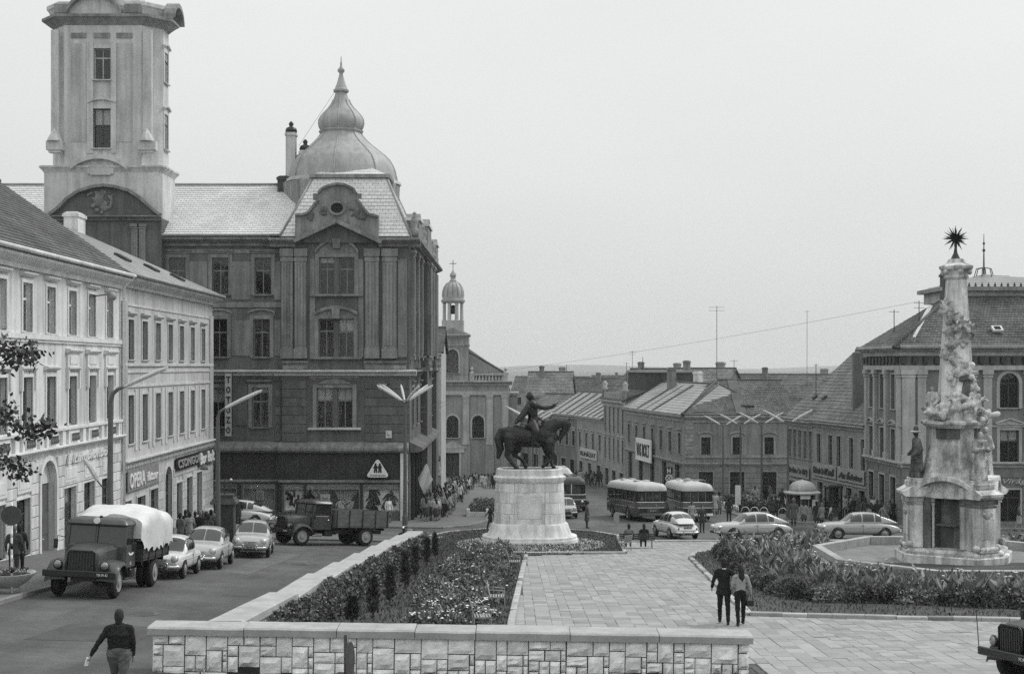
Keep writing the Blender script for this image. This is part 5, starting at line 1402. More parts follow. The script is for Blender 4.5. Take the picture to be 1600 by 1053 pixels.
# pavements along the houses
structure(patch('pavement', [(-30, 20), (-14.9, 20), (-14.9, 60), (-14.9, 76), (-15.2, 80), (-15.2, 86.5), (-30, 86.5)], .13, m_pave, 3, .3))
kerb('kerb', [(-14.9, 25), (-14.9, 60), (-14.9, 76)], .135, .18, m_kerbd, 1.2)
thp = [(-30, 88.5), (-12.5, 88.6), (-4.6, 88.6), (-3.0, 90.5), (-1.8, 96), (-1.6, 110), (-1.0, 140), (-1, 170), (-30, 170)]
structure(patch('pavement', thp, .12, m_pave, 4, .3))
kerb('kerb', [(-30, 88.5), (-12.5, 88.6), (-4.6, 88.6), (-3.0, 90.5), (-1.8, 96), (-1.6, 110)], .125, .2, m_kerbd, 1.5)
isl = [(-15.5, 74.5), (-8.0, 77.0), (-4.6, 78.0), (-4.2, 80.6), (-8, 80.2), (-15.5, 77.5)]
structure(patch('traffic_island', isl, .11, m_pave, 3, .3)); kerb('kerb', isl[:4], .115, .18, m_kerbd, 1.2)
rp = [(27.6, 60), (60, 60), (60, 175), (13.5, 175), (12.0, 166), (14.0, 154), (16.0, 131), (17.0, 127.5), (17.2, 112), (16.0, 102), (17.2, 96), (21.5, 91.3), (26.4, 87.6), (40, 87.4), (60, 87)]
rp = [(60, 87), (60, 176), (12.0, 176), (10.2, 166.5), (11.6, 153), (15.2, 129.0), (17.2, 121), (17.2, 104), (17.6, 98), (20, 94.2), (26.2, 87.6), (40, 87.2)]
structure(patch('pavement', rp, .12, m_pave, 4, .3)); kerb('kerb', [rp[5], rp[6], rp[7], rp[8], rp[9], rp[10], rp[11]], .125, .2, m_kerbd, 1.6)

# paved square
pl_pts = [(5.4, 24), (40, 24), (40, 77.2)] + [xy(G(x, y)) for x, y in ((1090, 847), (966, 848))] + [xy(G(978, 866)), xy(G(822, 869)), xy(G(799, 975)), (-.15, 30.3), (5.4, 30.3)]
structure(patch('square_bed', pl_pts, .012, m_joint, 3))
bed_px = [(1079, 874), (1086, 866), (1112, 862), (1200, 857), (1300, 855)]
bed = [xy(G(x, y)) for x, y in bed_px] + [(13.6, 72.5), (17, 73.5), (34, 73.5), (40, 60)] + [xy(G(1760, 976)), xy(G(1400, 970)), xy(G(1172, 964)), xy(G(1140, 936)), xy(G(1110, 905))]
def slab_mesh(sx, sy, seed):
    q = random.Random(seed); b = MB(); j = lambda: q.uniform(-.008, .008); c = .012
    o = [(-sx / 2 + j(), -sy / 2 + j()), (sx / 2 + j(), -sy / 2 + j()), (sx / 2 + j(), sy / 2 + j()), (-sx / 2 + j(), sy / 2 + j())]
    i = [(x * (1 - c * 2 / sx), y * (1 - c * 2 / sy)) for x, y in o]
    b.loft([[p + (-.05,) for p in o], [p + (-.006,) for p in o], [p + (0,) for p in i]])
    return b
slabs = []
q = random.Random(5)
x = -.4
while x < 36:
    wd = q.choice((.3, .34, .38, .44)); y = 24.2 + q.random() * .4
    while y < 77:
        ln = q.choice((.42, .55, .62, .7, .8)) if x < 8 or y > 41 else q.choice((.34, .4, .46))
        cx_, cy_ = x + wd / 2, y + ln / 2
        if inside((cx_, cy_), pl_pts) and not inside((cx_, cy_), bed) and math.hypot(cx_ - 19.7, cy_ - 60.3) > 6.6:
            px_ = 800 + cx_ / cy_ * 2100; py_ = 572 - gz(cx_, cy_) / cy_ * 2100
            slabs.append((px_ < 1620 and py_ < 1062, -cy_, cx_, cy_, wd, ln))
        y += ln + (.012 if q.random() > .2 else q.uniform(.03, .06))
    x += wd + .005
slabs.sort(key=lambda s: (not s[0], -s[1]))
seen = [s for s in slabs if s[0]]
sq = bpy.data.objects['square_bed']
cache = {}
rest = MB()
for i, (vis, _, cx_, cy_, wd, ln) in enumerate(slabs):
    sl = (gz(cx_, cy_ + .3) - gz(cx_, cy_ - .3)) / .6
    z = gz(cx_, cy_) + .05 + q.uniform(-.006, .006)
    M_ = T((cx_, cy_, z)) @ RX(math.atan(sl) + q.uniform(-.008, .008)) @ RY(q.uniform(-.008, .008))
    if vis and i < 300:
        key = (wd, ln, q.randint(0, 2))
        if key not in cache: cache[key] = slab_mesh(wd, ln, hash(key) % 999).mesh('paving_slab', m_slab)
        obj('paving_slab', cache[key], sq, M_)
    else:
        b = slab_mesh(wd, ln, i); b2 = MB(M_); b2.add(b.v, b.f); o_ = len(rest.v); rest.v += b2.v; rest.f += [tuple(k_ + o_ for k_ in f) for f in b2.f]; rest.m += b2.m
o_ = rest.build('paving_slabs_far', m_slab, sq); o_['kind'] = 'stuff'

kerb('kerb', [xy(G(x, y)) for x, y in ((1112, 862), (1086, 866), (1079, 874), (1110, 905), (1140, 936), (1172, 964))], .14, .22, m_kerb, 1.0)
kerb('kerb', [xy(G(x, y)) for x, y in ((1172, 964), (1400, 970), (1760, 976))], .16, .2, m_kerb, .75)
kerb('kerb', [xy(G(x, y)) for x, y in ((822, 867), (977, 866), (964, 838))], .16, .2, m_kerb, 1.0)
kerb('kerb', [xy(G(x, y)) for x, y in ((822, 869), (799, 975))] + [(-.15, 30.6)], .14, .2, m_kerb, 1.1)
kerb('kerb', [xy(G(x, y)) for x, y in ((966, 848), (1090, 847))] + [(40, 77.2)], .15, .25, m_kerb, 1.3)
kerb('kerb', [xy(G(x, y)) for x, y in ((964, 838), (930, 833), (880, 829), (828, 827), (760, 828), (700, 833), (660, 842))], .14, .22, m_kerb, 1.2)
lawn = [(-5.9, 30.4), (-.25, 30.4)] + [xy(G(x, y)) for x, y in ((798, 975), (821, 869), (976, 865), (963, 838), (930, 833), (880, 829), (828, 827), (760, 828), (700, 833), (660, 842))] + [(-4.5, 70)]
structure(patch('lawn', lawn, .06, m_lawn, 3)); structure(patch('flower_bed', bed, .07, m_lawn, 3))
gp = [xy(G(828 + 118 * math.cos(a), 852 + 14 * math.sin(a))) for a in [2 * PI * k / 24 for k in range(24)]]
structure(patch('gravel_ring', gp, .07, mat('gravel', .34, .95, .2, 3, bump=.5), 3))

# ---- foliage helpers (numpy quads)
nr = np.random.RandomState(5)
def leaves(name, P, size, m, parent=None, up=.4, aspect=1.6, D=None, bend=0.0):
    n = len(P); P = np.asarray(P, float)
    if D is None:
        D = nr.normal(size=(n, 3)); D[:, 2] += up * 2
    D = D / np.linalg.norm(D, axis=1)[:, None]
    R = nr.normal(size=(n, 3)); S_ = np.cross(D, R); S_ /= np.linalg.norm(S_, axis=1)[:, None]
    s = size * nr.uniform(.6, 1.3, n)[:, None]
    tip = P + D * s * aspect
    a, c = P + D * s * aspect * .45 + S_ * s * .5, P + D * s * aspect * .45 - S_ * s * .5
    V = np.stack([P, a, tip, c], 1).reshape(-1, 3)
    me = bpy.data.meshes.new(name)
    me.vertices.add(4 * n); me.vertices.foreach_set('co', V.ravel())
    me.loops.add(4 * n); me.loops.foreach_set('vertex_index', np.arange(4 * n, dtype=np.int32))
    me.polygons.add(n); me.polygons.foreach_set('loop_start', np.arange(0, 4 * n, 4, dtype=np.int32)); me.polygons.foreach_set('loop_total', np.full(n, 4, np.int32))
    me.materials.append(m); me.update(); me.validate()
    return obj(name, me, parent)
def scatter(poly, n, seed=0):
    q = np.random.RandomState(seed); xs = [p[0] for p in poly]; ys = [p[1] for p in poly]; out = []
    while len(out) < n:
        p = (q.uniform(min(xs), max(xs)), q.uniform(min(ys), max(ys)))
        if inside(p, poly): out.append(p)
    return out
def blades(name, poly, n, h, label, seed, m=None, dz=.06, excl=None):
    pts = [p for p in scatter(poly, n, seed) if not (excl and excl(p))]
    P = np.array([(x, y, gz(x, y) + dz) for x, y in pts]); D = nr.normal(size=(len(P), 3)) * .45; D[:, 2] = 1
    o = leaves(name, P, h * .35, m or m_grass, None, 1, 2.9, D)
    return tag(o, label, 'grass', None, 'stuff')
col_ex = lambda p: math.hypot(p[0] - 19.7, p[1] - 60.3) < 6.4
ped_ex = lambda p: math.hypot((p[0] - 1) / 2.9, (p[1] - 76.6) / 2.4) < 1
blades('grass', lawn, 26000, .11, 'short mown grass of the garden round the bronze rider', 1, excl=ped_ex)
near_bed = [p for p in bed]
blades('grass', near_bed, 30000, .11, 'mown grass verge of the bed round the stone column', 2, dz=.07, excl=col_ex)

# ---- front retaining wall of squared stones
fw = thing('stone_wall', 'low wall of squared rock-faced stones with concrete coping across the foreground', 'wall', (0, 0, 0))
fw.rotation_euler = (0, .0155, 0); fw.location = (0, 0, -.115)      # the wall dips towards its right end
X0, X1, YF = -7.8, 5.3, 29.5
zt = -5.87
MB().box(X0 + .05, X1 - .05, YF + .03, YF + .55, -7.3, zt).build('core', m_mortar, fw)
cell = .118; nx, nz = int((X1 - X0) / cell), 9
occ = [[False] * nx for _ in range(nz)]
q = random.Random(14)
for r in range(nz):
    for c in range(nx):
        if occ[r][c]: continue
        for _ in range(40):
            w_, h_ = q.choice(((2, 2), (3, 2), (4, 3), (4, 4), (3, 4), (5, 3), (4, 2), (3, 3), (5, 4), (2, 3)))
            if r + h_ > nz: h_ = nz - r
            if h_ == 1 and r < nz - 1: continue
            if c + w_ > nx: w_ = nx - c
            if all(not occ[r + i][c + j] for i in range(h_) for j in range(w_)): break
        else:
            w_ = h_ = 1
            while c + w_ < nx and not occ[r][c + w_] and w_ < 3: w_ += 1
            while r + h_ < nz and h_ < 2 and all(not occ[r + h_][c + j] for j in range(w_)): h_ += 1
        for i in range(h_):
            for j in range(w_): occ[r + i][c + j] = True
        zb_ = -6.9
        x0, x1 = X0 + c * cell + q.uniform(.007, .015), X0 + (c + w_) * cell - q.uniform(.007, .015); z0, z1 = zt - (r + h_) * cell + q.uniform(.007, .014), zt - r * cell - q.uniform(.007, .014)
        b = MB(); n = 4; pr = q.uniform(.05, .11); sd_ = q.random() * 50
        rows = []
        for a in range(n + 1):
            row = []
            for e in range(n + 1):
                u, v = a / n, e / n; edge = min(u, 1 - u, v, 1 - v)
                bulge = -pr * min(1, edge * 4) * (.65 + .7 * mnoise.noise((u * 2.3 + sd_, v * 2.3, sd_)))
                row.append((x0 + (x1 - x0) * u + (mnoise.noise((sd_, v * 3, u)) * .008 if 0 < edge else 0), YF + .03 + bulge - .02, z0 + (z1 - z0) * v))
            rows.append(row)
        b.loft(rows, closed=False)
        o_ = len(b.v)
        b.add([(x0, YF + .01, z0), (x1, YF + .01, z0), (x1, YF + .01, z1), (x0, YF + .01, z1), (x0, YF + .1, z0), (x1, YF + .1, z0), (x1, YF + .1, z1), (x0, YF + .1, z1)], [(0, 1, 5, 4), (1, 2, 6, 5), (2, 3, 7, 6), (3, 0, 4, 7)])
        if not (abs(x0 + 6.0) < .2 and r > 4): b.build('stone', m_stone, fw)
for k in range(3):                                       # stones of the end faces
    for xe, sg in ((X0 + .03, -1), (X1 - .03, 1)):
        MB().bbox(xe - .04, xe + .04, YF + .06, YF + .52, zt - .3 * (k + 1) + .015, zt - .3 * k - .012, .02).build('stone', m_stone, fw)
cp = [X0 - .1] + [(x - 800) / 2100 * 29.5 for x in (388, 533, 655, 750, 897, 1036)] + [X1 + .08]
for k, (a, c) in enumerate(zip(cp[:-1], cp[1:])):
    j = q.uniform(-.012, .012); b = MB(); ch = .05
    pr = [(YF - .1, zt - .01), (YF - .1, zt + .13 + j), (YF - .05, zt + .165 + j), (YF + .62, zt + .18 + j), (YF + .68, zt + .13), (YF + .68, zt - .01)]
    n = 14; ringsC = []
    for i in range(n + 1):
        u = a + .008 + (c - a - .016) * i / n; ringsC.append([(u, y + mnoise.noise((u * 3, z, k)) * .022, z + mnoise.noise((u * 1.7, y * 3, k)) * .01) for y, z in pr])
    b.loft(ringsC); b.build('coping_stone', m_coping, fw)

# ---- wall running along the road, with stepped coping
sw = thing('side_wall', 'long low roadside wall with stepped pale coping above the ivy hedge', 'wall', (0, 0, 0))
A_, B_ = Vector((-6.46, 30.2)), Vector((-5.05, 70.0)); nseg = 8; dW = (B_ - A_).normalized(); nW = Vector((dW.y, -dW.x))
lens = [0, .16, .3, .42, .54, .66, .77, .88, 1.0]
for k in range(nseg):
    p, r_ = A_.lerp(B_, lens[k]), A_.lerp(B_, lens[k + 1])
    zz0 = gz(p.x, p.y) + .9 - (.0 if k else -.02); zz1 = gz(r_.x, r_.y) + 1.02
    if k == 0: zz0 = -5.72
    b = MB(); w_ = .42; rs = []
    for i in range(7):
        t = i / 6; c = p.lerp(r_, t) + (dW * .01 if i == 0 else dW * -.01 if i == 6 else dW * 0); zc = zz0 + (zz1 - zz0) * t
        e = [mnoise.noise((c.y * 1.3, s_, k)) * .025 for s_ in (0, 5)]
        rs.append([(c.x - nW.x * (w_ + e[0]), c.y - nW.y * w_, zc - .2), (c.x - nW.x * (w_ + e[0]), c.y - nW.y * w_, zc - .03), (c.x - nW.x * (w_ - .05), c.y - nW.y * (w_ - .05), zc + e[0] * .6), (c.x + nW.x * (w_ - .05), c.y + nW.y * (w_ - .05), zc + e[1] * .6), (c.x + nW.x * (w_ + e[1]), c.y + nW.y * w_, zc - .03), (c.x + nW.x * (w_ + e[1]), c.y + nW.y * w_, zc - .2)])
    b.loft(rs); b.build('coping_stone', m_coping, sw)
    b = MB(); rs = []
    for t in (0, 1):
        c = p.lerp(r_, t); zc = zz0 + (zz1 - zz0) * t; g = gz(c.x, c.y) - .4
        rs.append([(c.x - nW.x * .34, c.y - nW.y * .34, g), (c.x - nW.x * .34, c.y - nW.y * .34, zc - .2), (c.x + nW.x * .34, c.y + nW.y * .34, zc - .2), (c.x + nW.x * .34, c.y + nW.y * .34, g)])
    b.loft(rs); b.build('wall_section', m_stone, sw)

# ---- ivy hedge inside the wall
def wall_pt(t, off): 
    c = A_.lerp(B_, t) + nW * off
    return c
N = 26000; t = nr.rand(N) ** 1.05; P = []
for k in range(N):
    tt = t[k]; th = nr.rand() * PI
    c0 = A_.lerp(B_, tt); bmp = .75 + .5 * mnoise.noise((tt * 16, 0, 0)) + .25 * mnoise.noise((tt * 55, 3, 0))
    if tt > .93: bmp *= max(.2, (1 - tt) / .07)
    hw, hh = .62 * max(.4, bmp), 1.05 * min(1.05, max(.55, .82 + .25 * mnoise.noise((tt * 22, 9, 0)) + .12 * mnoise.noise((tt * 70, 9, 0))))
    rr_ = nr.uniform(.7, 1.0)
    off = .42 + hw * (math.cos(th) * rr_ + .75) * .75; z = math.sin(th) * rr_ * hh
    c = c0 + nW * off
    P.append((c.x + nr.normal() * .03, c.y + nr.normal() * .05, gz(c.x, c.y) + .02 + abs(z)))
hd_ = thing('hedge', 'dense dark ivy hedge growing over the inner side of the roadside wall', 'hedge', (0, 0, 0))
leaves('foliage', P, .085, m_leaf, hd_, .3, 1.5)
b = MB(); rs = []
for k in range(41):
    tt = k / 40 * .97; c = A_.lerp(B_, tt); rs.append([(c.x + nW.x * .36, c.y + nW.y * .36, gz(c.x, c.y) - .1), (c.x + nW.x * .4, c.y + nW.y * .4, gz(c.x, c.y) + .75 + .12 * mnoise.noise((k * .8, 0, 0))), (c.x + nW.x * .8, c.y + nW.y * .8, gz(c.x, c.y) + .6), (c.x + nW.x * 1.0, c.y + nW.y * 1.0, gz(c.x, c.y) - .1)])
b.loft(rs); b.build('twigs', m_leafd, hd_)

# ---- small columnar conifers
def conifer(x, y, h, w, label, seed):
    g = G(x, y, .05); t_ = thing('conifer', label, 'conifer', g, 0, 'young conifers along the ivy hedge')
    MB().tube([(0, 0, -.1), (0, 0, h * .8)], [.04, .015], 6).build('trunk', m_bark, t_)
    q = np.random.RandomState(seed); P = []; D = []
    for k in range(420):
        a_ = q.rand() * 2 * PI
        z = q.rand() ** .8; r_ = 1.25 * w * (.25 + .75 * math.sin(min(1, (z + .12) * 1.25) * PI * .85)) * (.55 + .45 * q.rand()) * (.75 + .9 * mnoise.noise((z * 6 + seed * 1.7, seed, a_ * 1.5)))
        a = a_; P.append((math.cos(a) * r_, math.sin(a) * r_, .12 * h + z * h * .85)); D.append((math.cos(a) * .5, math.sin(a) * .5, 1))
    leaves('crown', P, .06, m_leafd, t_, 1, 2.8, np.array(D) + q.normal(size=(420, 3)) * .45)
for k, (x, y, h, w) in enumerate(((551, 975, .75, .15), (583, 966, 1.15, .13), (609, 946, 1.2, .11), (633, 921, 1.3, .13), (649, 904, 1.25, .13), (667, 884, 1.2, .12), (680, 873, 1.15, .12))):
    conifer(x, y, h, w, ['stubby young conifer right behind the foreground wall', 'slim young conifer second from the foreground wall', 'thin leggy young conifer third from the foreground wall', 'young conifer fourth from the foreground wall with swollen top', 'dark young conifer fifth from the foreground wall', 'narrow young conifer sixth from the foreground wall', 'last young conifer of the row beside the wall end'][k], k + 3)

# ---- flower bed in the garden
fb = [xy(G(x, y)) for x, y in ((648, 985), (766, 985), (778, 940), (802, 869), (742, 867), (702, 895), (668, 930))]
bushes = []
pts = scatter(fb, 150, 8)
for i, (x, y) in enumerate(pts):
    py = 572 - gz(x, y) / y * 2100
    hgt = .32 if py > 942 else (.3 + .5 * max(0, .5 + mnoise.noise((x * .9, y * .35, 4))) * rng.uniform(.6, 1.2)); bushes.append((x, y, hgt, rng.uniform(.28, .5)))
P, PF, PG = [], [], []
for x, y, h, w in bushes:
    n = int(230 * w / .4)
    for k in range(n):
        a = nr.rand() * 2 * PI; e = math.acos(nr.rand()); rr_ = nr.uniform(.65, 1)
        p = (x + math.cos(a) * math.sin(e) * w * rr_, y + math.sin(a) * math.sin(e) * w * rr_, gz(x, y) + .08 + math.cos(e) * h * rr_)
        P.append(p)
        py = 572 - p[2] / p[1] * 2100; px_ = 800 + p[0] / p[1] * 2100
        if math.cos(e) > .45 and rr_ > .85:
            f = .42 if (py > 935 and mnoise.noise((x * 1.2, y * .9, 0)) > -.1) else .045
            if nr.rand() < f: (PF if (py > 920 or nr.rand() < .5) else PG).append((p[0], p[1], p[2] + .03))
fo = leaves('flowering_shrubs', P[::2], .075, m_leaf, None, .4, 1.7); fo2 = leaves('flowering_shrubs', P[1::2], .06, m_leafl, None, .6, 2.2); tag(fo2, 'paler leaves of the flowering plants in the garden bed by the iron chairs', 'flower bed', None, 'stuff'); tag(fo, 'low mixed flowering plants filling the garden bed by the iron chairs', 'flower bed', None, 'stuff')
def blossoms(name, P, r, m, label):
    b = MB()
    for p in P:
        n = 5; a0 = nr.rand() * 6; s = r * nr.uniform(.7, 1.3)
        ring_ = [(p[0] + math.cos(a0 + 2 * PI * k / n) * s, p[1] + math.sin(a0 + 2 * PI * k / n) * s, p[2] + nr.uniform(-.01, .02)) for k in range(n)]
        b.add(ring_ + [(p[0], p[1], p[2] + s * .5), (p[0], p[1], p[2] - s * .6)], [(k, (k + 1) % n, n) for k in range(n)] + [((k + 1) % n, k, n + 1) for k in range(n)])
    return tag(b.build(name, m), label, 'flowers', None, 'stuff')
blossoms('white_blossoms', PF, .045, m_flower, 'white flower heads over the near end of the garden bed')
blossoms('pale_blossoms', PG or PF[:3], .04, m_flowerg, 'pale grey flower heads scattered through the garden bed')

# ---- canna bed round the column
def canna_poly(pxs): return [xy(G(x, y)) for x, y in pxs]
cb1 = canna_poly(((1120, 868), (1150, 861), (1290, 857), (1300, 862), (1262, 885), (1290, 905), (1240, 915), (1180, 900)))
cb2 = canna_poly(((1262, 905), (1310, 903), (1430, 922), (1620, 932), (1620, 945), (1440, 938), (1330, 925), (1270, 918)))
cb3 = [(23.5, 64), (36, 60), (36, 71), (24, 71)]
P, D, Sz = [], [], []
def cannas(poly, n, hh, seed):
    for x, y in scatter(poly, n, seed):
        if math.hypot(x - 19.7, y - 60.3) < 6.7: continue
        g = gz(x, y) + .07; h = hh * nr.uniform(.6, 1.15); ns = nr.randint(6, 10)
        for k in range(ns):
            a = nr.rand() * 2 * PI; z = h * nr.uniform(.1, .75)
            P.append((x + math.cos(a) * .04, y + math.sin(a) * .04, g + z)); D.append((math.cos(a) * .75, math.sin(a) * .75, nr.uniform(.5, 1.6)))
cannas(cb1, 260, .95, 3); cannas(cb2, 170, .6, 4); cannas(cb3, 160, .8, 6)
o_ = leaves('canna_plants', P, .14, m_leafl, None, 0, 3.0, np.array(D)); tag(o_, 'broad-leaved canna plants massed in the bed beside the stone basin', 'plants', None, 'stuff')
P2 = [(p[0], p[1], p[2] + .5) for p in P[::41]]; blossoms('canna_flowers', P2, .06, m_flowerg, 'grey canna flower heads above the broad leaves')
fr_line = [G(x, y) for x, y in ((1128, 868), (1150, 885), (1175, 905), (1205, 925), (1240, 938), (1290, 943), (1350, 944), (1420, 946), (1500, 950), (1580, 953), (1660, 956))]
bl = []
for a, c in zip(fr_line[:-1], fr_line[1:]):
    n = max(1, int((c - a).length / .42))
    for k in range(n):
        for row in range(2):
            p = a.lerp(c, (k + rng.random() * .7) / n); bl.append((p.x + rng.uniform(-.1, .1), p.y + row * .5 + rng.uniform(-.1, .1), rng.uniform(.34, .58), rng.uniform(.36, .5)))
gsh = 'rounded border shrubs edging the canna bed'
proto = []
for v in range(4):
    Pq = []
    for k in range(900):
        a = nr.rand() * 2 * PI; e = math.acos(nr.rand() * 1.1 - .1); r_ = (.75 + .25 * nr.rand()) * (1 + .25 * mnoise.noise((math.cos(a) * 1.5 + v * 7, math.sin(a) * 1.5, math.cos(e) * 2)))
        Pq.append((math.cos(a) * math.sin(e) * r_, math.sin(a) * math.sin(e) * r_, max(.0, math.cos(e) * r_)))
    proto.append(leaves('foliage', Pq, .13, (m_leafd, m_leaf, m_leafd, m_leafl)[v], None, .3, 1.7).data)
    bpy.data.objects.remove(bpy.data.objects[bpy.data.objects.keys()[-1]]) if False else None
for o_ in [o for o in COL.objects if o.name.startswith('foliage') and o.parent is None]: bpy.data.objects.remove(o_)
lbs = ['dark rounded border shrub at the edge of the column bed', 'mid grey rounded border shrub at the edge of the column bed', 'dense dark border shrub at the edge of the column bed', 'pale leafed border shrub at the edge of the column bed']
for x, y, h, w in bl:
    v = rng.choice((0, 0, 1, 1, 2, 2, 3)); t_ = thing('border_shrub', lbs[v], 'shrub', (x, y, gz(x, y) + .05), rng.random() * 6, gsh)
    t_.scale = (w, w, h)
    obj('foliage', proto[v], t_)
for x, y, hgt, wd, lb in ((1145, 868, 1.0, .75, 'big round bush at the corner of the column bed'),):
    p = G(x, y); t_ = thing('round_bush', lb, 'shrub', p); t_.scale = (wd, wd, hgt); obj('foliage', proto[0], t_)

# ---- tree whose boughs reach in at the left edge
tr = thing('street_tree', 'leafy tree whose sparse boughs hang in front of the pale corner house', 'tree', on(-13.4, 27.5), 0)
o0 = tr.location.copy(); w2 = lambda x, y, Y: at(x, y, Y) - o0
trunk = MB().tube([(0, 0, -.2), (.05, 0, 1.4), (.0, .1, 2.8), (.15, 0, 4.2), (.1, .1, 6.2)], [.17, .14, .12, .09, .04], 8)
ends = []
for (x, y, Y), (mx_, my_) in (((62, 548, 27.5), (-40, 560)), ((72, 668, 27.2), (-30, 660)), ((45, 735, 27.8), (-40, 700)), ((25, 640, 27.0), (-60, 640)), ((38, 590 - 40, 28), (-50, 520)), ((-60, 600, 26.4), (-120, 620)), ((-90, 480, 28.3), (-140, 520)), ((-330, 560, 27.5), (-280, 600)), ((-380, 660, 28), (-300, 680))):
    e = w2(x, y, Y); m_ = w2(mx_, my_, 27.5); s_ = Vector((.08, .05, max(2.2, m_.z - .8)))
    trunk.tube([s_, m_, e], [.05, .03, .008], 5); ends.append((m_, e))
trunk.build('trunk', m_bark, tr, True)
P = []
for m_, e in ends:
    for k in range(15):
        t_ = .3 + .72 * nr.rand(); c = m_.lerp(e, min(t_, 1.02)) + Vector((0, 0, .12 * nr.normal())); s_ = .11
        for j in range(int(8 + 10 * nr.rand())): P.append((c.x + nr.normal() * s_, c.y + nr.normal() * s_, c.z + nr.normal() * s_ * .8 - .05))
leaves('crown', P, .085, m_leafd, tr, -.1, 1.5)
# ================================================================== bronze rider on stone pedestal
st = thing('equestrian_statue', 'bronze horseman with outstretched arm on a tall pale stone pedestal', 'statue', (1.0, 76.6, gz(1, 76.6)), 0)
g0 = gz(1, 76.6)
def stadium(L, W, n=28):
    """rounded-end outline, L long in x, W wide in y"""
    r = W / 2; a = max(0.01, L / 2 - r); pts = []
    for k in range(n // 2): t = -PI / 2 + PI * k / (n // 2 - 1); pts.append((a + r * math.cos(t), r * math.sin(t)))
    for k in range(n // 2): t = PI / 2 + PI * k / (n // 2 - 1); pts.append((-a + r * math.cos(t), r * math.sin(t)))
    return pts
def pring(specs): return [[p + (z,) for p in stadium(L, W)] for L, W, z in specs]
zP = lambda y, Y=74.9: (572 - y) / 2100 * Y - g0
MB().loft(pring([(5.5, 3.7, -.4), (5.5, 3.7, zP(846)), (5.42, 3.62, zP(845.4)), (5.42, 3.62, zP(842)), (5.35, 3.55, zP(841))])).build('base_step', m_lime, st, 40)
MB().loft(pring([(4.95, 3.2, zP(842)), (4.75, 3.0, zP(837)), (4.55, 2.8, zP(830)), (4.4, 2.68, zP(823)), (4.2, 2.5, zP(821))])).build('plinth', m_lime, st, 40)
MB().loft(pring([(3.8, 2.1, zP(822)), (3.7, 2.0, zP(757))])).build('pedestal_core', mat('pedestal_joint', .25, .9, .3, 2), st, 40)
zs_ = [zP(y) for y in (822, 805, 788, 771, 757)]; n = 28
for ci in range(4):
    z0, z1 = zs_[ci] + .006, zs_[ci + 1] - .006
    L0, L1 = 4.1 - .22 * (z0 - zs_[0]) / 2.4, 4.1 - .22 * (z1 - zs_[0]) / 2.4
    o0_, o1_, i0_ = stadium(L0, L0 - 1.7), stadium(L1, L1 - 1.7), stadium(3.7, 2.0)
    cuts = [0, 3, 7, 10, 13, 14, 17, 21, 24, 27] if ci % 2 else [1, 5, 9, 12, 14, 18, 22, 26, 28]
    segs = list(zip(cuts, cuts[1:] + [cuts[0] + n]))
    for a, c in segs:
        if c <= a: continue
        ks = [k % n for k in range(a, c + 1)]
        ds = .004
        outer0 = [o0_[k] for k in ks]; outer1 = [o1_[k] for k in ks]; inn = [i0_[k] for k in ks]
        # pull the ends in for the joint
        for arr in (outer0, outer1, inn):
            p, q_ = Vector(arr[0]), Vector(arr[1]); arr[0] = tuple(p + (q_ - p).normalized() * .008)
            p, q_ = Vector(arr[-1]), Vector(arr[-2]); arr[-1] = tuple(p + (q_ - p).normalized() * .008)
        m_ = len(ks); b = MB()
        vs = [p + (z0,) for p in outer0] + [p + (z1,) for p in outer1] + [p + (z0,) for p in inn] + [p + (z1,) for p in inn]
        fs = []
        for k in range(m_ - 1): fs += [(k, k + 1, m_ + k + 1, m_ + k), (m_ + k, m_ + k + 1, 3 * m_ + k + 1, 3 * m_ + k), (2 * m_ + k + 1, 2 * m_ + k, 3 * m_ + k, 3 * m_ + k + 1), (k + 1, k, 2 * m_ + k, 2 * m_ + k + 1)]
        fs += [(0, m_, 3 * m_, 2 * m_), (m_ - 1, 2 * m_ - 1 + 2 * m_ - m_, 4 * m_ - 1, 2 * m_ - 1)]
        b.add(vs, fs); b.build('pedestal_block', m_lime, st, 35)
MB().loft(pring([(3.8, 2.15, zP(757)), (3.95, 2.3, zP(755)), (4.1, 2.45, zP(752)), (4.15, 2.5, zP(748)), (3.95, 2.3, zP(746.5)), (3.85, 2.2, zP(745)), (3.8, 2.15, zP(736)), (3.7, 2.05, zP(735))])).build('pedestal_cap', m_lime, st, 35)
MB().box(-.7, .7, -1.21, -1.0, zP(812), zP(775)).build('inscription_panel', m_lime, st)
zt_ = zP(735, 75.8)
hs = lambda x, y, d=0.0: ((x - 343.2) / 107 , d, zt_ + .02 + (526.5 - y) / 107)
R_ = lambda r: r / 107
H = []
def hc(a, r0, c, r1, d0=0.0, d1=None, sc=(1, 1)):
    H.append((hs(a[0], a[1], d0), R_(r0), hs(c[0], c[1], d0 if d1 is None else d1), R_(r1), 0, sc))
hc((248, 318), 60, (330, 325), 60); hc((330, 325), 60, (430, 315), 64); hc((430, 318), 62, (472, 328), 46); hc((240, 312), 58, (225, 330), 50)
hc((300, 352), 40, (400, 356), 40)
hc((445, 285), 54, (505, 248), 40); hc((505, 248), 40, (560, 240), 27); hc((440, 262), 32, (520, 222), 18); hc((520, 222), 18, (575, 228), 14)
hc((570, 252), 29, (562, 285), 24); hc((562, 285), 24, (535, 328), 15); hc((535, 328), 15, (527, 340), 15); hc((580, 232), 9, (590, 212), 4, -.1); hc((580, 232), 9, (590, 212), 4, .1)
hc((228, 335), 46, (222, 398), 30, -.22, -.3); hc((222, 398), 29, (203, 440), 15, -.3, -.3); hc((203, 440), 14, (240, 492), 10.5, -.3, -.3); hc((240, 492), 11, (256, 506), 10, -.3); hc((256, 510), 12, (265, 518), 14, -.3)
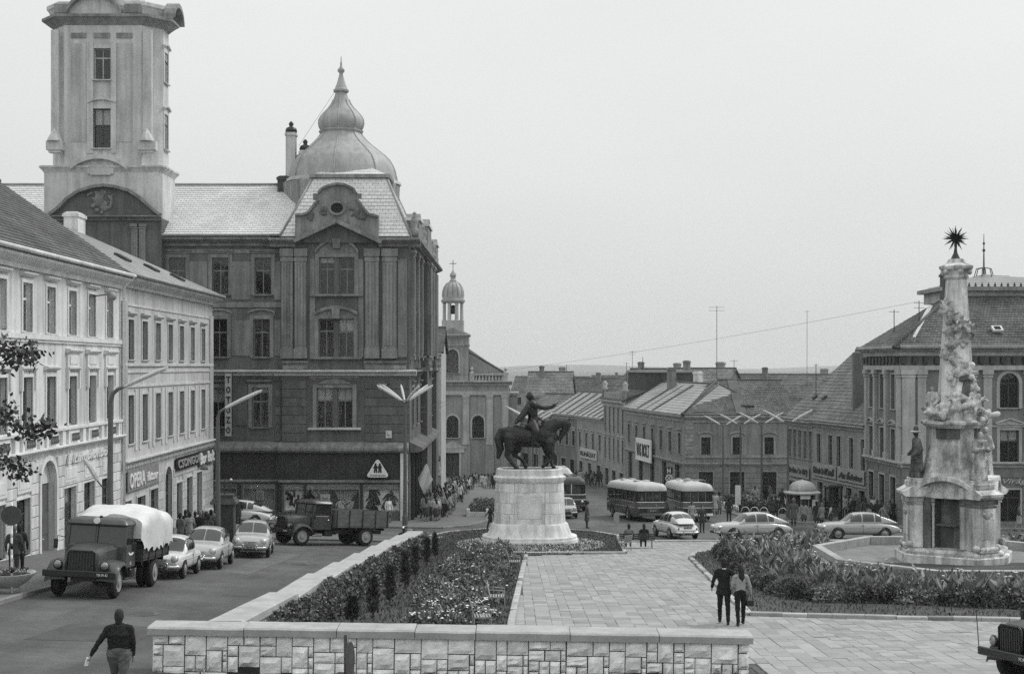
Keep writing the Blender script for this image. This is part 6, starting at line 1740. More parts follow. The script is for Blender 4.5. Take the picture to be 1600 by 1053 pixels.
hc((262, 345), 44, (268, 405), 28, .22, .28); hc((268, 405), 26, (248, 440), 14, .28); hc((248, 440), 13, (300, 472), 10.5, .28); hc((300, 474), 11, (312, 490), 11, .28); hc((314, 500), 12, (320, 512), 13, .28)
hc((462, 362), 38, (474, 412), 22, -.25, -.28); hc((474, 412), 21, (497, 442), 14, -.28); hc((497, 442), 13, (458, 478), 10, -.28); hc((456, 480), 10, (440, 492), 11, -.28); hc((436, 497), 11, (424, 508), 11, -.28)
hc((446, 366), 38, (448, 420), 21, .25, .26); hc((448, 420), 20, (468, 458), 13, .26); hc((468, 458), 12, (482, 500), 10, .26); hc((482, 503), 11, (492, 516), 13, .26)
hc((205, 283), 15, (170, 292), 20); hc((170, 292), 20, (152, 340), 25); hc((152, 340), 25, (165, 400), 24); hc((165, 400), 24, (152, 455), 12)
obj('horse', fuse(H, .035, 'horse', [m_bronze], 2), st)
H = []
hc((365, 252), 36, (364, 200), 30, sc=(1, 1.15)); hc((364, 200), 30, (362, 145), 31, sc=(1, 1.3)); hc((350, 128), 22, (385, 130), 20); hc((363, 128), 20, (363, 128), 20, -.34, .34)
hc((352, 112), 13, (350, 95), 14); hc((347, 92), 17, (349, 82), 20); hc((345, 72), 18, (343, 80), 21); hc((366, 92), 5, (368, 96), 5)
hc((383, 138), 18, (432, 154), 14, -.36, -.42); hc((432, 154), 14, (478, 146), 11, -.42, -.42); hc((482, 143), 10, (494, 135), 11, -.42); hc((470, 148), 4.5, (515, 120), 4, -.42)
hc((350, 135), 17, (352, 190), 14, .36, .45); hc((352, 190), 13, (400, 215), 11, .45, .25); hc((396, 216), 12, (410, 222), 10, .2)
for d in (-1, 1):
    hc((360, 250), 28, (382, 296), 25, d * .3, d * .58); hc((382, 300), 22, (366, 350), 16, d * .6, d * .62); hc((366, 355), 13, (398, 378), 9, d * .62); hc((366, 345), 16, (362, 375), 12, d * .62)
    hc((352, 262), 26, (360, 275), 24, d * .42)
hc((352, 130), 24, (315, 178), 20, 0, 0, (1, 1)); hc((315, 178), 20, (265, 238), 13, 0, 0); hc((340, 150), 20, (285, 225), 14, -.24, -.3); hc((340, 150), 20, (285, 225), 14, .24, .3); hc((300, 215), 12, (258, 245), 8, -.15, -.2); hc((300, 215), 12, (258, 245), 8, .15, .25)
hc((330, 268), 16, (400, 262), 18, -.3); hc((330, 268), 16, (400, 262), 18, .3); hc((405, 225), 6, (560, 275), 3, -.15, -.15)
obj('rider', fuse(H, .03, 'rider', [m_bronze], 2), st)
MB().loft(pring([(3.4, 1.7, zt_ - .08), (3.35, 1.65, zt_ + .07)])).build('bronze_plinth', m_bronze, st)

# ================================================================== holy trinity column
s_ = 60.3 / 2100
TC = Vector((19.7, 60.3, 0)); gT = gz(TC.x, TC.y)
tc = thing('trinity_column', 'weathered stone column with saints, cherubs and a spiked star on top', 'monument', (TC.x, TC.y, gT), 0)
tz = lambda y, Y=60.3: (572 - y) / 2100 * Y - gT
tx = lambda x: (x - 1486) * s_
# stone basin round it
bs = thing('stone_basin', 'octagonal stone basin rim round the foot of the column', 'basin', (TC.x, TC.y, gT), 0)
def ngon(r, n=8, a0=PI / 8, sy=1.0): return [(r * math.cos(a0 + 2 * PI * k / n), r * math.sin(a0 + 2 * PI * k / n) * sy) for k in range(n)]
MB().prism(ngon(6.0), -.5, .12).build('basin_floor', mat('basin_floor', .2, .9, .25, 1.5, bump=.3), bs)
for k in range(8):
    for nm, r0, r1, z0, z1 in (('rim_stone', 5.75, 6.15, .08, .5), ('step_stone', 6.17, 6.75, -.6, .2)):
        a, c = k, (k + 1) % 8; P0, P1 = ngon(r0), ngon(r1)
        for h_ in range(2):
            L = lambda A, B, t: (A[0] + (B[0] - A[0]) * t, A[1] + (B[1] - A[1]) * t)
            t0, t1 = h_ * .5 + .003, h_ * .5 + .497
            p = [L(P0[a], P0[c], t0), L(P0[a], P0[c], t1), L(P1[a], P1[c], t1), L(P1[a], P1[c], t0)]
            MB().prism(p, z0, z1).build(nm, m_coping, bs)
V = [Vector((.92, -1.9)), Vector((2.2, 1.05)), Vector((-1.95, .1))]         # front corner, back right corner, left corner
def hexa(o, w):
    """triangle with cut corners, pushed out by o, corner faces w wide; counter-clockwise"""
    pts = []
    for i in range(3):
        v = V[i]; d = v.normalized(); n_ = Vector((-d.y, d.x)); c = v + d * o
        pts += [c - n_ * w / 2, c + n_ * w / 2]
    return [tuple(p) for p in pts]
def hstack(specs, name, m, sm=False): return MB().loft([[p + (z,) for p in hexa(o, w)] for o, w, z in specs]).build(name, m, tc, sm)
hstack([(.35, 1.75, -.2), (.35, 1.75, tz(862)), (.3, 1.7, tz(861))], 'plinth', m_col)
hstack([(.2, 1.55, tz(861)), (.2, 1.55, tz(857)), (.05, 1.35, tz(853))], 'plinth_moulding', m_weath)
zc0, zc1 = tz(853), tz(772)
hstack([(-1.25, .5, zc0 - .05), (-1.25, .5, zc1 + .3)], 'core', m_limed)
for i in range(3):                                       # corner piers
    d = V[i].normalized(); a = math.atan2(d.y, d.x); M_ = T((V[i].x, V[i].y, 0)) @ RZ(a + PI / 2)
    pr_ = MB(M_); pr_.bbox(-.5, .5, -.05, 1.1, zc0, zc1 - .28, .03); pr_.build('corner_pier', m_col, tc)
    MB(M_).box(-.56, .56, -.12, 1.1, zc1 - .28, zc1 - .05).box(-.52, .52, -.09, 1.1, zc1 - .42, zc1 - .34).build('pier_capital', m_limed if i == 0 else m_weath, tc)
    MB(M_).box(-.36, .36, -.09, 0, zc0 + .55, zc1 - .9).build('pier_panel', m_col, tc)
    MB(M_).ball((0, -.06, zc1 - .72), .2, 8, 0, (1.1, .5, 1)).ball((.2, -.06, zc1 - .68), .1, 6).ball((-.2, -.06, zc1 - .68), .1, 6).build('cartouche', m_weath, tc, True)
    MB(M_).tube([(-.45, -.15, zc0 + .12), (.45, -.15, zc0 + .12)], .1, 8).box(-.5, .5, -.2, .1, zc0 - .02, zc0 + .05).build('scroll', m_weath, tc, True)
    for sg in (-1, 1): MB(M_).ball((sg * .62, -.02, zc0 + .16), .16, 8).build('volute', m_weath, tc, True)
for i in range(3):                                       # niches between the piers
    a, c = V[i], V[(i + 1) % 3]; mid = (a + c) / 2; d = (c - a).normalized(); L = (c - a).length
    M_ = T((mid.x, mid.y, 0)) @ RZ(math.atan2(d.y, d.x)) @ T((0, .35, 0))
    hw = L / 2 - .42; z0, z1 = zc0 + .02, zc1 - .1
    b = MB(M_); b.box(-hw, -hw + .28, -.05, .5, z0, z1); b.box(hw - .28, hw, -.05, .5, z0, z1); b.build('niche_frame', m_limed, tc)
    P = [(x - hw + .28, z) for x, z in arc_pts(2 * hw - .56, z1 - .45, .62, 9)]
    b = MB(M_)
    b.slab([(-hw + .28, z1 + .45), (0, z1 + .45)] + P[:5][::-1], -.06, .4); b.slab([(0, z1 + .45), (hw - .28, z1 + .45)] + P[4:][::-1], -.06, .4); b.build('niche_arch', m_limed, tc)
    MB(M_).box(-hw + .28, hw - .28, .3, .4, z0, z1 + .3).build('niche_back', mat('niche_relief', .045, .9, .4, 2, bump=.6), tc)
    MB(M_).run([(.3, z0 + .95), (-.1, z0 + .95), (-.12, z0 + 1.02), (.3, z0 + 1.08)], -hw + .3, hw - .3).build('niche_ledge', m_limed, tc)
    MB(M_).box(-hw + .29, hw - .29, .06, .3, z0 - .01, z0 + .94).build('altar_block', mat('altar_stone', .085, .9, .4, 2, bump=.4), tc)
    caps = []
    q = random.Random(i)
    for k in range(16): x = q.uniform(-hw + .5, hw - .5); z = q.uniform(z0 + 1.25, z0 + 1.75); caps.append(((x, .24, z), .09, (x + q.uniform(-.1, .1), .2, z + q.uniform(0, .2)), .06, 0))
    obj('niche_relief', fuse(caps, .05, 'niche_relief', [m_limed]), tc, M_)
    b = MB(M_); P = [(x - hw - .1, z) for x, z in arc_pts(2 * hw + .2, zc1 - .02, .72, 13)]
    for k in range(len(P) - 1): b.slab([P[k], P[k + 1], (P[k + 1][0], P[k + 1][1] + .2), (P[k][0], P[k][1] + .2)], -.78, .6)
    b.build('arched_cornice', m_col, tc)
for i in range(3):
    d = V[i].normalized(); a = math.atan2(d.y, d.x); M_ = T((V[i].x, V[i].y, 0)) @ RZ(a + PI / 2)
    MB(M_).run([(1.2, zc1 - .05), (-.2, zc1 - .05), (-.34, zc1 + .07), (-.36, zc1 + .18), (-.2, zc1 + .24), (.1, zc1 + .4), (1.2, zc1 + .42)], -.66, .66).build('pier_cornice', m_col, tc)
    MB(M_).bbox(-.5, .5, .0, .95, zc1 + .38, zc1 + .62, .03).box(-.42, .42, .08, .9, zc1 + .62, zc1 + .75).build('statue_base', m_weath, tc)
zb_ = zc1 + .75
# upper body
hstack([(-.55, .9, zc1 - .1), (-.6, .85, tz(748)), (-.85, .55, tz(720)), (-1.05, .5, tz(690)), (-1.1, .6, tz(668))], 'rock_socle', m_weath)
rq = random.Random(9)
for i in range(3):                                       # rough stone courses of the socle
    a, c = V[i], V[(i + 1) % 3]; mid = (a + c) / 2; d = (c - a).normalized(); M_ = T((mid.x * .62, mid.y * .62, 0)) @ RZ(math.atan2(d.y, d.x))
    for r_, (y0, y1, hw) in enumerate(((746, 732, 1.05), (731, 716, .95), (715, 694, .8))):
        x = -hw
        while x < hw - .1:
            w_ = rq.uniform(.35, .6); x2 = min(hw, x + w_)
            MB(M_).bbox(x + .01, x2 - .01, -.18 + .1 * r_, .5, tz(y0) + .01, tz(y1) - .01, .05).build('socle_stone', m_weath, tc); x += w_
hstack([(-1.2, 1.0, tz(684)), (-1.2, 1.0, tz(664))], 'frieze', m_limed)
hstack([(-1.0, 1.1, tz(668)), (-.85, 1.2, tz(664)), (-.75, 1.25, tz(661)), (-.75, 1.25, tz(658)), (-1.05, 1.0, tz(655))], 'entablature', m_weath)
hstack([(-1.05, 1.0, tz(656)), (-1.05, 1.0, tz(641)), (-1.15, .9, tz(638))], 'upper_pedestal', m_col)
def tri(r, z, w=.45): 
    pts = []
    for i in range(3):
        d = V[i].normalized(); n_ = Vector((-d.y, d.x)); c = d * r
        pts += [tuple(c - n_ * r * w + OB) + (z,), tuple(c + n_ * r * w + OB) + (z,)]
    return pts
OB = Vector((.24, 0))
MB().loft([tri(.98, tz(640)), tri(.9, tz(632)), tri(.76, tz(628)), tri(.42, tz(434))]).build('obelisk', m_col, tc)
MB().loft([tri(.48, tz(436)), tri(.52, tz(433)), tri(.48, tz(430)), tri(.5, tz(424)), tri(.66, tz(421)), tri(.7, tz(418)), tri(.7, tz(416)), tri(.4, tz(411)), tri(.32, tz(405))]).build('capital', m_col, tc)
for i in range(3):
    d = V[i].normalized()
    for sg in (-1, 1):
        n_ = Vector((-d.y, d.x)); c = d * .52 + n_ * sg * .26 + OB; MB().ball((c.x, c.y, tz(425)), .13, 8).build('volute', m_weath, tc, True)
MB().lathe([(.3, 0), (.28, .05), (.09, .45), (.04, .75)], (.2, 0, tz(411)), 8).build('star_foot', m_black, tc)
star = MB().ball((.2, 0, tz(373)), .14, 8)
q = random.Random(2)
for k in range(90):
    v = Vector((q.gauss(0, 1), q.gauss(0, 1) * .8, q.gauss(0, 1))).normalized(); c = Vector((.2, 0, tz(373))); L = q.uniform(.3, .56)
    star.tube([c + v * .08, c + v * L], [.035, .004], 4)
for k in range(12):
    a = 2 * PI * k / 12; v = Vector((math.cos(a), 0, math.sin(a))); c = Vector((.2, 0, tz(373)))
    star.tube([c + v * .08, c + v * .3, c + v * .6], [.06, .04, .004], 5)
star.build('star', m_black, tc)
# saints: draped figures
def saint(h, seed, arms='fold', hat=False, bald=True):
    q = random.Random(seed); k = h / 1.75; c = []
    def A(p, r, p2, r2, sc=(1, 1)): c.append((tuple(x * k for x in p), r * k, tuple(x * k for x in p2), r2 * k, 0, sc))
    A((0, 0, .08), .24, (0, 0, .6), .2, (1.1, .85)); A((0, 0, .6), .2, (.02, 0, 1.05), .17, (1.2, .85)); A((.02, 0, 1.05), .17, (0, 0, 1.32), .19, (1.25, .8))
    A((-.17, 0, 1.4), .08, (.17, 0, 1.4), .08); A((0, 0, 1.45), .06, (0, -.01, 1.55), .06); A((0, -.02, 1.62), .095, (0, -.03, 1.68), .1)
    if hat: A((0, -.02, 1.78), .1, (0, -.02, 1.84), .09)
    if arms == 'fold':
        for s in (-1, 1): A((s * .23, 0, 1.38), .1, (s * .34, -.08, 1.1), .1); A((s * .34, -.08, 1.1), .1, (s * .03, -.3, 1.18), .05)
        A((0, -.26, 1.25), .09, (.04, -.26, 1.42), .08)
    elif arms == 'side':
        for s in (-1, 1): A((s * .24, 0, 1.38), .11, (s * .37, .04, 1.05), .12); A((s * .37, .04, 1.05), .1, (s * .28, -.22, .85), .07)
    else:
        A((.22, 0, 1.38), .09, (.34, -.1, 1.5), .08); A((.34, -.1, 1.5), .07, (.3, -.2, 1.75), .05); A((-.22, 0, 1.38), .09, (-.3, -.05, 1.05), .09); A((-.3, -.05, 1.05), .08, (-.1, -.2, 1.0), .05)
    for j in range(13):                                    # folds of the robe
        a = q.uniform(0, 2 * PI); r_ = .21; x, y = math.cos(a) * r_ * 1.1, math.sin(a) * r_ * .85
        A((x * 1.2, y * 1.2, .05), .06, (x * .8, y * .8, q.uniform(.7, 1.25)), .03)
    A((-.2, .05, 1.35), .07, (.22, -.12, .75), .07); A((.22, .08, .9), .1, (.25, .1, .3), .08)
    return c
for i, (ii, arms, hat, hh, nm) in enumerate(((2, 'side', True, 2.1, 'saint in broad hat'), (0, 'fold', False, 2.1, 'tonsured saint holding a child'), (1, 'raise', False, 2.2, 'saint with lifted arm'))):
    d = V[ii].normalized(); c = V[ii] - d * .42
    sm_ = (m_limed, m_weath, m_weath)[i]
    o_ = obj('saint_statue', fuse(saint(hh, i + 3, arms, hat), .03, 'saint_statue', [mat('saint_stone_%d' % i, (.11, .36, .4)[i], .9, .75, 2.2, bump=.5, streak=.5)], 0), tc, T((c.x, c.y, zb_)) @ RZ(math.atan2(d.y, d.x) + PI / 2))
    o_['label'] = nm
    if hat: MB().lathe([(.1, 2.0), (.27, 2.03), (.28, 2.06), (.13, 2.1)], (0, -.03, 0), 14).build('hat_brim', m_weath, o_, True)
def cherub(c, sc, q):
    c = Vector(c); r = []
    def A(p, r0, p2, r1): r.append((tuple(c + Vector(p) * sc), r0 * sc, tuple(c + Vector(p2) * sc), r1 * sc, 0))
    A((0, 0, .0), .16, (0, -.02, .25), .15); A((0, -.05, .48), .13, (0, -.05, .52), .13)
    for s in (-1, 1):
        e = (s * .32, -.15, q.uniform(.05, .4)); A((s * .14, 0, .3), .07, e, .06); A(e, .06, (e[0] + s * .05, -.3, e[2] + q.uniform(-.1, .2)), .05)
        kx_ = (s * .18, -.22, -.12); A((s * .08, 0, 0), .1, kx_, .08); A(kx_, .08, (s * .2, -.1, -.4), .05); A((s * .15, .1, .35), .08, (s * .4, .2, .5), .03)
    return r
def cloud(c, R, n, q, sq=1.0):
    return [((c[0] + q.gauss(0, R), c[1] + q.gauss(0, R) * sq, c[2] + q.gauss(0, R * .7)), q.uniform(.09, .17), (c[0] + q.gauss(0, R), c[1] + q.gauss(0, R) * sq, c[2] + q.gauss(0, R * .7)), q.uniform(.07, .13), 0) for _ in range(n)]
q = random.Random(33)
def obsurf(xr, z):                                       # front of the obelisk at x
    t = (z - tz(628)) / (tz(434) - tz(628)); r = .76 + (.42 - .76) * max(0, min(1, t)); u = (xr - OB.x) / r
    if u < .079: return r * (-1.094 + (.079 - max(u, -1.02)) / 1.099 * .694)
    return r * (-1.094 + (min(u, .87) - .079) / .79 * .427)
grp = [((1474, 478), .6), ((1482, 497), .7), ((1495, 508), .75), ((1509, 518), .75), ((1500, 530), .6), ((1482, 533), .6), ((1474, 550), .7), ((1486, 562), .6), ((1492, 578), .75), ((1506, 588), .75), ((1482, 590), .6), ((1478, 515), 0), ((1505, 505), 0), ((1500, 570), 0), ((1511, 600), .6)]
caps = []
for (x, y), ch_ in grp:
    z = tz(y, 59.6); c = (tx(x), obsurf(tx(x), z) - .06, z)
    if ch_: caps += cherub(c, ch_, q)
    caps += cloud((c[0], c[1] + .02, c[2] - .1), .13, 5, q, .5)
obj('cherub_garland', fuse(caps, .035, 'cherub_garland', [m_weath], 0), tc)
caps = cherub((tx(1480), -1.0, tz(634, 59.5)), .95, q) + cherub((tx(1516), -1.0, tz(636, 59.5)), .95, q) + cloud((tx(1498), -.95, tz(630, 59.5)), .3, 8, q, .4)
obj('cherub_pair', fuse(caps, .035, 'cherub_pair', [m_weath], 1), tc)
obj('seated_figure', fuse([(tuple(Vector(c[0]) + Vector((tx(1500), -.75, tz(622, 59.5)))), c[1], tuple(Vector(c[2]) + Vector((tx(1500), -.75, tz(622, 59.5)))), c[3], 0) for c in saint(1.25, 4, 'fold')] , .03, 'seated_figure', [m_limed], 1), tc)
obj('kneeling_saint', fuse(saint(1.45, 6, 'side'), .035, 'kneeling_saint', [m_weath], 1), tc, T((tx(1458), .1, tz(655))) @ RZ(-.9))
obj('kneeling_saint', fuse(saint(1.3, 8, 'fold'), .035, 'kneeling_saint', [m_weath], 1), tc, T((tx(1524), .5, tz(655))) @ RZ(.9))
for x, y in ((1455, 648), (1530, 648), (1490, 645)): obj('rock_cloud', fuse(cloud((0, 0, 0), .25, 10, q), .05, 'rock_cloud', [m_weath], 1), tc, T((tx(x), -.55, tz(y))))
# ================================================================== vehicles (local x is forward)
def head(dx, dy): return math.atan2(dy, dx)
def slope_at(X, Y, a, L=2.0):
    return (gz(X + math.cos(a) * L, Y + math.sin(a) * L) - gz(X - math.cos(a) * L, Y - math.sin(a) * L)) / (2 * L)
def vehicle(name, label, cat, X, Y, a, dz=.012, L=1.8, group=None):
    t = thing(name, label, cat, (X, Y, gz(X, Y) + dz), 0, group)
    px = Vector((math.cos(a), math.sin(a), slope_at(X, Y, a, L))).normalized()
    py = Vector((0, 0, 1)).cross(px).normalized()
    sy = (gz(X + py.x, Y + py.y) - gz(X - py.x, Y - py.y)) / 2; py = (py + Vector((0, 0, sy))).normalized(); pz = px.cross(py).normalized(); py = pz.cross(px)
    M_ = Matrix((px, py, pz)).transposed().to_4x4(); M_.translation = t.location
    t.matrix_basis = M_
    return t
def wheel(root, x, y, r, w, side, m_h=None, truck=False):
    o = thing0('wheel', root, T((x, y, r)))
    prof = [(r * .62, -w / 2), (r * .9, -w / 2), (r * .98, -w * .36), (r, -w * .2), (r, w * .2), (r * .98, w * .36), (r * .9, w / 2), (r * .62, w / 2)]
    b = MB(RX(PI / 2)); n = 22
    b.loft([[(q * math.cos(2 * PI * k / n), q * math.sin(2 * PI * k / n), z) for k in range(n)] for q, z in prof], cap=True)
    b.build('tyre', m_rubber, o, 50)
    s = -side
    hp = [(r * .62, 0), (r * .6, .015), (r * .5, .0), (r * .38, .03), (r * .2, .05), (.02, .055)] if not truck else [(r * .64, .01), (r * .6, .03), (r * .52, -.05), (r * .3, -.06), (r * .26, .04), (r * .1, .06), (.01, .06)]
    b = MB(RX(PI / 2)); b.loft([[(q * math.cos(2 * PI * k / n), q * math.sin(2 * PI * k / n), s * (w / 2 + z)) for k in range(n)] for q, z in hp]); b.build('hub', m_h or m_hub, o, 40)
    return o
def thing0(name, parent, M_):
    o = bpy.data.objects.new(name, None); COL.objects.link(o); o.parent = parent; KIDS.setdefault(parent.name, []).append(o); o.matrix_basis = M_; o.empty_display_size = .2; return o
def smooth_curve(ctrl, n=200, it=6):
    xs = np.array([c[0] for c in ctrl]); ys = np.array([c[1] for c in ctrl]); o = np.argsort(xs); xs, ys = xs[o], ys[o]
    X = np.linspace(xs[0], xs[-1], n); Y = np.interp(X, xs, ys)
    for _ in range(it):
        Z = Y.copy(); Z[2:-2] = (Y[:-4] + Y[1:-3] + Y[2:-2] + Y[3:-1] + Y[4:]) / 5; Y = Z
    return lambda x: float(np.interp(x, X, Y))
CARDEF = {
 'fastback': dict(L=4.65, zt=[(-2.33, .66), (-2.2, .76), (-1.8, .9), (-1.0, 1.02), (0, 1.03), (1.0, 1.03), (1.7, 1.01), (2.1, .94), (2.28, .78), (2.33, .7)], w=[(-2.33, .6), (-2.2, .7), (-1.8, .8), (-1, .85), (0, .86), (1, .85), (1.8, .82), (2.15, .74), (2.33, .6)],
        hc=[(1.05, 0), (.93, .12), (.55, .5), (.3, .6), (-.3, .64), (-.85, .6), (-1.4, .42), (-1.9, .18), (-2.2, 0)], wc=[(1.02, .78), (.3, .74), (-.8, .73), (-1.6, .62), (-2.2, .5)], zb=1.0, ax=(1.42, -1.32), r=.35, sw=((.02, .68), (-.72, -.06), (-1.15, -.8)), ws=(.93, .47), rw=(-1.1, -1.62)),
 'saloon': dict(L=4.05, zt=[(-2.03, .75), (-1.9, .86), (-1.5, .92), (-1.0, .95), (0, .96), (.9, .96), (1.5, .94), (1.85, .88), (2.0, .76), (2.03, .7)], w=[(-2.03, .6), (-1.9, .68), (-1.4, .74), (0, .77), (1.2, .75), (1.8, .7), (2.03, .6)],
        hc=[(.92, 0), (.82, .1), (.45, .5), (.25, .57), (-.45, .6), (-.8, .54), (-1.15, .15), (-1.28, 0)], wc=[(.92, .7), (.2, .67), (-.8, .65), (-1.28, .6)], zb=.93, ax=(1.2, -1.15), r=.33, sw=((.0, .6), (-.68, -.07)), ws=(.85, .42), rw=(-.84, -1.12)),
}
def make_car(label, X, Y, a, kind, paint, group=None, roofm=None, plate='', plate_rear=False, cat='car'):
    d = CARDEF[kind]; t = vehicle('parked_car', label, cat, X, Y, a, group=group)
    zt, w, hc, wc = (smooth_curve(d[k]) for k in ('zt', 'w', 'hc', 'wc')); L2 = d['L'] / 2; zb = d['zb']
    xs = [L2 * math.sin(PI / 2 * u) for u in np.linspace(-1, 1, 41)]
    rings = []
    for x in xs:
        z0 = .27 + .16 * max(0, abs(x) / L2 - .8) / .2; z1 = zt(x); zc, hh, ww = (z0 + z1) / 2, (z1 - z0) / 2, w(x); R = []
        for k in range(28):
            th = 2 * PI * k / 28; c, s = math.cos(th), math.sin(th); R.append((x, ww * math.copysign(abs(c) ** .5, c), zc + hh * math.copysign(abs(s) ** .55, s)))
        rings.append(R)
    body = MB().loft(rings).build('body', paint, t, True)
    rings = []
    x0, x1 = d['hc'][-1][0], d['hc'][0][0]
    for u in np.linspace(0, 1, 34):
        x = x0 + (x1 - x0) * u; h, ww = max(.002, hc(x)), wc(x)
        rings.append([(x, ww * math.copysign(abs(math.cos(th)) ** .66, math.cos(th)), zb - .04 + h * abs(math.sin(th)) ** .62) for th in np.linspace(0, PI, 21)])
    MB().loft(rings, closed=False).build('cabin', roofm or paint, t, True)
    def sy(x, z):
        q = min(1, max(0, (z - zb + .04) / max(.01, hc(x)))) ** (1 / .62); q = min(.999, q); return wc(x) * (math.sqrt(1 - q * q)) ** .66
    def tz_(x, y):
        q = min(.999, (abs(y) / wc(x)) ** (1 / .66)); return zb - .04 + hc(x) * (math.sqrt(1 - q * q)) ** .62
    for sd_ in (-1, 1):
        for xa, xb in d['sw']:
            b = MB(); rows = []
            for u in np.linspace(0, 1, 7):
                x = xa + (xb - xa) * u; top = zb - .04 + hc(x) * .86; rows.append([(x, sd_ * (sy(x, z) + .012), z) for z in np.linspace(zb + .05, max(zb + .07, top), 5)])
            b.loft(rows, closed=False); b.build('side_window', m_carglass, t, True)
        b = MB(); xa, xb = d['ws']
        for nm, (xa, xb), sgn in (('windscreen', d['ws'], 1), ('rear_window', d['rw'], -1)):
            b = MB(); rows = []
            for x in np.linspace(xa, xb, 6):
                W_ = wc(x) * .82; rows.append([(x + sgn * .012, y, tz_(x, y) + .014) for y in np.linspace(.02 * sd_, W_ * sd_, 6)])
            b.loft(rows, closed=False); b.build(nm, m_carglass, t, True)
        fx_, rx_ = d['ax']
        for x, s_ in ((fx_, 1), (rx_, -1)):
            r = d['r']; arch = MB(); yy = w(x) * .995
            pts = [(x + math.cos(th) * r * 1.13, r * 1.0 + math.sin(th) * r * 1.13) for th in np.linspace(-.25, PI + .25, 15)]
            M_ = T((0, sd_ * yy, 0)); b = MB(M_); b.slab(pts, -.02, .012); b.build('wheel_well_shade', m_black, t)  # black disc on the body side, painted shade of the wheel well
            wheel(t, x, sd_ * (yy - .06), r, .17, sd_)
        hx = L2 - .12 if kind == 'fastback' else L2 - .1; hy = .58 if kind == 'fastback' else .52
        hl = MB(T((hx, sd_ * hy, .74)) @ RY(PI / 2)).lathe([(.13, -.1), (.135, .06), (.115, .1)], (0, 0, 0), 14).build('headlight', m_chrome, t, True)
        MB(T((hx + .1, sd_ * hy, .74)) @ RY(PI / 2)).lathe([(.112, 0), (.09, .03), (.02, .045)], (0, 0, 0), 14).build('lens', m_lampw, hl, True)
        MB(T((-L2 + .03, sd_ * .55, .66))).ball((0, 0, 0), .07, 8, 0, (.6, .8, 1.2)).build('tail_light', mat('tail_lamp', .06, .3, .1, 3), t, True)
        MB(T((-.02, sd_ * (w(0) + .02), .86))).bbox(-.09, .09, -.02, .02, -.015, .015, .005).build('door_handle', m_chrome, t)
        MB(T((-.05, sd_ * w(-.05), .62))).box(-.004, .004, -.008, .008, -.26, .3).build('door_seam', m_black, t)
        MB().tube([(xx, sd_ * (w(xx) + .004), .64 + (.05 if abs(xx) < 1.5 else 0)) for xx in np.linspace(-1.6, 1.7, 9)], .012, 4).build('side_moulding', paint, t)
    for s_ in (1, -1):
        ww = .74; pts = [(s_ * (L2 + .1 - .18 * abs(u) ** 3), u * ww, .46) for u in np.linspace(-1, 1, 11)]
        b = MB(); b.loft([[(x - s_ * .02, y, z - .07), (x + s_ * .03, y, z - .05), (x + s_ * .04, y, z), (x + s_ * .03, y, z + .05), (x - s_ * .02, y, z + .07)] for x, y, z in pts]); b.build('bumper', m_chrome, t, True)
        for y in (-.3, .3): MB(T((s_ * (L2 + .12), y, .48))).bbox(-.04, .03, -.035, .035, -.11, .12, .015).build('overrider', m_chrome, t)
        pm = MB(T((s_ * (L2 + .15 if s_ > 0 else L2 - .02), 0, .46 if s_ > 0 else .72))).box(-.01, .01, -.24, .24, -.06, .06).build('number_plate', m_black if (plate_rear or s_ > 0) else m_black, t)
        if plate: obj('lettering', text_fit(plate, .4, .075, .006, m_white), pm, T((s_ * (L2 + .162 if s_ > 0 else L2 - .008), -.2 * s_, (.46 if s_ > 0 else .72) - .038)) @ RZ(s_ * PI / 2))
    b = MB()
    for z in (.54, .6, .66, .72): b.loft([[(L2 - .02 - .1 * abs(u) ** 2.5 + dx, u * .5, z + dz) for dx, dz in ((0, -.018), (.045, -.01), (.045, .01), (0, .018))] for u in np.linspace(-1, 1, 9)])
    b.build('grille', m_chrome, t); 
    MB().bbox(-.6, .5, -.5, .5, .55, 1.0, .05).build('seats', m_woodd, t)
    return t
m_carglass = mat('car_glass', .03, .04, .4, 1.2, spec=.8)
pt = lambda v: mat('car_paint_%d' % int(v * 100), v, .28, .06, 2, spec=.5, coat=.4)
make_car('pale saloon parked directly behind the truck with the tarpaulin', -12.75, 50.3, head(.02, -1), 'saloon', pt(.62), plate='BA 41-07')
make_car('grey round-backed car parked behind the pale saloon', -12.55, 55.2, head(.05, -1), 'fastback', pt(.42), plate='CB 20-18')
make_car('grey round-backed car facing up the road beside the kiosk', -12.0, 62.2, head(.12, -1), 'fastback', pt(.4), plate='BC 71-20')
make_car('pale round-backed car parked beyond the kiosk before the shop window', -17.6, 86.0, head(-1, .05), 'fastback', pt(.65))
make_car('light car with sloping back and number plate behind the park bench', 9.8, 80.6, head(-.2, 1), 'fastback', pt(.6), plate='CO 10-55')
make_car('grey car standing nose left along the far kerb behind the canna plants', 14.2, 79.7, head(-1, -.22), 'fastback', pt(.42))
make_car('grey car driving left past the column', 20.6, 79.8, head(-1, 0), 'fastback', pt(.38))
make_car('small light car waiting beside the statue pedestal', 4.05, 101, head(.02, -1), 'saloon', pt(.4))

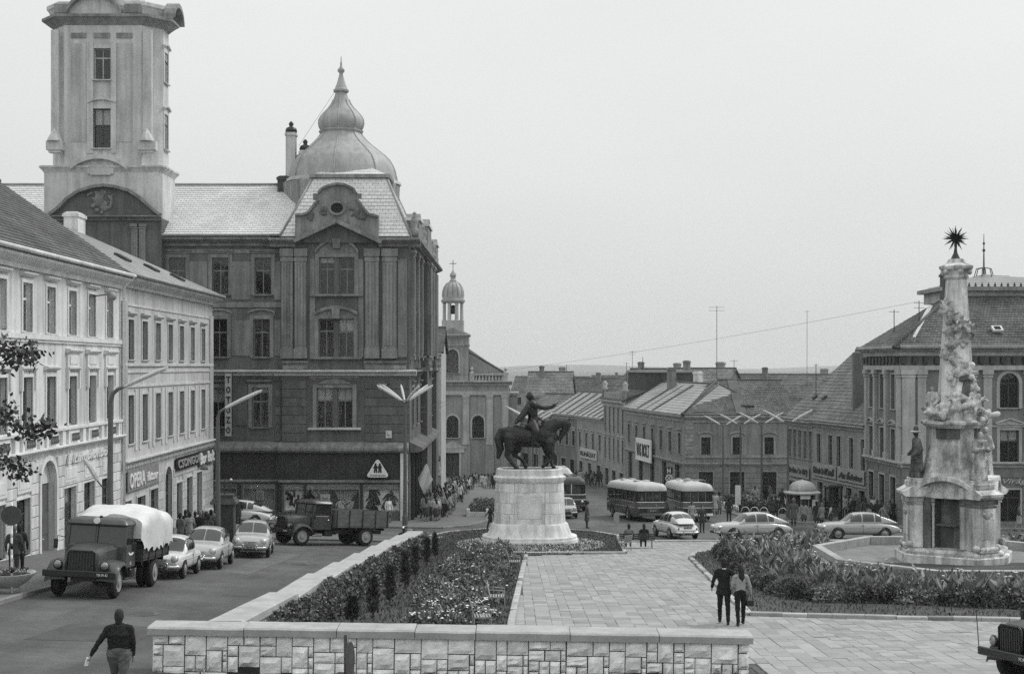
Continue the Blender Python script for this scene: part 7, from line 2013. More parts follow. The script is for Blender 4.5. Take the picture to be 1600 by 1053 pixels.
def rrect(L, W, r, n=7):
    """rounded outline, counter-clockwise from the right rear"""
    pts = []
    for cx, cy, a0 in ((L / 2 - r, -W / 2 + r, -PI / 2), (L / 2 - r, W / 2 - r, 0), (-L / 2 + r, W / 2 - r, PI / 2), (-L / 2 + r, -W / 2 + r, PI)):
        for k in range(n): t = a0 + PI / 2 * k / (n - 1); pts.append((cx + r * math.cos(t), cy + r * math.sin(t)))
    return pts
def along(outline, s0, s1, n=6):
    P = [Vector(p) for p in outline] + [Vector(outline[0])]; acc = [0]
    for a, c in zip(P[:-1], P[1:]): acc.append(acc[-1] + (c - a).length)
    out = []
    for s in np.linspace(s0, s1, n):
        s = s % acc[-1]
        for i in range(len(P) - 1):
            if acc[i] <= s <= acc[i + 1] and acc[i + 1] > acc[i]:
                out.append(tuple(P[i].lerp(P[i + 1], (s - acc[i]) / (acc[i + 1] - acc[i])))); break
    return out, acc[-1]
def make_bus(label, X, Y, a, lower, roofm, L=8.4, plate='GA 03-54', extra=True, H=2.8, white_skirt=False):
    t = vehicle('bus', label, 'bus', X, Y, a, L=3); W = 2.4; O = rrect(L, W, .5)
    R = lambda s, z: [(p[0] * (1 - s / (L / 2)), p[1] * (1 - s / (W / 2)), z) for p in O]
    z0, z1, z2 = .42, 1.42, 2.2
    MB().loft([R(.06, z0), R(.0, z0 + .12), R(-.01, .9), R(0, z1)]).build('body', lower, t, 40)
    MB().loft([R(.1, z1), R(.14, z2)]).build('saloon', mat('bus_interior', .05, .8, .3, 1), t, 40)
    MB().loft([R(.03, z2 - .02), R(.04, z2 + .14), R(.1, z2 + .32), R(.25, z2 + .46), R(.5, H - .08), R(.85, H)]).build('roof', roofm, t, 60)
    MB().loft([R(-.015, z1 - .06), R(-.025, z1 - .03), R(-.015, z1)]).build('waist_moulding', m_chrome, t)
    MB().loft([R(-.012, .98), R(-.022, 1.0), R(-.012, 1.02)]).build('side_moulding', m_chrome, t)
    _, tot = along(O, 0, 1); ss = L - 1.0; arc = PI / 2 * .5; wd = W - 1.0
    lay = []; s = arc                                    # front face: right corner ends at arc
    def add(sa, sb, nm): lay.append((sa, sb, nm))
    # walk: [0,arc) front right corner, front face wd, corner, left side ss, corner, back wd, corner, right side ss
    add(.15, arc + wd / 2 - .05, 'windscreen'); add(arc + wd / 2 + .05, 2 * arc + wd - .15, 'windscreen')
    sL = 2 * arc + wd; nW = 7
    for k in range(nW): add(sL + ss * k / nW + .06, sL + ss * (k + 1) / nW - .06, 'side_window')
    sB = sL + ss
    add(sB + .1, sB + arc + .12, 'rear_quarter_window'); add(sB + arc + .2, sB + arc + wd / 2 - .04, 'rear_window'); add(sB + arc + wd / 2 + .04, sB + arc + wd - .2, 'rear_window'); add(sB + arc + wd - .12, sB + 2 * arc + wd - .1, 'rear_quarter_window')
    sR = sB + 2 * arc + wd
    for k in range(nW): add(sR + ss * k / nW + .06, sR + ss * (k + 1) / nW - .06, 'side_window')
    Oi = rrect(L - .14, W - .14, .45); _, ti = along(Oi, 0, 1); f = ti / tot
    lay.sort(); prev = lay[-1][1] - tot
    for sa, sb, nm in lay:
        P, _ = along(Oi, sa * f, sb * f, 5); b = MB(); b.loft([[p + (z1 + .08,), p + (z2 - .06,)] for p in P], closed=False); b.build(nm, m_carglass, t)
        Q, _ = along(O, prev, sa, 3); b = MB(); b.loft([[(p[0] * .996, p[1] * .99, z1 - .01) for p in Q], [(p[0] * .994, p[1] * .985, z2 + .02) for p in Q]], closed=False)
        b.build('window_pillar', lower if nm != 'windscreen' else m_chrome, t); prev = sb
    for sd_ in (-1, 1):
        for x in (L / 2 - 1.9, -L / 2 + 2.3):
            pts = [(x + math.cos(th) * .6, .46 + math.sin(th) * .58) for th in np.linspace(-.2, PI + .2, 13)]
            MB(T((0, sd_ * W / 2, 0))).slab(pts, -.03, .03).build('wheel_well_shade', m_black, t); wheel(t, x, sd_ * (W / 2 - .12), .46, .25, sd_, m_grey, True)  # black disc paints the shaded hollow round each bus wheel
        hl = MB(T((L / 2 - .12, sd_ * .85, .82)) @ RY(PI / 2)).lathe([(.14, -.05), (.14, .1), (.11, .13)], (0, 0, 0), 12).build('headlight', m_chrome, t, True)
        MB(T((L / 2 + .0, sd_ * .85, .82)) @ RY(PI / 2)).lathe([(.11, .0), (.02, .05)], (0, 0, 0), 12).build('lens', m_lampw, hl, True)
        MB(T((-L / 2, sd_ * .95, .75))).ball((.05, 0, 0), .08, 8).build('tail_light', mat('tail_lamp', .06, .3, .1, 3), t, True)
        MB(T((-L / 2 - .01, sd_ * .7, .82))).box(-.02, .05, -.28, .28, -.15, .15).build('vent_panel', m_black, t)
    for s_ in (1, -1): MB(T((s_ * (L / 2 + .06), 0, .5))).bbox(-.06, .06, -1.05, 1.05, -.08, .1, .03).build('bumper', m_white if white_skirt else lower, t)
    MB(T((-L / 2 - .02, 0, 1.12))).box(-.01, .0, -.4, .4, -.05, .05).build('name_strip', m_woodd, t)
    obj('lettering', text_fit('MÁVAUT PÉCS', .95, .09, .01, m_chrome), t, T((-L / 2 - .035, .48, 1.1)) @ RZ(-PI / 2))
    pm = MB(T((-L / 2 - .03, 0, .8))).box(-.01, .01, -.26, .26, -.07, .07).build('number_plate', m_black, t); obj('lettering', text_fit(plate, .44, .09, .01, m_white), pm, T((-L / 2 - .042, .22, .755)) @ RZ(-PI / 2))
    rd = MB(T((-L / 2 + .2, -.35, 1.6))).box(-.12, -.1, -.2, .2, -.05, .2).build('route_board', m_white, t)
    for g_ in range(2):
        for y in (-.35, .35): MB(T((L / 4 - g_ * L / 2.4, y, H - .02))).bbox(-.4, .4, -.18, .18, 0, .1, .04).build('roof_vent', roofm, t)
    b = MB()
    for y in (-.7, .7): b.tube([(-L / 2 + .9, y, H + .12), (-.2, y, H + .12)], .02, 5)
    for k in range(6): b.tube([(-L / 2 + .9 + k * .5, -.7, H + .12), (-L / 2 + .9 + k * .5, .7, H + .12)], .012, 4); 
    for y in (-.7, .7):
        for x in (-L / 2 + .95, -.25): b.tube([(x, y, H - .12), (x, y, H + .12)], .015, 4)
    if extra: b.build('roof_rack', m_chrome, t)
    MB().tube([(L / 2 - .05, -1.15, 1.9), (L / 2 + .1, -1.4, 1.9), (L / 2 + .1, -1.4, 1.65)], .015, 5).bbox(L / 2 + .06, L / 2 + .12, -1.48, -1.32, 1.5, 1.8, .02).build('mirror', m_black, t)
    return t
bl_ = mat('bus_paint_dark', .085, .35, .1, 2, spec=.5, coat=.3); br_ = mat('bus_roof_cream', .5, .5, .1, 1.2)
make_bus('dark bus with cream roof standing nearest the middle of the road, tail to the viewer', 9.2, 99.6, head(-1.6, 8), bl_, br_, extra=False)
make_bus('dark bus with cream roof, luggage rack and pale skirt standing by the bus stop', 13.05, 99.5, head(-.3, 8), mat('bus_paint_grey', .11, .35, .1, 2, spec=.5, coat=.3), br_, white_skirt=True, plate='GA 17-20')
make_bus('dark bus coming up the road past the statue pedestal', 4.75, 111.5, head(.0, -1), mat('bus_paint_black', .05, .35, .1, 2, spec=.5, coat=.3), mat('bus_roof_dark', .07, .5, .1, 2), extra=False, plate='GA 22-61')
make_bus('pale-roofed coach following behind the dark oncoming bus', 4.6, 128, head(.0, -1), bl_, br_, extra=False, plate='GA 31-09', H=3.1)

def make_truck(label, X, Y, a, cabm, bedm, tarp, plate, emblem=True, sides=.55, bumper=None):
    t = vehicle('lorry', label, 'truck', X, Y, a, L=2.5)
    MB().box(-3.1, 2.9, -.42, -.3, .62, .82).build('chassis_beam', m_black, t); MB().box(-3.1, 2.9, .3, .42, .62, .82).build('chassis_beam', m_black, t)
    MB().box(1.2, 2.7, -.4, .4, .5, 1.0).build('engine', m_black, t)
    # bonnet
    rings = []
    for x, w, zt, zb in ((3.0, .45, 1.42, .78), (2.97, .5, 1.5, .76), (2.7, .55, 1.56, .76), (2.2, .62, 1.6, .78), (1.72, .74, 1.64, .8)):
        hh = zt - zb; rings.append([(x, y * w, zb + z * hh) for y, z in ((-1, 0), (-1.02, .5), (-.98, .8), (-.8, .95), (-.4, 1), (.4, 1), (.8, .95), (.98, .8), (1.02, .5), (1, 0))])
    MB().loft(rings).build('bonnet', cabm, t, 35)
    MB().bbox(2.98, 3.05, -.42, .42, .8, 1.42, .03).build('radiator', m_black, t)
    for k in range(9): MB().box(3.05, 3.065, -.37 + k * .09, -.345 + k * .09, .84, 1.38).build('grille_bar', m_iron, t)
    MB().tube([(3.04, -.44, .8), (3.04, -.44, 1.4), (3.04, -.34, 1.47), (3.04, .34, 1.47), (3.04, .44, 1.4), (3.04, .44, .8)], .03, 6).build('radiator_frame', cabm, t, True)
    # cab with real openings
    cx0, cx1, cw = .5, 1.72, .96; zb, zs, zr = .82, 1.58, 2.22
    MB().bbox(cx0, cx1, -cw, cw, zb, zs, .05).build('cab', cabm, t)
    MB().loft([[(cx0 + .01 + dx * .3, y, z) for dx, y in ()] or [p + (z,) for p in [(q[0] * s + (cx0 + cx1) / 2 + off, q[1] * s) for q in rrect(cx1 - cx0 + e, 2 * cw + e, .16, 4)]] for z, s, e, off in ((zr - .06, 1, .0, -.05), (zr, 1, .05, -.03), (zr + .1, .97, .0, -.03), (zr + .18, .8, 0, -.03))]).build('cab_roof', cabm, t, 50)
    for x, y in ((cx0 + .06, -cw + .05), (cx0 + .06, cw - .05), (cx1 - .1, -cw + .05), (cx1 - .1, cw - .05)): MB().beam((x + (.05 if x > 1 else 0), y, zs - .03), (x - (.06 if x > 1 else 0), y * .98, zr), .09, .09).build('cab_pillar', cabm, t)
    MB().beam((cx1 - .06, 0, zs - .02), (cx1 - .15, 0, zr), .06, .06).build('screen_pillar', cabm, t)
    MB().box(cx0 + .04, cx0 + .08, -cw + .05, cw - .05, zs - .02, zr).build('cab_back', m_woodd, t)
    for s_ in (-1, 1):
        MB().add([], []) 
        b = MB(); y0, y1 = sorted((s_ * .05, s_ * (cw - .1))); b.add([(cx1 - .06, y0, zs - .02), (cx1 - .06, y1, zs - .02), (cx1 - .15, y1 * .98, zr - .02), (cx1 - .15, y0, zr - .02)], [(0, 1, 2, 3)]); b.build('windscreen', m_carglass, t)
        b = MB(); b.box(cx0 + .12, cx1 - .17, s_ * (cw - .045) - .008, s_ * (cw - .045) + .008, zs, zr - .04); b.build('door_window', m_carglass, t)
        dr = MB().box(cx0 + .1, cx1 - .08, s_ * cw, s_ * (cw + .012), zb + .05, zs - .03).build('door', cabm, t); MB().bbox(cx0 + .18, cx0 + .3, s_ * (cw + .03) - .015, s_ * (cw + .03) + .015, 1.35, 1.38, .004).build('handle', m_chrome, dr)
        # fenders
        b = MB(); rs = []
        for th in np.linspace(.12, PI * .86, 12):
            x = 2.32 + math.cos(th) * .64; z = .5 + math.sin(th) * .62; rs.append([(x, s_ * y, z + dz) for y, dz in ((.5, -.03), (.55, .04), (.9, .045), (1.08, .0), (1.12, -.1), (1.1, -.13), (1.0, -.05), (.55, -.01))])
        b.loft(rs); b.build('fender', cabm, t, 50)
        MB().bbox(1.1, 1.72, s_ * .82 - .2, s_ * .82 + .2, .5, .56, .015).build('running_board', m_black, t)
        hl = MB(T((2.95, s_ * .72, 1.02)) @ RY(PI / 2)).lathe([(.02, -.2), (.1, -.12), (.145, 0), (.15, .06), (.13, .07)], (0, 0, 0), 14).build('headlight', m_black, t, True)
        MB(T((3.02, s_ * .72, 1.02)) @ RY(PI / 2)).lathe([(.13, 0), (.1, .035), (.01, .05)], (0, 0, 0), 14).build('lens', mat('lamp_lens', .3, .12, .2, 6, metal=.5), hl, True)
        wheel(t, 2.32, s_ * .86, .48, .24, s_, m_grey, True)
        wheel(t, -1.7, s_ * .92, .48, .24, s_, m_grey, True); wheel(t, -1.7, s_ * .64, .48, .24, s_, m_grey, True)
        MB().tube([(1.6, s_ * .98, 1.75), (1.75, s_ * 1.2, 1.8), (1.78, s_ * 1.22, 1.55)], .015, 5).bbox(1.75, 1.79, s_ * 1.24 - .07, s_ * 1.24 + .07, 1.4, 1.7, .015).build('mirror', m_black, t)
    MB().bbox(3.12, 3.2, -1.12, 1.12, .66, .86, .02).build('bumper', m_black, t); MB().box(2.9, 3.12, -.4, -.3, .68, .8).box(2.9, 3.12, .3, .4, .68, .8).build('bumper_bracket', m_black, t)
    pm = MB(T((3.205, .72, .76))).box(-.004, .004, -.2, .2, -.05, .05).build('number_plate', m_black, t); obj('lettering', text_fit(plate, .34, .075, .008, m_white), pm, T((3.212, .55, .722)) @ RZ(PI / 2))
    MB().lathe([(.05, 0), (.06, .03), (.03, .07)], (1.3, 0, zr + .18), 8).build('roof_lamp', m_black, t)
    if emblem:
        MB(T((1.5, 0, zr + .02))).lathe([(.1, 0), (.1, .02), (.02, .03)], (0, 0, 0), 12) 
        e = MB(T((1.73, 0, zr + .1)) @ RY(PI / 2)).lathe([(.1, .0), (.1, .03), (.09, .035)], (0, 0, 0), 14).build('roof_badge', m_white, t)
        for s_ in (-1, 1):
            M_ = T((1.12, s_ * (cw + .016), 1.3)) @ (I4 if s_ < 0 else RZ(PI))
            MB(M_).slab([(-.3, .06), (-.06, .0), (.06, .0), (.3, .06), (.26, -.01), (.16, -.05), (.05, -.06), (-.05, -.06), (-.16, -.05), (-.26, -.01)], -.006, .0).build('winged_emblem', m_white, t)
            obj('lettering', text_fit('152', .16, .1, .006, m_white), t, M_ @ T((-.08, 0, -.36)))
    # load bed
    MB().box(-3.1, .38, -1.1, 1.1, .98, 1.06).build('bed_floor', bedm, t)
    for x in (-2.9, -2.0, -1.1, -.2): MB().box(x, x + .1, -1.0, 1.0, .84, .98).build('bed_bearer', m_black, t)
    nb = max(3, int(sides / .17)); hb_ = sides / nb
    for k in range(nb):
        z0, z1 = 1.06 + k * hb_ + .006, 1.06 + (k + 1) * hb_ - .006
        for s_ in (-1, 1): MB().box(-3.1, .38, s_ * 1.1 - .02, s_ * 1.1 + .02, z0, z1).build('side_plank', bedm, t)
        MB().box(-3.12, -3.08, -1.08, 1.08, z0, z1).build('tail_plank', bedm, t); MB().box(.36, .4, -1.08, 1.08, z0, z1).build('head_plank', bedm, t)
    for s_ in (-1, 1):
        for x in (-3.0, -2.2, -1.35, -.5, .3): MB().box(x - .03, x + .03, s_ * 1.12, s_ * 1.15, 1.0, 1.06 + sides).build('side_post', m_black, t)
    MB().bbox(.4, .9, .62, .95, .5, .8, .04).build('fuel_tank', m_black, t); MB().bbox(-.9, -.2, -1.0, -.7, .5, .85, .03).build('tool_box', cabm, t)
    if tarp:
        b = MB(); rs = []
        for i, u in enumerate(np.linspace(0, 1, 44)):
            x = -3.22 + 4.0 * u; top = 2.62 - .12 * math.sin(u * 9) - .22 * max(0, u - .75) * 2 - .35 * max(0, .06 - u) * 8; R = []
            hem = 1.42 + .07 * math.sin(u * 40) - .3 * u * (1 - u) + (.5 * max(0, u - .86) * 4)
            for v in np.linspace(-1, 1, 35):
                av = abs(v); s_ = 1 if v > 0 else -1
                if av < .5: y, z = v * 2.1, top - .1 * (av / .5) ** 4
                else:
                    k = (av - .5) / .5; y, z = s_ * (1.05 + .13 * math.sin(min(1, k * 4) * PI / 2)), (top - .1) * (1 - k) + hem * k
                nz_ = mnoise.noise((x * 1.6, y * 1.6, z * .8)) * .06 + mnoise.noise((x * 4.5 + z * .8, s_ * 3, z * .6)) * .06 + mnoise.noise((x * 7, y * 6, z * 4)) * .02
                R.append((x, y + (nz_ * s_ if av > .5 else 0), z + (nz_ if av <= .5 else nz_ * .3)))
            rs.append(R)
        b.loft(rs, closed=False)
        b.add(rs[-1], [tuple(range(len(rs[-1])))]); b.add(rs[0], [tuple(range(len(rs[0]) - 1, -1, -1))])
        b.build('tarpaulin', mat('canvas', .62, .85, .14, 1.6, bump=.3, bscale=6), t, True)
        for u in (-2.4, -1.0): MB().tube([(u, -1.25, 2.3), (u, -1.27, 1.8), (u + .1, -1.2, 1.2)], .012, 4).build('lashing_rope', m_wood, t)
    return t
m_trk = mat('lorry_paint_dark', .055, .4, .25, 1.5, spec=.5, coat=.2)
make_truck('dark lorry with a pale tarpaulin over its load parked by the kerb', -13.25, 44.1, head(0, -1), m_trk, mat('bed_wood_dark', .05, .8, .3, 3), True, 'YB 09-42')
make_truck('dark lorry with high empty plank sides turning in the road before the town hall', -9.95, 73.0, head(-1, -.85), mat('lorry_paint_black', .04, .4, .25, 1.5, spec=.5, coat=.2), mat('bed_wood_grey', .12, .85, .3, 3), False, 'FB 18-60', False, .85)
tt = make_truck('black lorry pulling into the square beside the foreground wall, only its nose showing', 12.75, 28.3, head(-1, -.28), m_black, mat('bed_wood_dark', .05, .8, .3, 3), False, 'FC 04-11', False)
tt.matrix_basis = tt.matrix_basis @ Matrix.Scale(.85, 4)
MB().tube([(3.16, -1.1, .8), (3.2, -1.12, 1.75)], .012, 5).build('marker_rod', m_iron, tt)
# motorcycle leaning behind the second lorry
mc = thing('motorcycle', 'small dark motorcycle standing at the tail of the empty lorry', 'motorcycle', on(-5.6, 74.5, .11), 2.6)
def tor(R, r, n=20, m=6): 
    return [[((R + r * math.cos(2 * PI * j / m)) * math.cos(2 * PI * i / n), r * math.sin(2 * PI * j / m), (R + r * math.cos(2 * PI * j / m)) * math.sin(2 * PI * i / n)) for j in range(m)] for i in range(n + 1)]
for x in (-.62, .62):
    w_ = thing0('wheel', mc, T((x, 0, .3))); MB().loft(tor(.26, .045), cap=False).build('tyre', m_rubber, w_, True); b = MB()
    for k in range(8): a = k * PI / 4; b.tube([(0, 0, 0), (.25 * math.cos(a), 0, .25 * math.sin(a))], .008, 4)
    b.build('spokes', m_chrome, w_)
MB().tube([(-.62, 0, .3), (-.1, 0, .4), (.3, 0, .75), (.45, 0, .8), (.62, 0, .3)], .035, 6).build('frame', m_black, mc, True); MB().ball((.1, 0, .72), .16, 10, 0, (1.6, .7, .8)).build('fuel_tank', m_grey, mc, True); MB().ball((-.3, 0, .74), .14, 10, 0, (1.8, .8, .45)).build('saddle', m_black, mc, True)
MB().tube([(.35, -.3, 1.0), (.42, 0, .95), (.35, .3, 1.0)], .018, 5).build('handlebar', m_chrome, mc, True); MB().ball((.02, 0, .42), .17, 8).build('engine', m_hub, mc, True); MB().ball((.55, 0, .85), .09, 8).build('headlight', m_chrome, mc, True)
# ================================================================== lamps
def lamp_head(root, M_, L, name='lamp_head', w=.11):
    """long fluorescent lantern along +x"""
    o = thing0(name, root, M_)
    b = MB(); rs = []
    for u in np.linspace(0, 1, 9):
        k = math.sin(PI * min(1, max(0, u * .94 + .03))) ** .35; rs.append([(u * L, -w * k, .0), (u * L, -w * .7 * k, .08 * k), (u * L, 0, .11 * k), (u * L, w * .7 * k, .08 * k), (u * L, w * k, .0)])
    b.loft(rs, closed=True); b.build('housing', m_thledge, o, 40)
    b = MB(); b.loft([[(u * L, -w * .8, -.005), (u * L, -w * .5, -.06), (u * L, w * .5, -.06), (u * L, w * .8, -.005)] for u in (.04, .5, .96)]); b.build('tube_cover', m_lampw, o)
    return o
def street_lamp(label, X, Y, H_, arms, r=.1, dz=.0, group=None, headL=1.75):
    t = thing('street_lamp', label, 'lamp', on(X, Y, dz), 0, group)
    MB().tube([(0, 0, -.1), (0, 0, 1.3), (0, 0, 1.32), (0, 0, H_)], [r * 1.35, r * 1.3, r, r * .6], 12).build('pole', m_pole, t, 40)
    MB().lathe([(r * 2.2, -.1), (r * 2.2, .06), (r * 1.5, .12)], (0, 0, 0), 12).build('base', m_pole, t)
    for az, el, off in arms:
        M_ = T((0, 0, H_)) @ RZ(az) @ RY(-el)
        b = MB(M_); b.tube([(0, 0, -.05), (off, 0, 0)], r * .4, 6); b.build('arm', m_pole, t); lamp_head(t, M_ @ T((off, 0, 0)), headL, w=.075)
    return t
lt = thing('street_lamp', 'tall lamp with bent top and one slanting lantern beside the tarpaulin lorry', 'lamp', on(-14.95, 50.0, .13), 0)
HL = 6.7
MB().tube([(0, 0, -.1), (0, 0, 1.6), (0, 0, 3.0), (.02, 0, HL - .5), (.1, 0, HL - .18), (.3, 0, HL), (.55, 0, HL + .1)], [.16, .14, .11, .09, .08, .07, .06], 12).build('pole', m_pole, lt, True)
lamp_head(lt, T((.5, 0, HL + .06)) @ RY(-.42), 1.8, w=.17)
MB().tube([(0, 0, 3.1), (-.25, -.1, 3.05), (-.45, -.2, 3.35)], .03, 6).build('arm', m_pole, lt, True); lamp_head(lt, T((-.42, -.18, 3.3)) @ RZ(PI + .4) @ RY(-1.05), .95, 'flood_lamp', .12)
lt = thing('street_lamp', 'lamp with one slanting lantern rising beside the dark kiosk', 'lamp', on(-13.35, 61.0, .05), 0)
MB().tube([(0, 0, -.1), (0, 0, 1.6), (0, 0, 6.2), (.1, 0, 6.45), (.35, 0, 6.62)], [.13, .12, .08, .06, .05], 12).build('pole', m_pole, lt, True)
lamp_head(lt, T((.3, 0, 6.58)) @ RY(-.45), 1.9)
MB().tube([(0, 0, 4.1), (-.5, 0, 4.2), (-.62, 0, 4.0)], .03, 6).lathe([(.02, 0), (.1, -.05), (.2, -.22), (.18, -.24)], (-.62, 0, 4.05), 10).build('side_lamp', m_pole, lt, True)
X3, Y3 = (633 - 800) / 2100 * 79, 79.0
street_lamp('tall lamp with a crown of six spreading lanterns in front of the town hall corner', X3, Y3, 7.95, [(a, .55, .25) for a in (.15, .7, 1.8, 2.6, 3.2, 5.3)], .13, .11, headL=1.7)
for k, (x, y_, Y) in enumerate(((1231, 0, 97), (1190, 0, 109), (1157, 0, 118), (1130, 0, 127))):
    street_lamp(['two-armed lamp standing beside the domed kiosk', 'two-armed lamp next beyond the domed kiosk', 'two-armed lamp third along from the domed kiosk', 'two-armed lamp farthest from the domed kiosk along the shrubs'][k], (x - 800) / 2100 * Y, Y, 6.85, [(.12, .5, .35), (PI + .1, .5, .35)], .1, .12, 'two-armed lamps along the pavement')
for k, (x, Y) in enumerate(((826, 99), (833, 114), (838, 130))):
    street_lamp(['two-armed lamp just behind the statue pedestal', 'two-armed lamp second behind the statue pedestal', 'two-armed lamp third behind the statue pedestal'][k], (x - 800) / 2100 * Y, Y, 7.3, [(.3, .5, .3), (PI - .3, .5, .3)], .09, .0, 'two-armed lamps in the middle of the road')

# ================================================================== kiosks, booth, signs, planter, benches
ko = thing('advert_kiosk', 'dark square kiosk with stepped roof beside the lamp', 'kiosk', on(-14.0, 65.5, .05), .08)
MB().bbox(-.48, .48, -.48, .48, 0, 2.15, .03).build('body', mat('kiosk_paint', .05, .7, .3, 1.5), ko); MB().box(-.62, .62, -.62, .62, 2.15, 2.3).box(-.54, .54, -.54, .54, 2.3, 2.42).build('roof', mat('kiosk_roof', .11, .7, .2, 2), ko); MB().box(-.45, .45, -.45, .45, 2.42, 2.6).build('roof_top', m_iron, ko)
MB().box(-.42, .42, -.5, -.48, .4, 1.9).build('notice_panel', m_iron, ko)
b = MB(); b.tube([(0, 0, 2.6), (0, 0, 3.3)], .03, 6).tube([(-.3, 0, 3.25), (-.3, 0, 3.0), (.3, 0, 3.0), (.3, 0, 3.25)], .025, 5); b.build('lamp_bracket', m_iron, ko)
for x in (-.3, .3): MB().ball((x, 0, 3.3), .07, 8).build('lamp_globe', m_lampw, ko, True)
dk_ = thing('newspaper_kiosk', 'round kiosk with pale ribbed dome roof and wide brim among the strollers', 'kiosk', on(20.95, 97.0, .12), 0)
MB().lathe([(.95, 0), (.95, .95), (1.0, 1.0)], (0, 0, 0), 20).build('counter', mat('kiosk_pale', .3, .7, .15, 1.5), dk_, 40)
for k in range(10): a = 2 * PI * k / 10; MB().tube([(.9 * math.cos(a), .9 * math.sin(a), .9), (.9 * math.cos(a), .9 * math.sin(a), 1.95)], .035, 6).build('post', m_grey, dk_)
for k in range(10):
    a, c = 2 * PI * (k + .08) / 10, 2 * PI * (k + .92) / 10; b = MB(); b.loft([[(.88 * math.cos(t), .88 * math.sin(t), 1.0), (.88 * math.cos(t), .88 * math.sin(t), 1.9)] for t in np.linspace(a, c, 4)], closed=False); b.build('pane', m_carglass, dk_)
MB().lathe([(.85, 1.9), (1.32, 1.86), (1.34, 1.95), (1.0, 2.08)], (0, 0, 0), 24).build('brim', m_coping, dk_, 40)
n = 48; b = MB(); b.loft([[(r * (1 + .03 * math.cos(12 * 2 * PI * k / n)) * math.cos(2 * PI * k / n), r * (1 + .03 * math.cos(12 * 2 * PI * k / n)) * math.sin(2 * PI * k / n), z) for k in range(n)] for r, z in ((1.0, 2.05), (.97, 2.25), (.86, 2.45), (.68, 2.62), (.42, 2.74), (.14, 2.8), (.03, 2.86))]); b.build('dome', m_coping, dk_, True)
MB().box(-.35, .35, -1.05, -1.0, 1.55, 1.8).build('sign_board', m_white, dk_); MB().box(.5, .9, -.98, -.93, .9, 1.5).build('poster', m_board, dk_)
pb = thing('phone_booth', 'dark glazed telephone booth on the pavement before the row houses', 'phone booth', on(23.2, 97.0, .12), .1)
for x in (-.45, .45):
    for y in (-.45, .45): MB().box(x - .05, x + .05, y - .05, y + .05, 0, 2.25).build('post', m_black, pb)
MB().bbox(-.55, .55, -.55, .55, 2.25, 2.45, .03).build('roof', m_black, pb); MB().box(-.5, .5, -.5, .5, 0, .08).build('floor', m_black, pb); MB().box(-.4, .4, .42, .45, .08, 2.25).build('back_panel', m_woodd, pb)
for M_ in (I4, RZ(PI / 2), RZ(-PI / 2)): MB(M_).box(-.4, .4, -.455, -.445, .55, 2.2).build('pane', m_glass, pb); MB(M_).box(-.4, .4, -.47, -.43, .08, .55).build('kick_panel', m_black, pb); MB(M_).box(-.4, .4, -.47, -.43, 1.35, 1.4).build('glazing_bar', m_black, pb)
MB().bbox(-.15, .15, .28, .42, 1.1, 1.6, .02).build('telephone', m_iron, pb)

def sign_pole(name, label, p, H_, parts, r=.03, m=None, cat='sign'):
    t = thing(name, label, cat, p); MB().tube([(0, 0, -.2), (0, 0, H_)], r, 8).build('post', m or m_grey, t, True); parts(t); return t
def disc(t, z, r, M_, m, name='disc', th=.02): return MB(T((0, 0, z)) @ M_).slab([(r * math.cos(2 * PI * k / 28), r * math.sin(2 * PI * k / 28)) for k in range(28)], -th - .04, -.04).build(name, m, t)
def p1_(t):
    disc(t, 1.72, .3, RZ(1.47), m_iron); 
    MB().tube([(0, 0, 1.4), (0, 0, .5)], .038, 8).build('pale_band', m_white, t, True)
sign_pole('road_sign', 'back of a round road sign on a dark post in front of the foreground wall', on((541 - 800) / 2100 * 19.5, 19.5), 2.12, p1_, .035, m_black)
def p2_(t):
    disc(t, 2.35, .3, RZ(.1), mat('sign_back', .07, .6, .2, 2))
    for k in range(5): MB().tube([(0, 0, .25 + k * .36), (0, 0, .43 + k * .36)], .037, 8).build('stripe', m_white if k % 2 == 0 else m_black, t, True)
sign_pole('road_sign', 'round road sign on a striped post by the concrete flower bowl', on(-15.15, 40.7, .13), 2.75, p2_, .034, m_white)
def p3_(t): 
    b = MB(T((0, -.03, 1.45))); b.slab([(.16 * math.cos(a) , .28 * math.sin(a) + (.1 if math.sin(a) > 0 else -.1)) for a in np.linspace(0, 2 * PI, 24, endpoint=False)], -.02, .02); b.build('plate', m_grey, t)
sign_pole('road_sign', 'small pale oblong sign on a thin post at the lawn corner', G(963, 850), 1.75, p3_, .02)
def p4_(t):
    MB(T((0, -.05, 3.1))).bbox(-.32, .32, -.02, .02, -.3, .3, .01).build('stop_board', m_black, t); obj('lettering', text_fit('H', .3, .38, .02, m_white, .03), t, T((-.15, -.071, 2.9)))
    disc(t, 2.45, .3, I4, m_white, 'ring_sign'); disc(t, 2.45, .22, T((0, -.025, 0)), m_woodd, 'sign_face'); MB(T((0, -.1, 2.45)) @ RY(.8)).box(-.2, .2, -.01, 0, -.03, .03).build('bar', m_white, t); MB(T((0, -.102, 2.45)) @ RY(-.8)).box(-.2, .2, -.01, 0, -.03, .03).build('bar', m_white, t)
sign_pole('bus_stop_sign', 'bus stop board with white H above a round sign behind the buses', on((1045 - 800) / 2100 * 116, 116), 3.4, p4_, .03)
sign_pole('notice_post', 'narrow white notice board on posts by the shrub bed', on((1153 - 800) / 2100 * 108, 108, .12), 1.0, lambda t: MB().bbox(-.22, .22, -.03, .03, .3, 2.0, .01).build('board', m_white, t), .04)
fb_ = thing('flower_bowl', 'wide concrete flower bowl standing on the pavement edge', 'planter', on(-15.35, 41.0, .13))
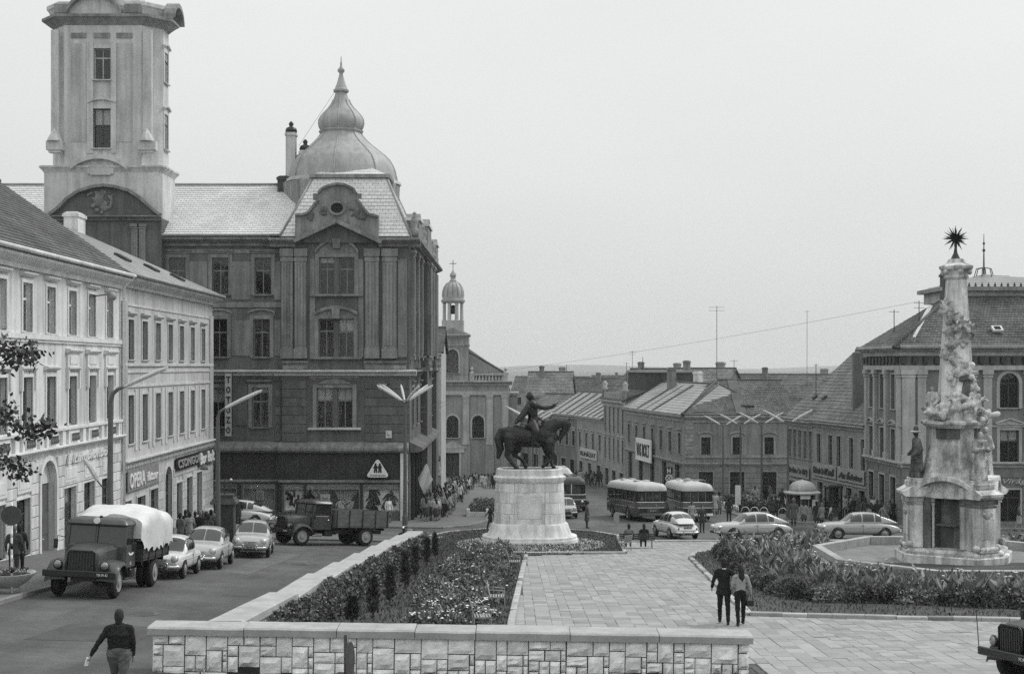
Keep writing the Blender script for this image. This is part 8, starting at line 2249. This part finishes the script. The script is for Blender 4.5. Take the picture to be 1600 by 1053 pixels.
MB().lathe([(.3, 0), (.34, .08), (.3, .14), (.55, .3), (.78, .52), (.8, .58), (.74, .58), (.6, .42), (.1, .4)], (0, 0, 0), 20).build('bowl', m_coping, fb_, 50)
MB().lathe([(.7, .5), (.3, .54), (.02, .55)], (0, 0, 0), 16).build('soil', m_soil, fb_)
q_ = []
for k in range(260): a, r_ = nr.rand() * 6.28, nr.rand() ** .5 * .6; q_.append((math.cos(a) * r_, math.sin(a) * r_, .55 + .1 * nr.rand()))
leaves('plants', q_, .05, m_leaf, fb_, .8)

def garden_chair(p, rz, label):
    t = thing('garden_chair', label, 'chair', p, rz, 'iron garden chairs by the flower bed')
    for y in (-.26, .26):
        MB().tube([(.25, y, 0), (.24, y, .4), (-.2, y, .4), (-.3, y, .85)], .014, 5).build('side_frame', m_grey, t, True); MB().tube([(-.22, y, 0), (-.2, y, .4)], .014, 5).build('leg', m_grey, t, True)
        MB().tube([(.24, y, .4), (.24, y, .6), (-.22, y, .64)], .016, 5).build('armrest', m_grey, t, True)
    for k in range(6): MB().box(-.2 + k * .08, -.15 + k * .08, -.27, .27, .405, .425).build('seat_slat', m_grey, t)
    for k in range(4): z = .48 + k * .1; x = -.2 - (z - .4) * .22; MB(T((x, 0, z)) @ RY(-.22)).box(-.01, .01, -.27, .27, -.03, .03).build('back_slat', m_grey, t)
    return t
for x, y, a, lb in ((752, 986, .1, 'iron garden chair half hidden by the foreground wall'), (776, 952, .0, 'iron garden chair in front of the white flowers'), (803, 892, .05, 'iron garden chair midway along the flower bed'), (808, 876, .1, 'iron garden chair at the far end of the flower bed')): garden_chair(G(x, y, .07), a, lb)
def bench(p, rz, label):
    t = thing('park_bench', label, 'bench', p, rz)
    for x in (-.8, .8):
        MB().tube([(x, .25, 0), (x, .2, .42), (x, -.2, .42), (x, -.3, .85)], .02, 5).build('side_frame', m_grey, t, True); MB().tube([(x, -.25, 0), (x, -.2, .42)], .02, 5).build('leg', m_grey, t, True)
    for k in range(5): MB().box(-.95, .95, -.2 + k * .085, -.14 + k * .085, .43, .455).build('seat_slat', m_iron, t)
    for k in range(3): z = .55 + k * .11; MB(T((0, -.22 - (z - .45) * .2, z)) @ RX(.2)).box(-.95, .95, -.012, .012, -.04, .04).build('back_slat', m_iron, t)
    return t
bp = G(995, 856, .06); bench(bp, 0, 'park bench with two sitting people seen from behind at the far end of the square')
garden_chair(G(976, 860, .06), 2.3, 'iron garden chair standing beside the occupied bench')
# low hoops and shrubs round the far planting
for (x0, y0), (x1, y1) in (((17.6, 104.5), (17.6, 121)), ((17.8, 104.3), (22.5, 101.5))):
    fe = thing('hoop_fence', 'low white hooped fence round the shrub bed %s' % ('along the bus stop' if x0 == x1 else 'towards the domed kiosk'), 'fence', on(x0, y0, .12)); L = math.hypot(x1 - x0, y1 - y0); n = int(L / .75); a = math.atan2(y1 - y0, x1 - x0)
    for k in range(n):
        u = k * .75; c, s = math.cos(a), math.sin(a); z = gz(x0 + c * u, y0 + s * u) - gz(x0, y0)
        MB().tube([(c * (u + .33 - .33 * math.cos(t)), s * (u + .33 - .33 * math.cos(t)), z + .5 * math.sin(t) ** .6) for t in np.linspace(.02, PI - .02, 9)], .03, 5).build('hoop', m_white, fe, True)
for k, (x, y, w, h) in enumerate(((18.6, 106, .9, .8), (19.6, 108, 1.1, .9), (18.8, 112, 1.0, .9), (20.2, 114, 1.2, .9), (21.2, 104.5, 1.0, .7), (20.5, 119, 1.2, 1.0), (18.7, 117, 1.1, .8))):
    t_ = thing('far_shrub', 'leafy shrub inside the low hooped fence', 'shrub', on(x, y, .1), k, 'shrubs inside the hooped fence'); t_.scale = (w, w, h); obj('foliage', proto[k % 4], t_)
pb_ = [(-3.9, 99.5), (-.6, 99.5), (-.4, 118), (-3.0, 118)]
pf = thing('planted_island', 'low walled flower bed in the road behind the statue', 'planter', on(-2.1, 104.5))
for nm, y0, y1, x0, x1 in (('front_bed', -4.6, -1.6, -1.3, 1.6), ('rear_bed', .2, 4.4, -1.2, 1.7)):
    z = gz(-2, 104.5 + y0) - gz(-2.1, 104.5)
    b = MB(); b.box(x0, x1, y0, y0 + .2, z - .3, z + .45); b.box(x0, x0 + .2, y0, y1, z - .6, z + .45); b.box(x1 - .2, x1, y0, y1, z - .6, z + .45); b.box(x0, x1, y1 - .2, y1, z - .6, z + .45); b.build('low_wall', m_kerb, pf)
    for x in (x0, (x0 + x1) / 2, x1 - .25): MB().bbox(x, x + .25, y0 - .05, y0 + .22, z - .3, z + .7, .03).build('post', m_lime, pf)
    q_ = [(nr.uniform(x0 + .2, x1 - .2), nr.uniform(y0 + .2, y1 - .2), z + .4 + .5 * nr.rand()) for _ in range(1500)]
    leaves('plants', q_, .1, m_leaf, pf, .4)

# ================================================================== aerials, wires, masts
def aerial(label, x, y_top, y_bot, Y, bars, w=.9):
    p = at(x, y_bot, Y); h = (y_bot - y_top) / 2100 * Y; t = thing('aerial', label, 'aerial', p); MB().tube([(0, 0, -.3), (0, 0, h)], .03, 5).build('mast', m_iron, t)
    for k in range(bars): MB().tube([(-w / 2, 0, h - .15 - k * .35), (w / 2, 0, h - .15 - k * .35)], .02, 4).build('crossbar', m_iron, t)
aerial('tall thin aerial mast above the patched corner roof', 1120, 478, 600, 140, 2, 1.6); aerial('slim mast standing behind the right hand row', 1261, 485, 610, 190, 1); aerial('aerial with one bar on the corner palace roof', 1397, 484, 535, 96, 1, .75); aerial('roof pole with wires on the corner palace slope', 1436, 470, 545, 93.5, 2, .7)
aerial('aerial on the tall narrow house roof', 979, 566, 600, 165, 1); aerial('double aerial over the far gabled roofs', 988, 548, 590, 182, 2); aerial('dark pole rising by the row house gable', 1275, 568, 640, 113, 1, .4); aerial('spindly mast beyond the corner roof', 1147, 562, 598, 150, 1)
wr_ = thing('overhead_wire', 'thin overhead wire sagging from the palace roof towards the town hall', 'wire', (0, 0, 0))
a_, c_ = at(1436, 471, 93.5), at(690, 590, 135); MB().tube([a_.lerp(c_, u) + Vector((0, 0, -4 * .45 * u * (1 - u))) for u in np.linspace(0, 1, 24)], .01, 4).build('wire', m_iron, wr_)
mp = at(885, 570, 122); MB().tube([mp, mp + Vector((0, 0, -.6))], .03, 4).build('hanging_lamp', m_iron, wr_)
wr2 = thing('overhead_wire', 'pair of slack wires from the six-armed lamp to the church front', 'wire', (0, 0, 0))
for d in (0, .4): a_, c_ = Vector((X3 + .2, Y3, gz(X3, Y3) + 7.4 + d)), at(745, 575, 189); MB().tube([a_.lerp(c_, u) + Vector((0, 0, -6 * u * (1 - u))) for u in np.linspace(0, 1, 16)], .015, 4).build('wire', m_iron, wr2)
sp = thing('loudspeaker', 'pale horn loudspeaker on the corner wall of the town hall', 'loudspeaker'); sp.matrix_basis = T(rT.location) @ T((UT(606), -.7, ZT(600))) @ RZ(.5) @ RY(-1.9)
MB().lathe([(.06, 0), (.08, .25), (.14, .4), (.3, .62), (.31, .65), (.25, .6)], (0, 0, 0), 14).build('horn', m_grey, sp, True); MB().lathe([(.1, -.2), (.12, -.05), (.06, .0)], (0, 0, 0), 10).build('driver', m_iron, sp)
MB().tube([(0, 0, 0), (-.1, .35, -.25)], .03, 5).build('bracket', m_iron, sp)
ld = thing('wall_lamp', 'round lamp on a bracket under the eaves of the pale corner house', 'lamp'); ld.matrix_basis = mw(rA, I4, UA(142), -.1, 3.25)
MB().tube([(0, 0, 0), (0, -.7, .1)], .03, 5).build('bracket', m_iron, ld); MB().ball((0, -.85, .0), .22, 10).build('globe', m_grey, ld, True)
# ================================================================== people
m_skin = mat('skin', .32, .6, .1, 4); m_hair = mat('hair_dark', .014, .6, .3, 8); m_hairl = mat('hair_grey', .12, .7, .25, 8); m_shoe = mat('shoe_leather', .02, .5, .2, 5)
def cloth(v): return mat('cloth_%d' % int(v * 1000), v, .9, .16, 6, bump=.2, bscale=20)
def body(stride=.0, skirt=None, coat=None, hair='short', g=1.0, arms=((.12, .05), (.12, .05)), fingers=False, sit=False, voxel=.026, wide=1.0, turn=0.0, bag=False, elbow=(.35, .35), puff=1.0, tw=1.0):
    """facing -y; slots 0 skin 1 top 2 bottom 3 shoes 4 hair"""
    c = []
    def A(p, r, p2, r2, s, sc=(1, 1), flat=False): c.append((p, r, p2, r2, s, sc, flat))
    top_z = .46 if sit else .92; dzs = top_z - .92
    for s in (-1, 1):
        st_ = stride * s
        if sit:
            hip, knee, ank = (s * .1, 0, .5), (s * .12, -.42, .5), (s * .12, -.4, .09)
        else:
            hip, knee, ank = (s * .09, 0, .9), (s * .1, -st_ * .32 - .02 * abs(stride), .49), (s * .1, -st_ * .55 + (.1 if st_ < 0 else 0) * abs(stride) * 2, .09 + (.05 if st_ < 0 else 0) * min(1, abs(stride) * 3))
        leg = 2 if (skirt is None) else 0
        A(hip, .098 * g * wide, knee, .07 * (1.0 if leg == 2 else .8), 2); A(knee, .068 * (1.0 if leg == 2 else .78), ank, .052 if leg == 2 else .04, leg)
        A((ank[0], ank[1] + .03, .045), .04, (ank[0], ank[1] - .16, .035), .035, 3, (1.1, .9)); A(ank, .042, (ank[0], ank[1], .06), .04, 3)
    A((0, 0, .93 + dzs), .135 * g, (0, 0, 1.1 + dzs), .125 * g, 2 if not coat else 1, (1.12 * tw, .85 * tw)); A((0, 0, 1.02 + dzs), .132 * g, (0, 0, 1.28 + dzs), .145 * g, 1, (1.15 * tw, .82 * tw)); A((0, .01, 1.28 + dzs), .14 * g, (0, .01, 1.4 + dzs), .1 * g, 1, (1.25 * tw, .85 * tw))
    A((-.135 * g, .01, 1.41 + dzs), .07, (.135 * g, .01, 1.41 + dzs), .07, 1)
    A((0, .01, 1.44 + dzs), .055, (0, -.01, 1.53 + dzs), .052, 0)
    hx, hy = math.sin(turn) * .02, -.02
    A((0, hy, 1.58 + dzs), .078, (0, hy + .01, 1.65 + dzs), .088, 0, (.9, 1.05)); A((0, hy - .06, 1.54 + dzs), .035, (0, hy - .05, 1.56 + dzs), .04, 0); A((-math.sin(turn) * .09, hy - .1 * math.cos(turn), 1.6 + dzs), .012, (-math.sin(turn) * .085, hy - .085 * math.cos(turn), 1.625 + dzs), .012, 0)
    for s in (-1, 1): A((s * .085, hy + .01, 1.6 + dzs), .014, (s * .085, hy + .015, 1.625 + dzs), .016, 0)
    A((0, hy + .03, 1.62 + dzs), .095, (0, hy + .018, 1.685 + dzs), .09, 4, (.97, 1.05)); A((0, hy + .065, 1.53 + dzs), .062, (0, hy + .055, 1.6 + dzs), .08, 4, (1.1, .9))
    if hair == 'long': A((0, .06, 1.62 + dzs), .08, (-.02, .1, 1.4 + dzs), .07, 4, (1.15, .8)); A((0, .09, 1.42 + dzs), .065, (-.03, .1, 1.3 + dzs), .03, 4)
    if hair == 'bun': A((0, .09, 1.68 + dzs), .055, (0, .1, 1.69 + dzs), .055, 4)
    if hair == 'hat': A((0, hy, 1.7 + dzs), .13, (0, hy, 1.705 + dzs), .13, 4, (1, 1.1)); A((0, hy, 1.72 + dzs), .085, (0, hy, 1.78 + dzs), .075, 4)
    if hair == 'scarf': A((0, hy + .02, 1.6 + dzs), .098, (0, hy + .02, 1.66 + dzs), .095, 4, (.98, 1.05)); A((0, .04, 1.5 + dzs), .07, (0, .08, 1.42 + dzs), .05, 4)
    if skirt: A((0, 0, 1.0 + dzs), .135 * g, (0, 0, skirt), .215 * g * puff, 2, (1.1, .85), True)
    if coat: A((0, 0, 1.1), .135 * g, (0, 0, coat), .19 * g * puff, 1, (1.15, .85), True)
    for s, (fw_, out), el in zip((-1, 1), arms, elbow):
        sh = Vector((s * .19 * g, .01, 1.39 + dzs)); e = sh + Vector((s * (.05 + out * .4), -fw_ * .22 + .02, -.27)); 
        d = Vector((s * out * .5 - s * .02, -fw_ * .3 - el * .2, -.24)).normalized() * .25; w_ = e + d
        A(tuple(sh), .064 * min(g, 1.15), tuple(e), .05 * min(g, 1.1), 1); A(tuple(e), .05 * min(g, 1.1), tuple(w_), .036, 1)
        dn = d.normalized(); h0 = w_ + dn * .03
        A(tuple(h0), .03, tuple(h0 + dn * .07), .032, 0, (.8, 1.1))
        if fingers:
            side = dn.cross(Vector((s, 0, 0))).normalized()
            for f in range(4):
                b0 = h0 + dn * .09 + side * (-.03 + f * .02); L_ = (.06, .072, .068, .052)[f]; m1 = b0 + dn * L_ * .55; m2 = m1 + (dn * .6 - Vector((s * .6, 0, 0))).normalized() * L_ * .5
                A(tuple(b0 - dn * .03), .0105, tuple(m1), .0095, 0); A(tuple(m1), .0095, tuple(m2), .0085, 0)
            A(tuple(h0 + dn * .02 - side * .03), .013, tuple(h0 + dn * .07 - side * .06 - Vector((s * .02, 0, 0))), .0095, 0)
        else: A(tuple(h0 + dn * .07), .03, tuple(h0 + dn * .12), .018, 0)
    return c
MEN = {}
def variant(key, **kw):
    if key not in MEN: MEN[key] = fuse(body(**kw), kw.get('voxel', .026), 'person', [m_skin, cloth(.05), cloth(.04), m_shoe, m_hair], 1)
    return MEN[key]
VAR = {
 'man_stand': dict(coat=.78), 'man_walk': dict(stride=.45, coat=.78, arms=((.5, .1), (-.4, .1))), 'man_coat': dict(coat=.5, hair='hat', g=1.08), 'man_shirt': dict(stride=.3, arms=((.4, .1), (-.3, .1))),
 'woman_skirt': dict(skirt=.5, hair='bun'), 'woman_walk': dict(skirt=.48, stride=.35, hair='long', arms=((.4, .1), (-.3, .12))), 'woman_coat': dict(skirt=.5, coat=.48, hair='scarf', puff=1.05), 'woman_dress': dict(skirt=.52, hair='long', puff=1.25, g=.94)}
DESC = {'man_stand': ('man', 'jacket'), 'man_walk': ('man', 'jacket walking'), 'man_coat': ('man', 'long coat and hat'), 'man_shirt': ('man', 'shirt walking'), 'woman_skirt': ('woman', 'blouse and skirt'), 'woman_walk': ('woman', 'top and skirt walking'), 'woman_coat': ('woman', 'knee-length coat and headscarf'), 'woman_dress': ('woman', 'full skirt')}
def tone_word(v): return 'black' if v < .04 else 'dark' if v < .1 else 'grey' if v < .25 else 'pale' if v < .5 else 'white'
def person(key, P, rz, top, bot, where, sc=1.0, group=None, hairm=None, label=None, me=None, dz=0.0):
    me = me or variant(key, **VAR[key])
    o = bpy.data.objects.new('person', me); COL.objects.link(o); o.location = P; o.rotation_euler = (0, 0, rz); o.scale = (sc, sc, sc)
    for i, m_ in ((1, cloth(top)), (2, cloth(bot)), (4, hairm or m_hair)): o.material_slots[i].link = 'OBJECT'; o.material_slots[i].material = m_
    if not label:
        who, what = DESC[key]; label = '%s in %s %s, %s' % (who, tone_word(top), what, where)
    tag(o, label, 'person', group)
    return o
# the three in the foreground
def wrinkle(me, k=.011):
    n = len(me.vertices); co = np.empty(n * 3); me.vertices.foreach_get('co', co); co = co.reshape(-1, 3); no = np.empty(n * 3); me.vertices.foreach_get('normal', no); no = no.reshape(-1, 3)
    for i in range(n):
        x, y, z = co[i]
        if z < 1.46 and z > .1:
            d = mnoise.noise((x * 7 + z * 4, y * 7, z * 13 - abs(x) * 9)) * k + mnoise.noise((x * 18, y * 18, z * 26)) * k * .45
            if abs(z - 1.0) < .03: d += .006
        elif z > 1.55: d = mnoise.noise((x * 40, y * 40, z * 30)) * .005
        else: d = 0
        co[i] += no[i] * d
    me.vertices.foreach_set('co', co.ravel()); me.update(); return me
w_me = fuse(body(stride=.3, g=1.1, arms=((.1, .02), (-.1, .32)), fingers=True, voxel=.014, elbow=(.2, .05), wide=1.45, tw=1.28), .014, 'person', [m_skin, cloth(.02), cloth(.13), m_shoe, m_hair], 2)
m_check = mat('checked_trousers', .12, .9, .25, 9, bump=.2)
wrinkle(w_me)
wk = person('', on(-7.6, 26.0), PI + .12, .018, .1, '', 1.0, None, mat('hair_brown', .03, .7, .5, 30, bump=.8, bscale=60), 'stout person in dark sweater walking along the road past the wall corner', w_me)
wk.material_slots[2].material = m_check
sh_ = Vector((.19 * 1.1, .01, 1.41)); e_ = sh_ + Vector((.05 + .32 * .4, .1 * .22 + .02, -.27)); d_ = Vector((.32 * .5 - .02, .1 * .3 - .05 * .2, -.24)).normalized(); hnd = e_ + d_ * .38
hw_ = wk.location + RZ(PI + .12) @ hnd
nb = thing('folded_paper', 'white folded paper held in the walking person\'s hand', 'paper', hw_, .3); MB(RY(.25)).bbox(-.035, .035, -.03, .03, -.12, .05, .01).build('sheet', m_white, nb); MB(RY(-.1)).tube([(0, 0, -.1), (.0, 0, -.34)], [.03, .02], 6).build('roll', m_grey, nb)
cm = fuse(body(stride=.25, coat=.8, arms=((-.1, .35), (.25, .1)), fingers=True, elbow=(.9, .8), voxel=.014), .014, 'person', [m_skin, cloth(.016), cloth(.014), m_shoe, m_hair], 2)
wrinkle(cm)
cp_ = G(1131, 974, .06); man = person('', cp_, PI - .1, .016, .012, '', 1.04, 'couple strolling on the square', None, 'man in black suit strolling arm in arm beside the bed kerb', cm)
MB().tube([(-.045, .055, 1.475), (0, .07, 1.48), (.045, .055, 1.475)], .022, 6).build('shirt_collar', m_white, man, True)
cw = fuse(body(stride=-.2, g=.95, hair='long', arms=((.15, .12), (.3, .0)), fingers=True, elbow=(.15, 1.6), voxel=.014), .014, 'person', [m_skin, cloth(.3), cloth(.014), m_shoe, m_hair], 2)
wrinkle(cw)
wp = G(1157, 976, .06); woman = person('', wp, PI + .05, .3, .012, '', .95, 'couple strolling on the square', None, 'young woman in pale sweater and black trousers arm in arm with the man in black', cw)
hb_ = thing('handbag', 'small dark handbag hanging from the young woman\'s hand', 'bag', woman.location + Vector((.26, .0, .52)), 0); MB().bbox(-.11, .11, -.04, .04, 0, .17, .02).build('pouch', m_black, hb_); MB().tube([(-.08, 0, .16), (-.06, 0, .3), (.06, 0, .3), (.08, 0, .16)], .01, 5).build('strap', m_black, hb_, True)
# two on the bench
sm_ = fuse(body(sit=True, arms=((.3, .05), (.3, .05)), elbow=(1.2, 1.2), voxel=.024), .024, 'person', [m_skin, cloth(.05), cloth(.04), m_shoe, m_hair], 1)
person('', bp + Vector((-.42, -.02, .0)), PI, .17, .05, '', 1, None, None, 'person in grey top sitting on the park bench', sm_); person('', bp + Vector((.38, -.02, .0)), PI, .02, .03, '', 1, None, None, 'person in black coat sitting on the park bench', sm_)
pr = random.Random(77)
def crowd(px_list, where, group, keys=None, face=None, dz=.12, tops=None):
    for x, y in px_list:
        key = pr.choice(keys or list(VAR)); P = G(x, y, dz); lady = key.startswith('woman')
        top = pr.choice(tops or ((.04, .08, .15, .3, .45, .6, .03, .25, .5) if lady else (.02, .03, .05, .08, .12, .2, .35, .5))); bot = pr.choice((.02, .04, .08, .15, .25) if lady else (.015, .02, .03, .05, .1))
        person(key, P, (face if face is not None else PI) + pr.uniform(-.7, .7), top, bot, where, pr.uniform(.93, 1.05) * (.95 if lady else 1), group, pr.choice((m_hair, m_hair, m_hairl)))
pts = []
tries = 0
while len(pts) < 84 and tries < 8000:
    tries += 1; y = pr.uniform(764, 815); lo = 648 + (y < 800) * 8 + (815 - y) * .55; hi = 692 + (815 - y) * .9
    x = pr.uniform(lo, min(hi, 738)); g_ = G(x, y)
    if g_.x > -6.6 and all((g_ - G(*o)).length > .55 for o in pts): pts.append((x, y))
crowd(pts, 'in the crowd beside the town hall corner', 'crowd walking down the town hall street', keys=['man_stand', 'man_walk', 'man_shirt', 'woman_skirt', 'woman_walk', 'woman_coat', 'woman_dress', 'woman_dress'], tops=(.03, .06, .12, .2, .35, .5, .65, .3, .2, .4))
crowd([(735 + 4.2 * k + pr.uniform(-2, 2), 762 + pr.uniform(-3, 4)) for k in range(12)], 'near the church steps', 'people gathered by the church')
crowd([(x, y) for x, y in ((252, 862), (262, 858), (282, 858), (296, 856), (305, 853), (313, 856), (322, 853), (330, 850), (326, 862), (316, 850), (290, 852), (334, 857))], 'waiting on the pavement by the grey house', 'people waiting by the grey shop house', keys=['man_stand', 'man_coat', 'man_stand', 'woman_coat', 'man_shirt'], dz=.13, tops=(.015, .03, .06, .12, .25))
crowd([(22, 902), (30, 898)], 'standing behind the flower bowl', 'people behind the flower bowl', keys=['woman_coat', 'man_stand'], dz=.13, tops=(.03, .06))
crowd([(372, 818), (466, 812), (478, 812)], 'looking at the town hall shop windows', 'window shoppers at the town hall', keys=['man_stand', 'man_coat'], tops=(.02, .04))
person('man_walk', G(585, 826, .1), 2.6, .02, .02, 'behind the empty lorry', label='man in black stepping up behind the tail of the empty lorry')
person('woman_coat', G(607, 816, .12), .6, .6, .1, 'at the shop window', label='woman in white coat with a dark bag at the pale display window')
person('man_walk', G(766, 829, .0), -1.3, .03, .03, 'by the statue', label='man in dark hat crossing left of the statue pedestal', hairm=m_hair)
person('man_coat', G(917, 825, .0), 1.3, .06, .05, '', label='man in dark coat and hat crossing the road right of the pedestal')
person('woman_coat', G(1081, 824, .0), .4, .3, .15, '', label='woman in pale coat walking behind the second bus'); person('man_stand', G(1097, 832, .0), .2, .05, .04, '', label='man in dark uniform standing behind the second bus'); person('man_stand', G(1139, 816, .12), 2.9, .03, .04, '', label='man in dark jacket on the pavement corner by the buses')
crowd([(1117, 805), (1124, 804)], 'by the hooped fence at the bus stop', 'people at the bus stop', keys=['man_coat', 'woman_coat'])
crowd([(1206, 816), (1212, 813)], 'beside the shrub bed near the lamp', 'strollers by the shrub bed', keys=['man_stand', 'woman_skirt'])
crowd([(1240, 822), (1256, 821)], 'buying at the domed kiosk', 'customers of the domed kiosk', keys=['man_coat', 'woman_coat'], tops=(.1, .3), face=PI)
crowd([(1276, 824), (1284, 826), (1291, 806), (1300, 824), (1305, 826), (1320, 808), (1331, 810), (1337, 808), (1333, 813), (1352, 814), (1358, 818), (1365, 814), (1371, 820), (1378, 816), (1384, 818), (1390, 817), (1395, 818)], 'on the pavement before the row houses', 'strollers before the row houses')
person('man_walk', G(1379, 828, .0), 1.7, .2, .03, '', label='man in grey jacket striding off the kerb behind the grey car')
person('woman_walk', G(1592, 830, .12), 1.2, .08, .3, '', label='woman in light skirt walking below the palace shop window')
far_pts = [(872 + pr.uniform(0, 108), 757 + pr.uniform(-4, 3)) for _ in range(26)]
crowd(far_pts, 'on the far pavement under the shop houses', 'people on the far pavement')
crowd([(1196, 792), (1203, 790), (1180, 786), (1222, 797)], 'behind the hooped fence by the corner house', 'people before the corner house')
person('man_stand', G(963 - 50, 757), 0, .5, .05, '', label='person in white on the far pavement') if False else None
# ================================================================== damp air over the valley
hz_m = bpy.data.materials.new('haze'); hz_m.use_nodes = True
hn, hl_ = hz_m.node_tree.nodes, hz_m.node_tree.links
hn.clear()
ho_ = hn.new('ShaderNodeOutputMaterial'); hv = hn.new('ShaderNodeVolumePrincipled')
hv.inputs['Color'].default_value = (.9, .9, .9, 1); hv.inputs['Density'].default_value = 0.00016; hv.inputs['Anisotropy'].default_value = 0.2
hl_.new(hv.outputs[0], ho_.inputs['Volume'])
hb = MB().box(-6500, 6500, -60, 9200, -65, 70); hz = hb.build('haze', hz_m)
hz['kind'] = 'stuff'; hz['label'] = 'thin pale haze hanging over the square and the valley'; hz['category'] = 'haze'
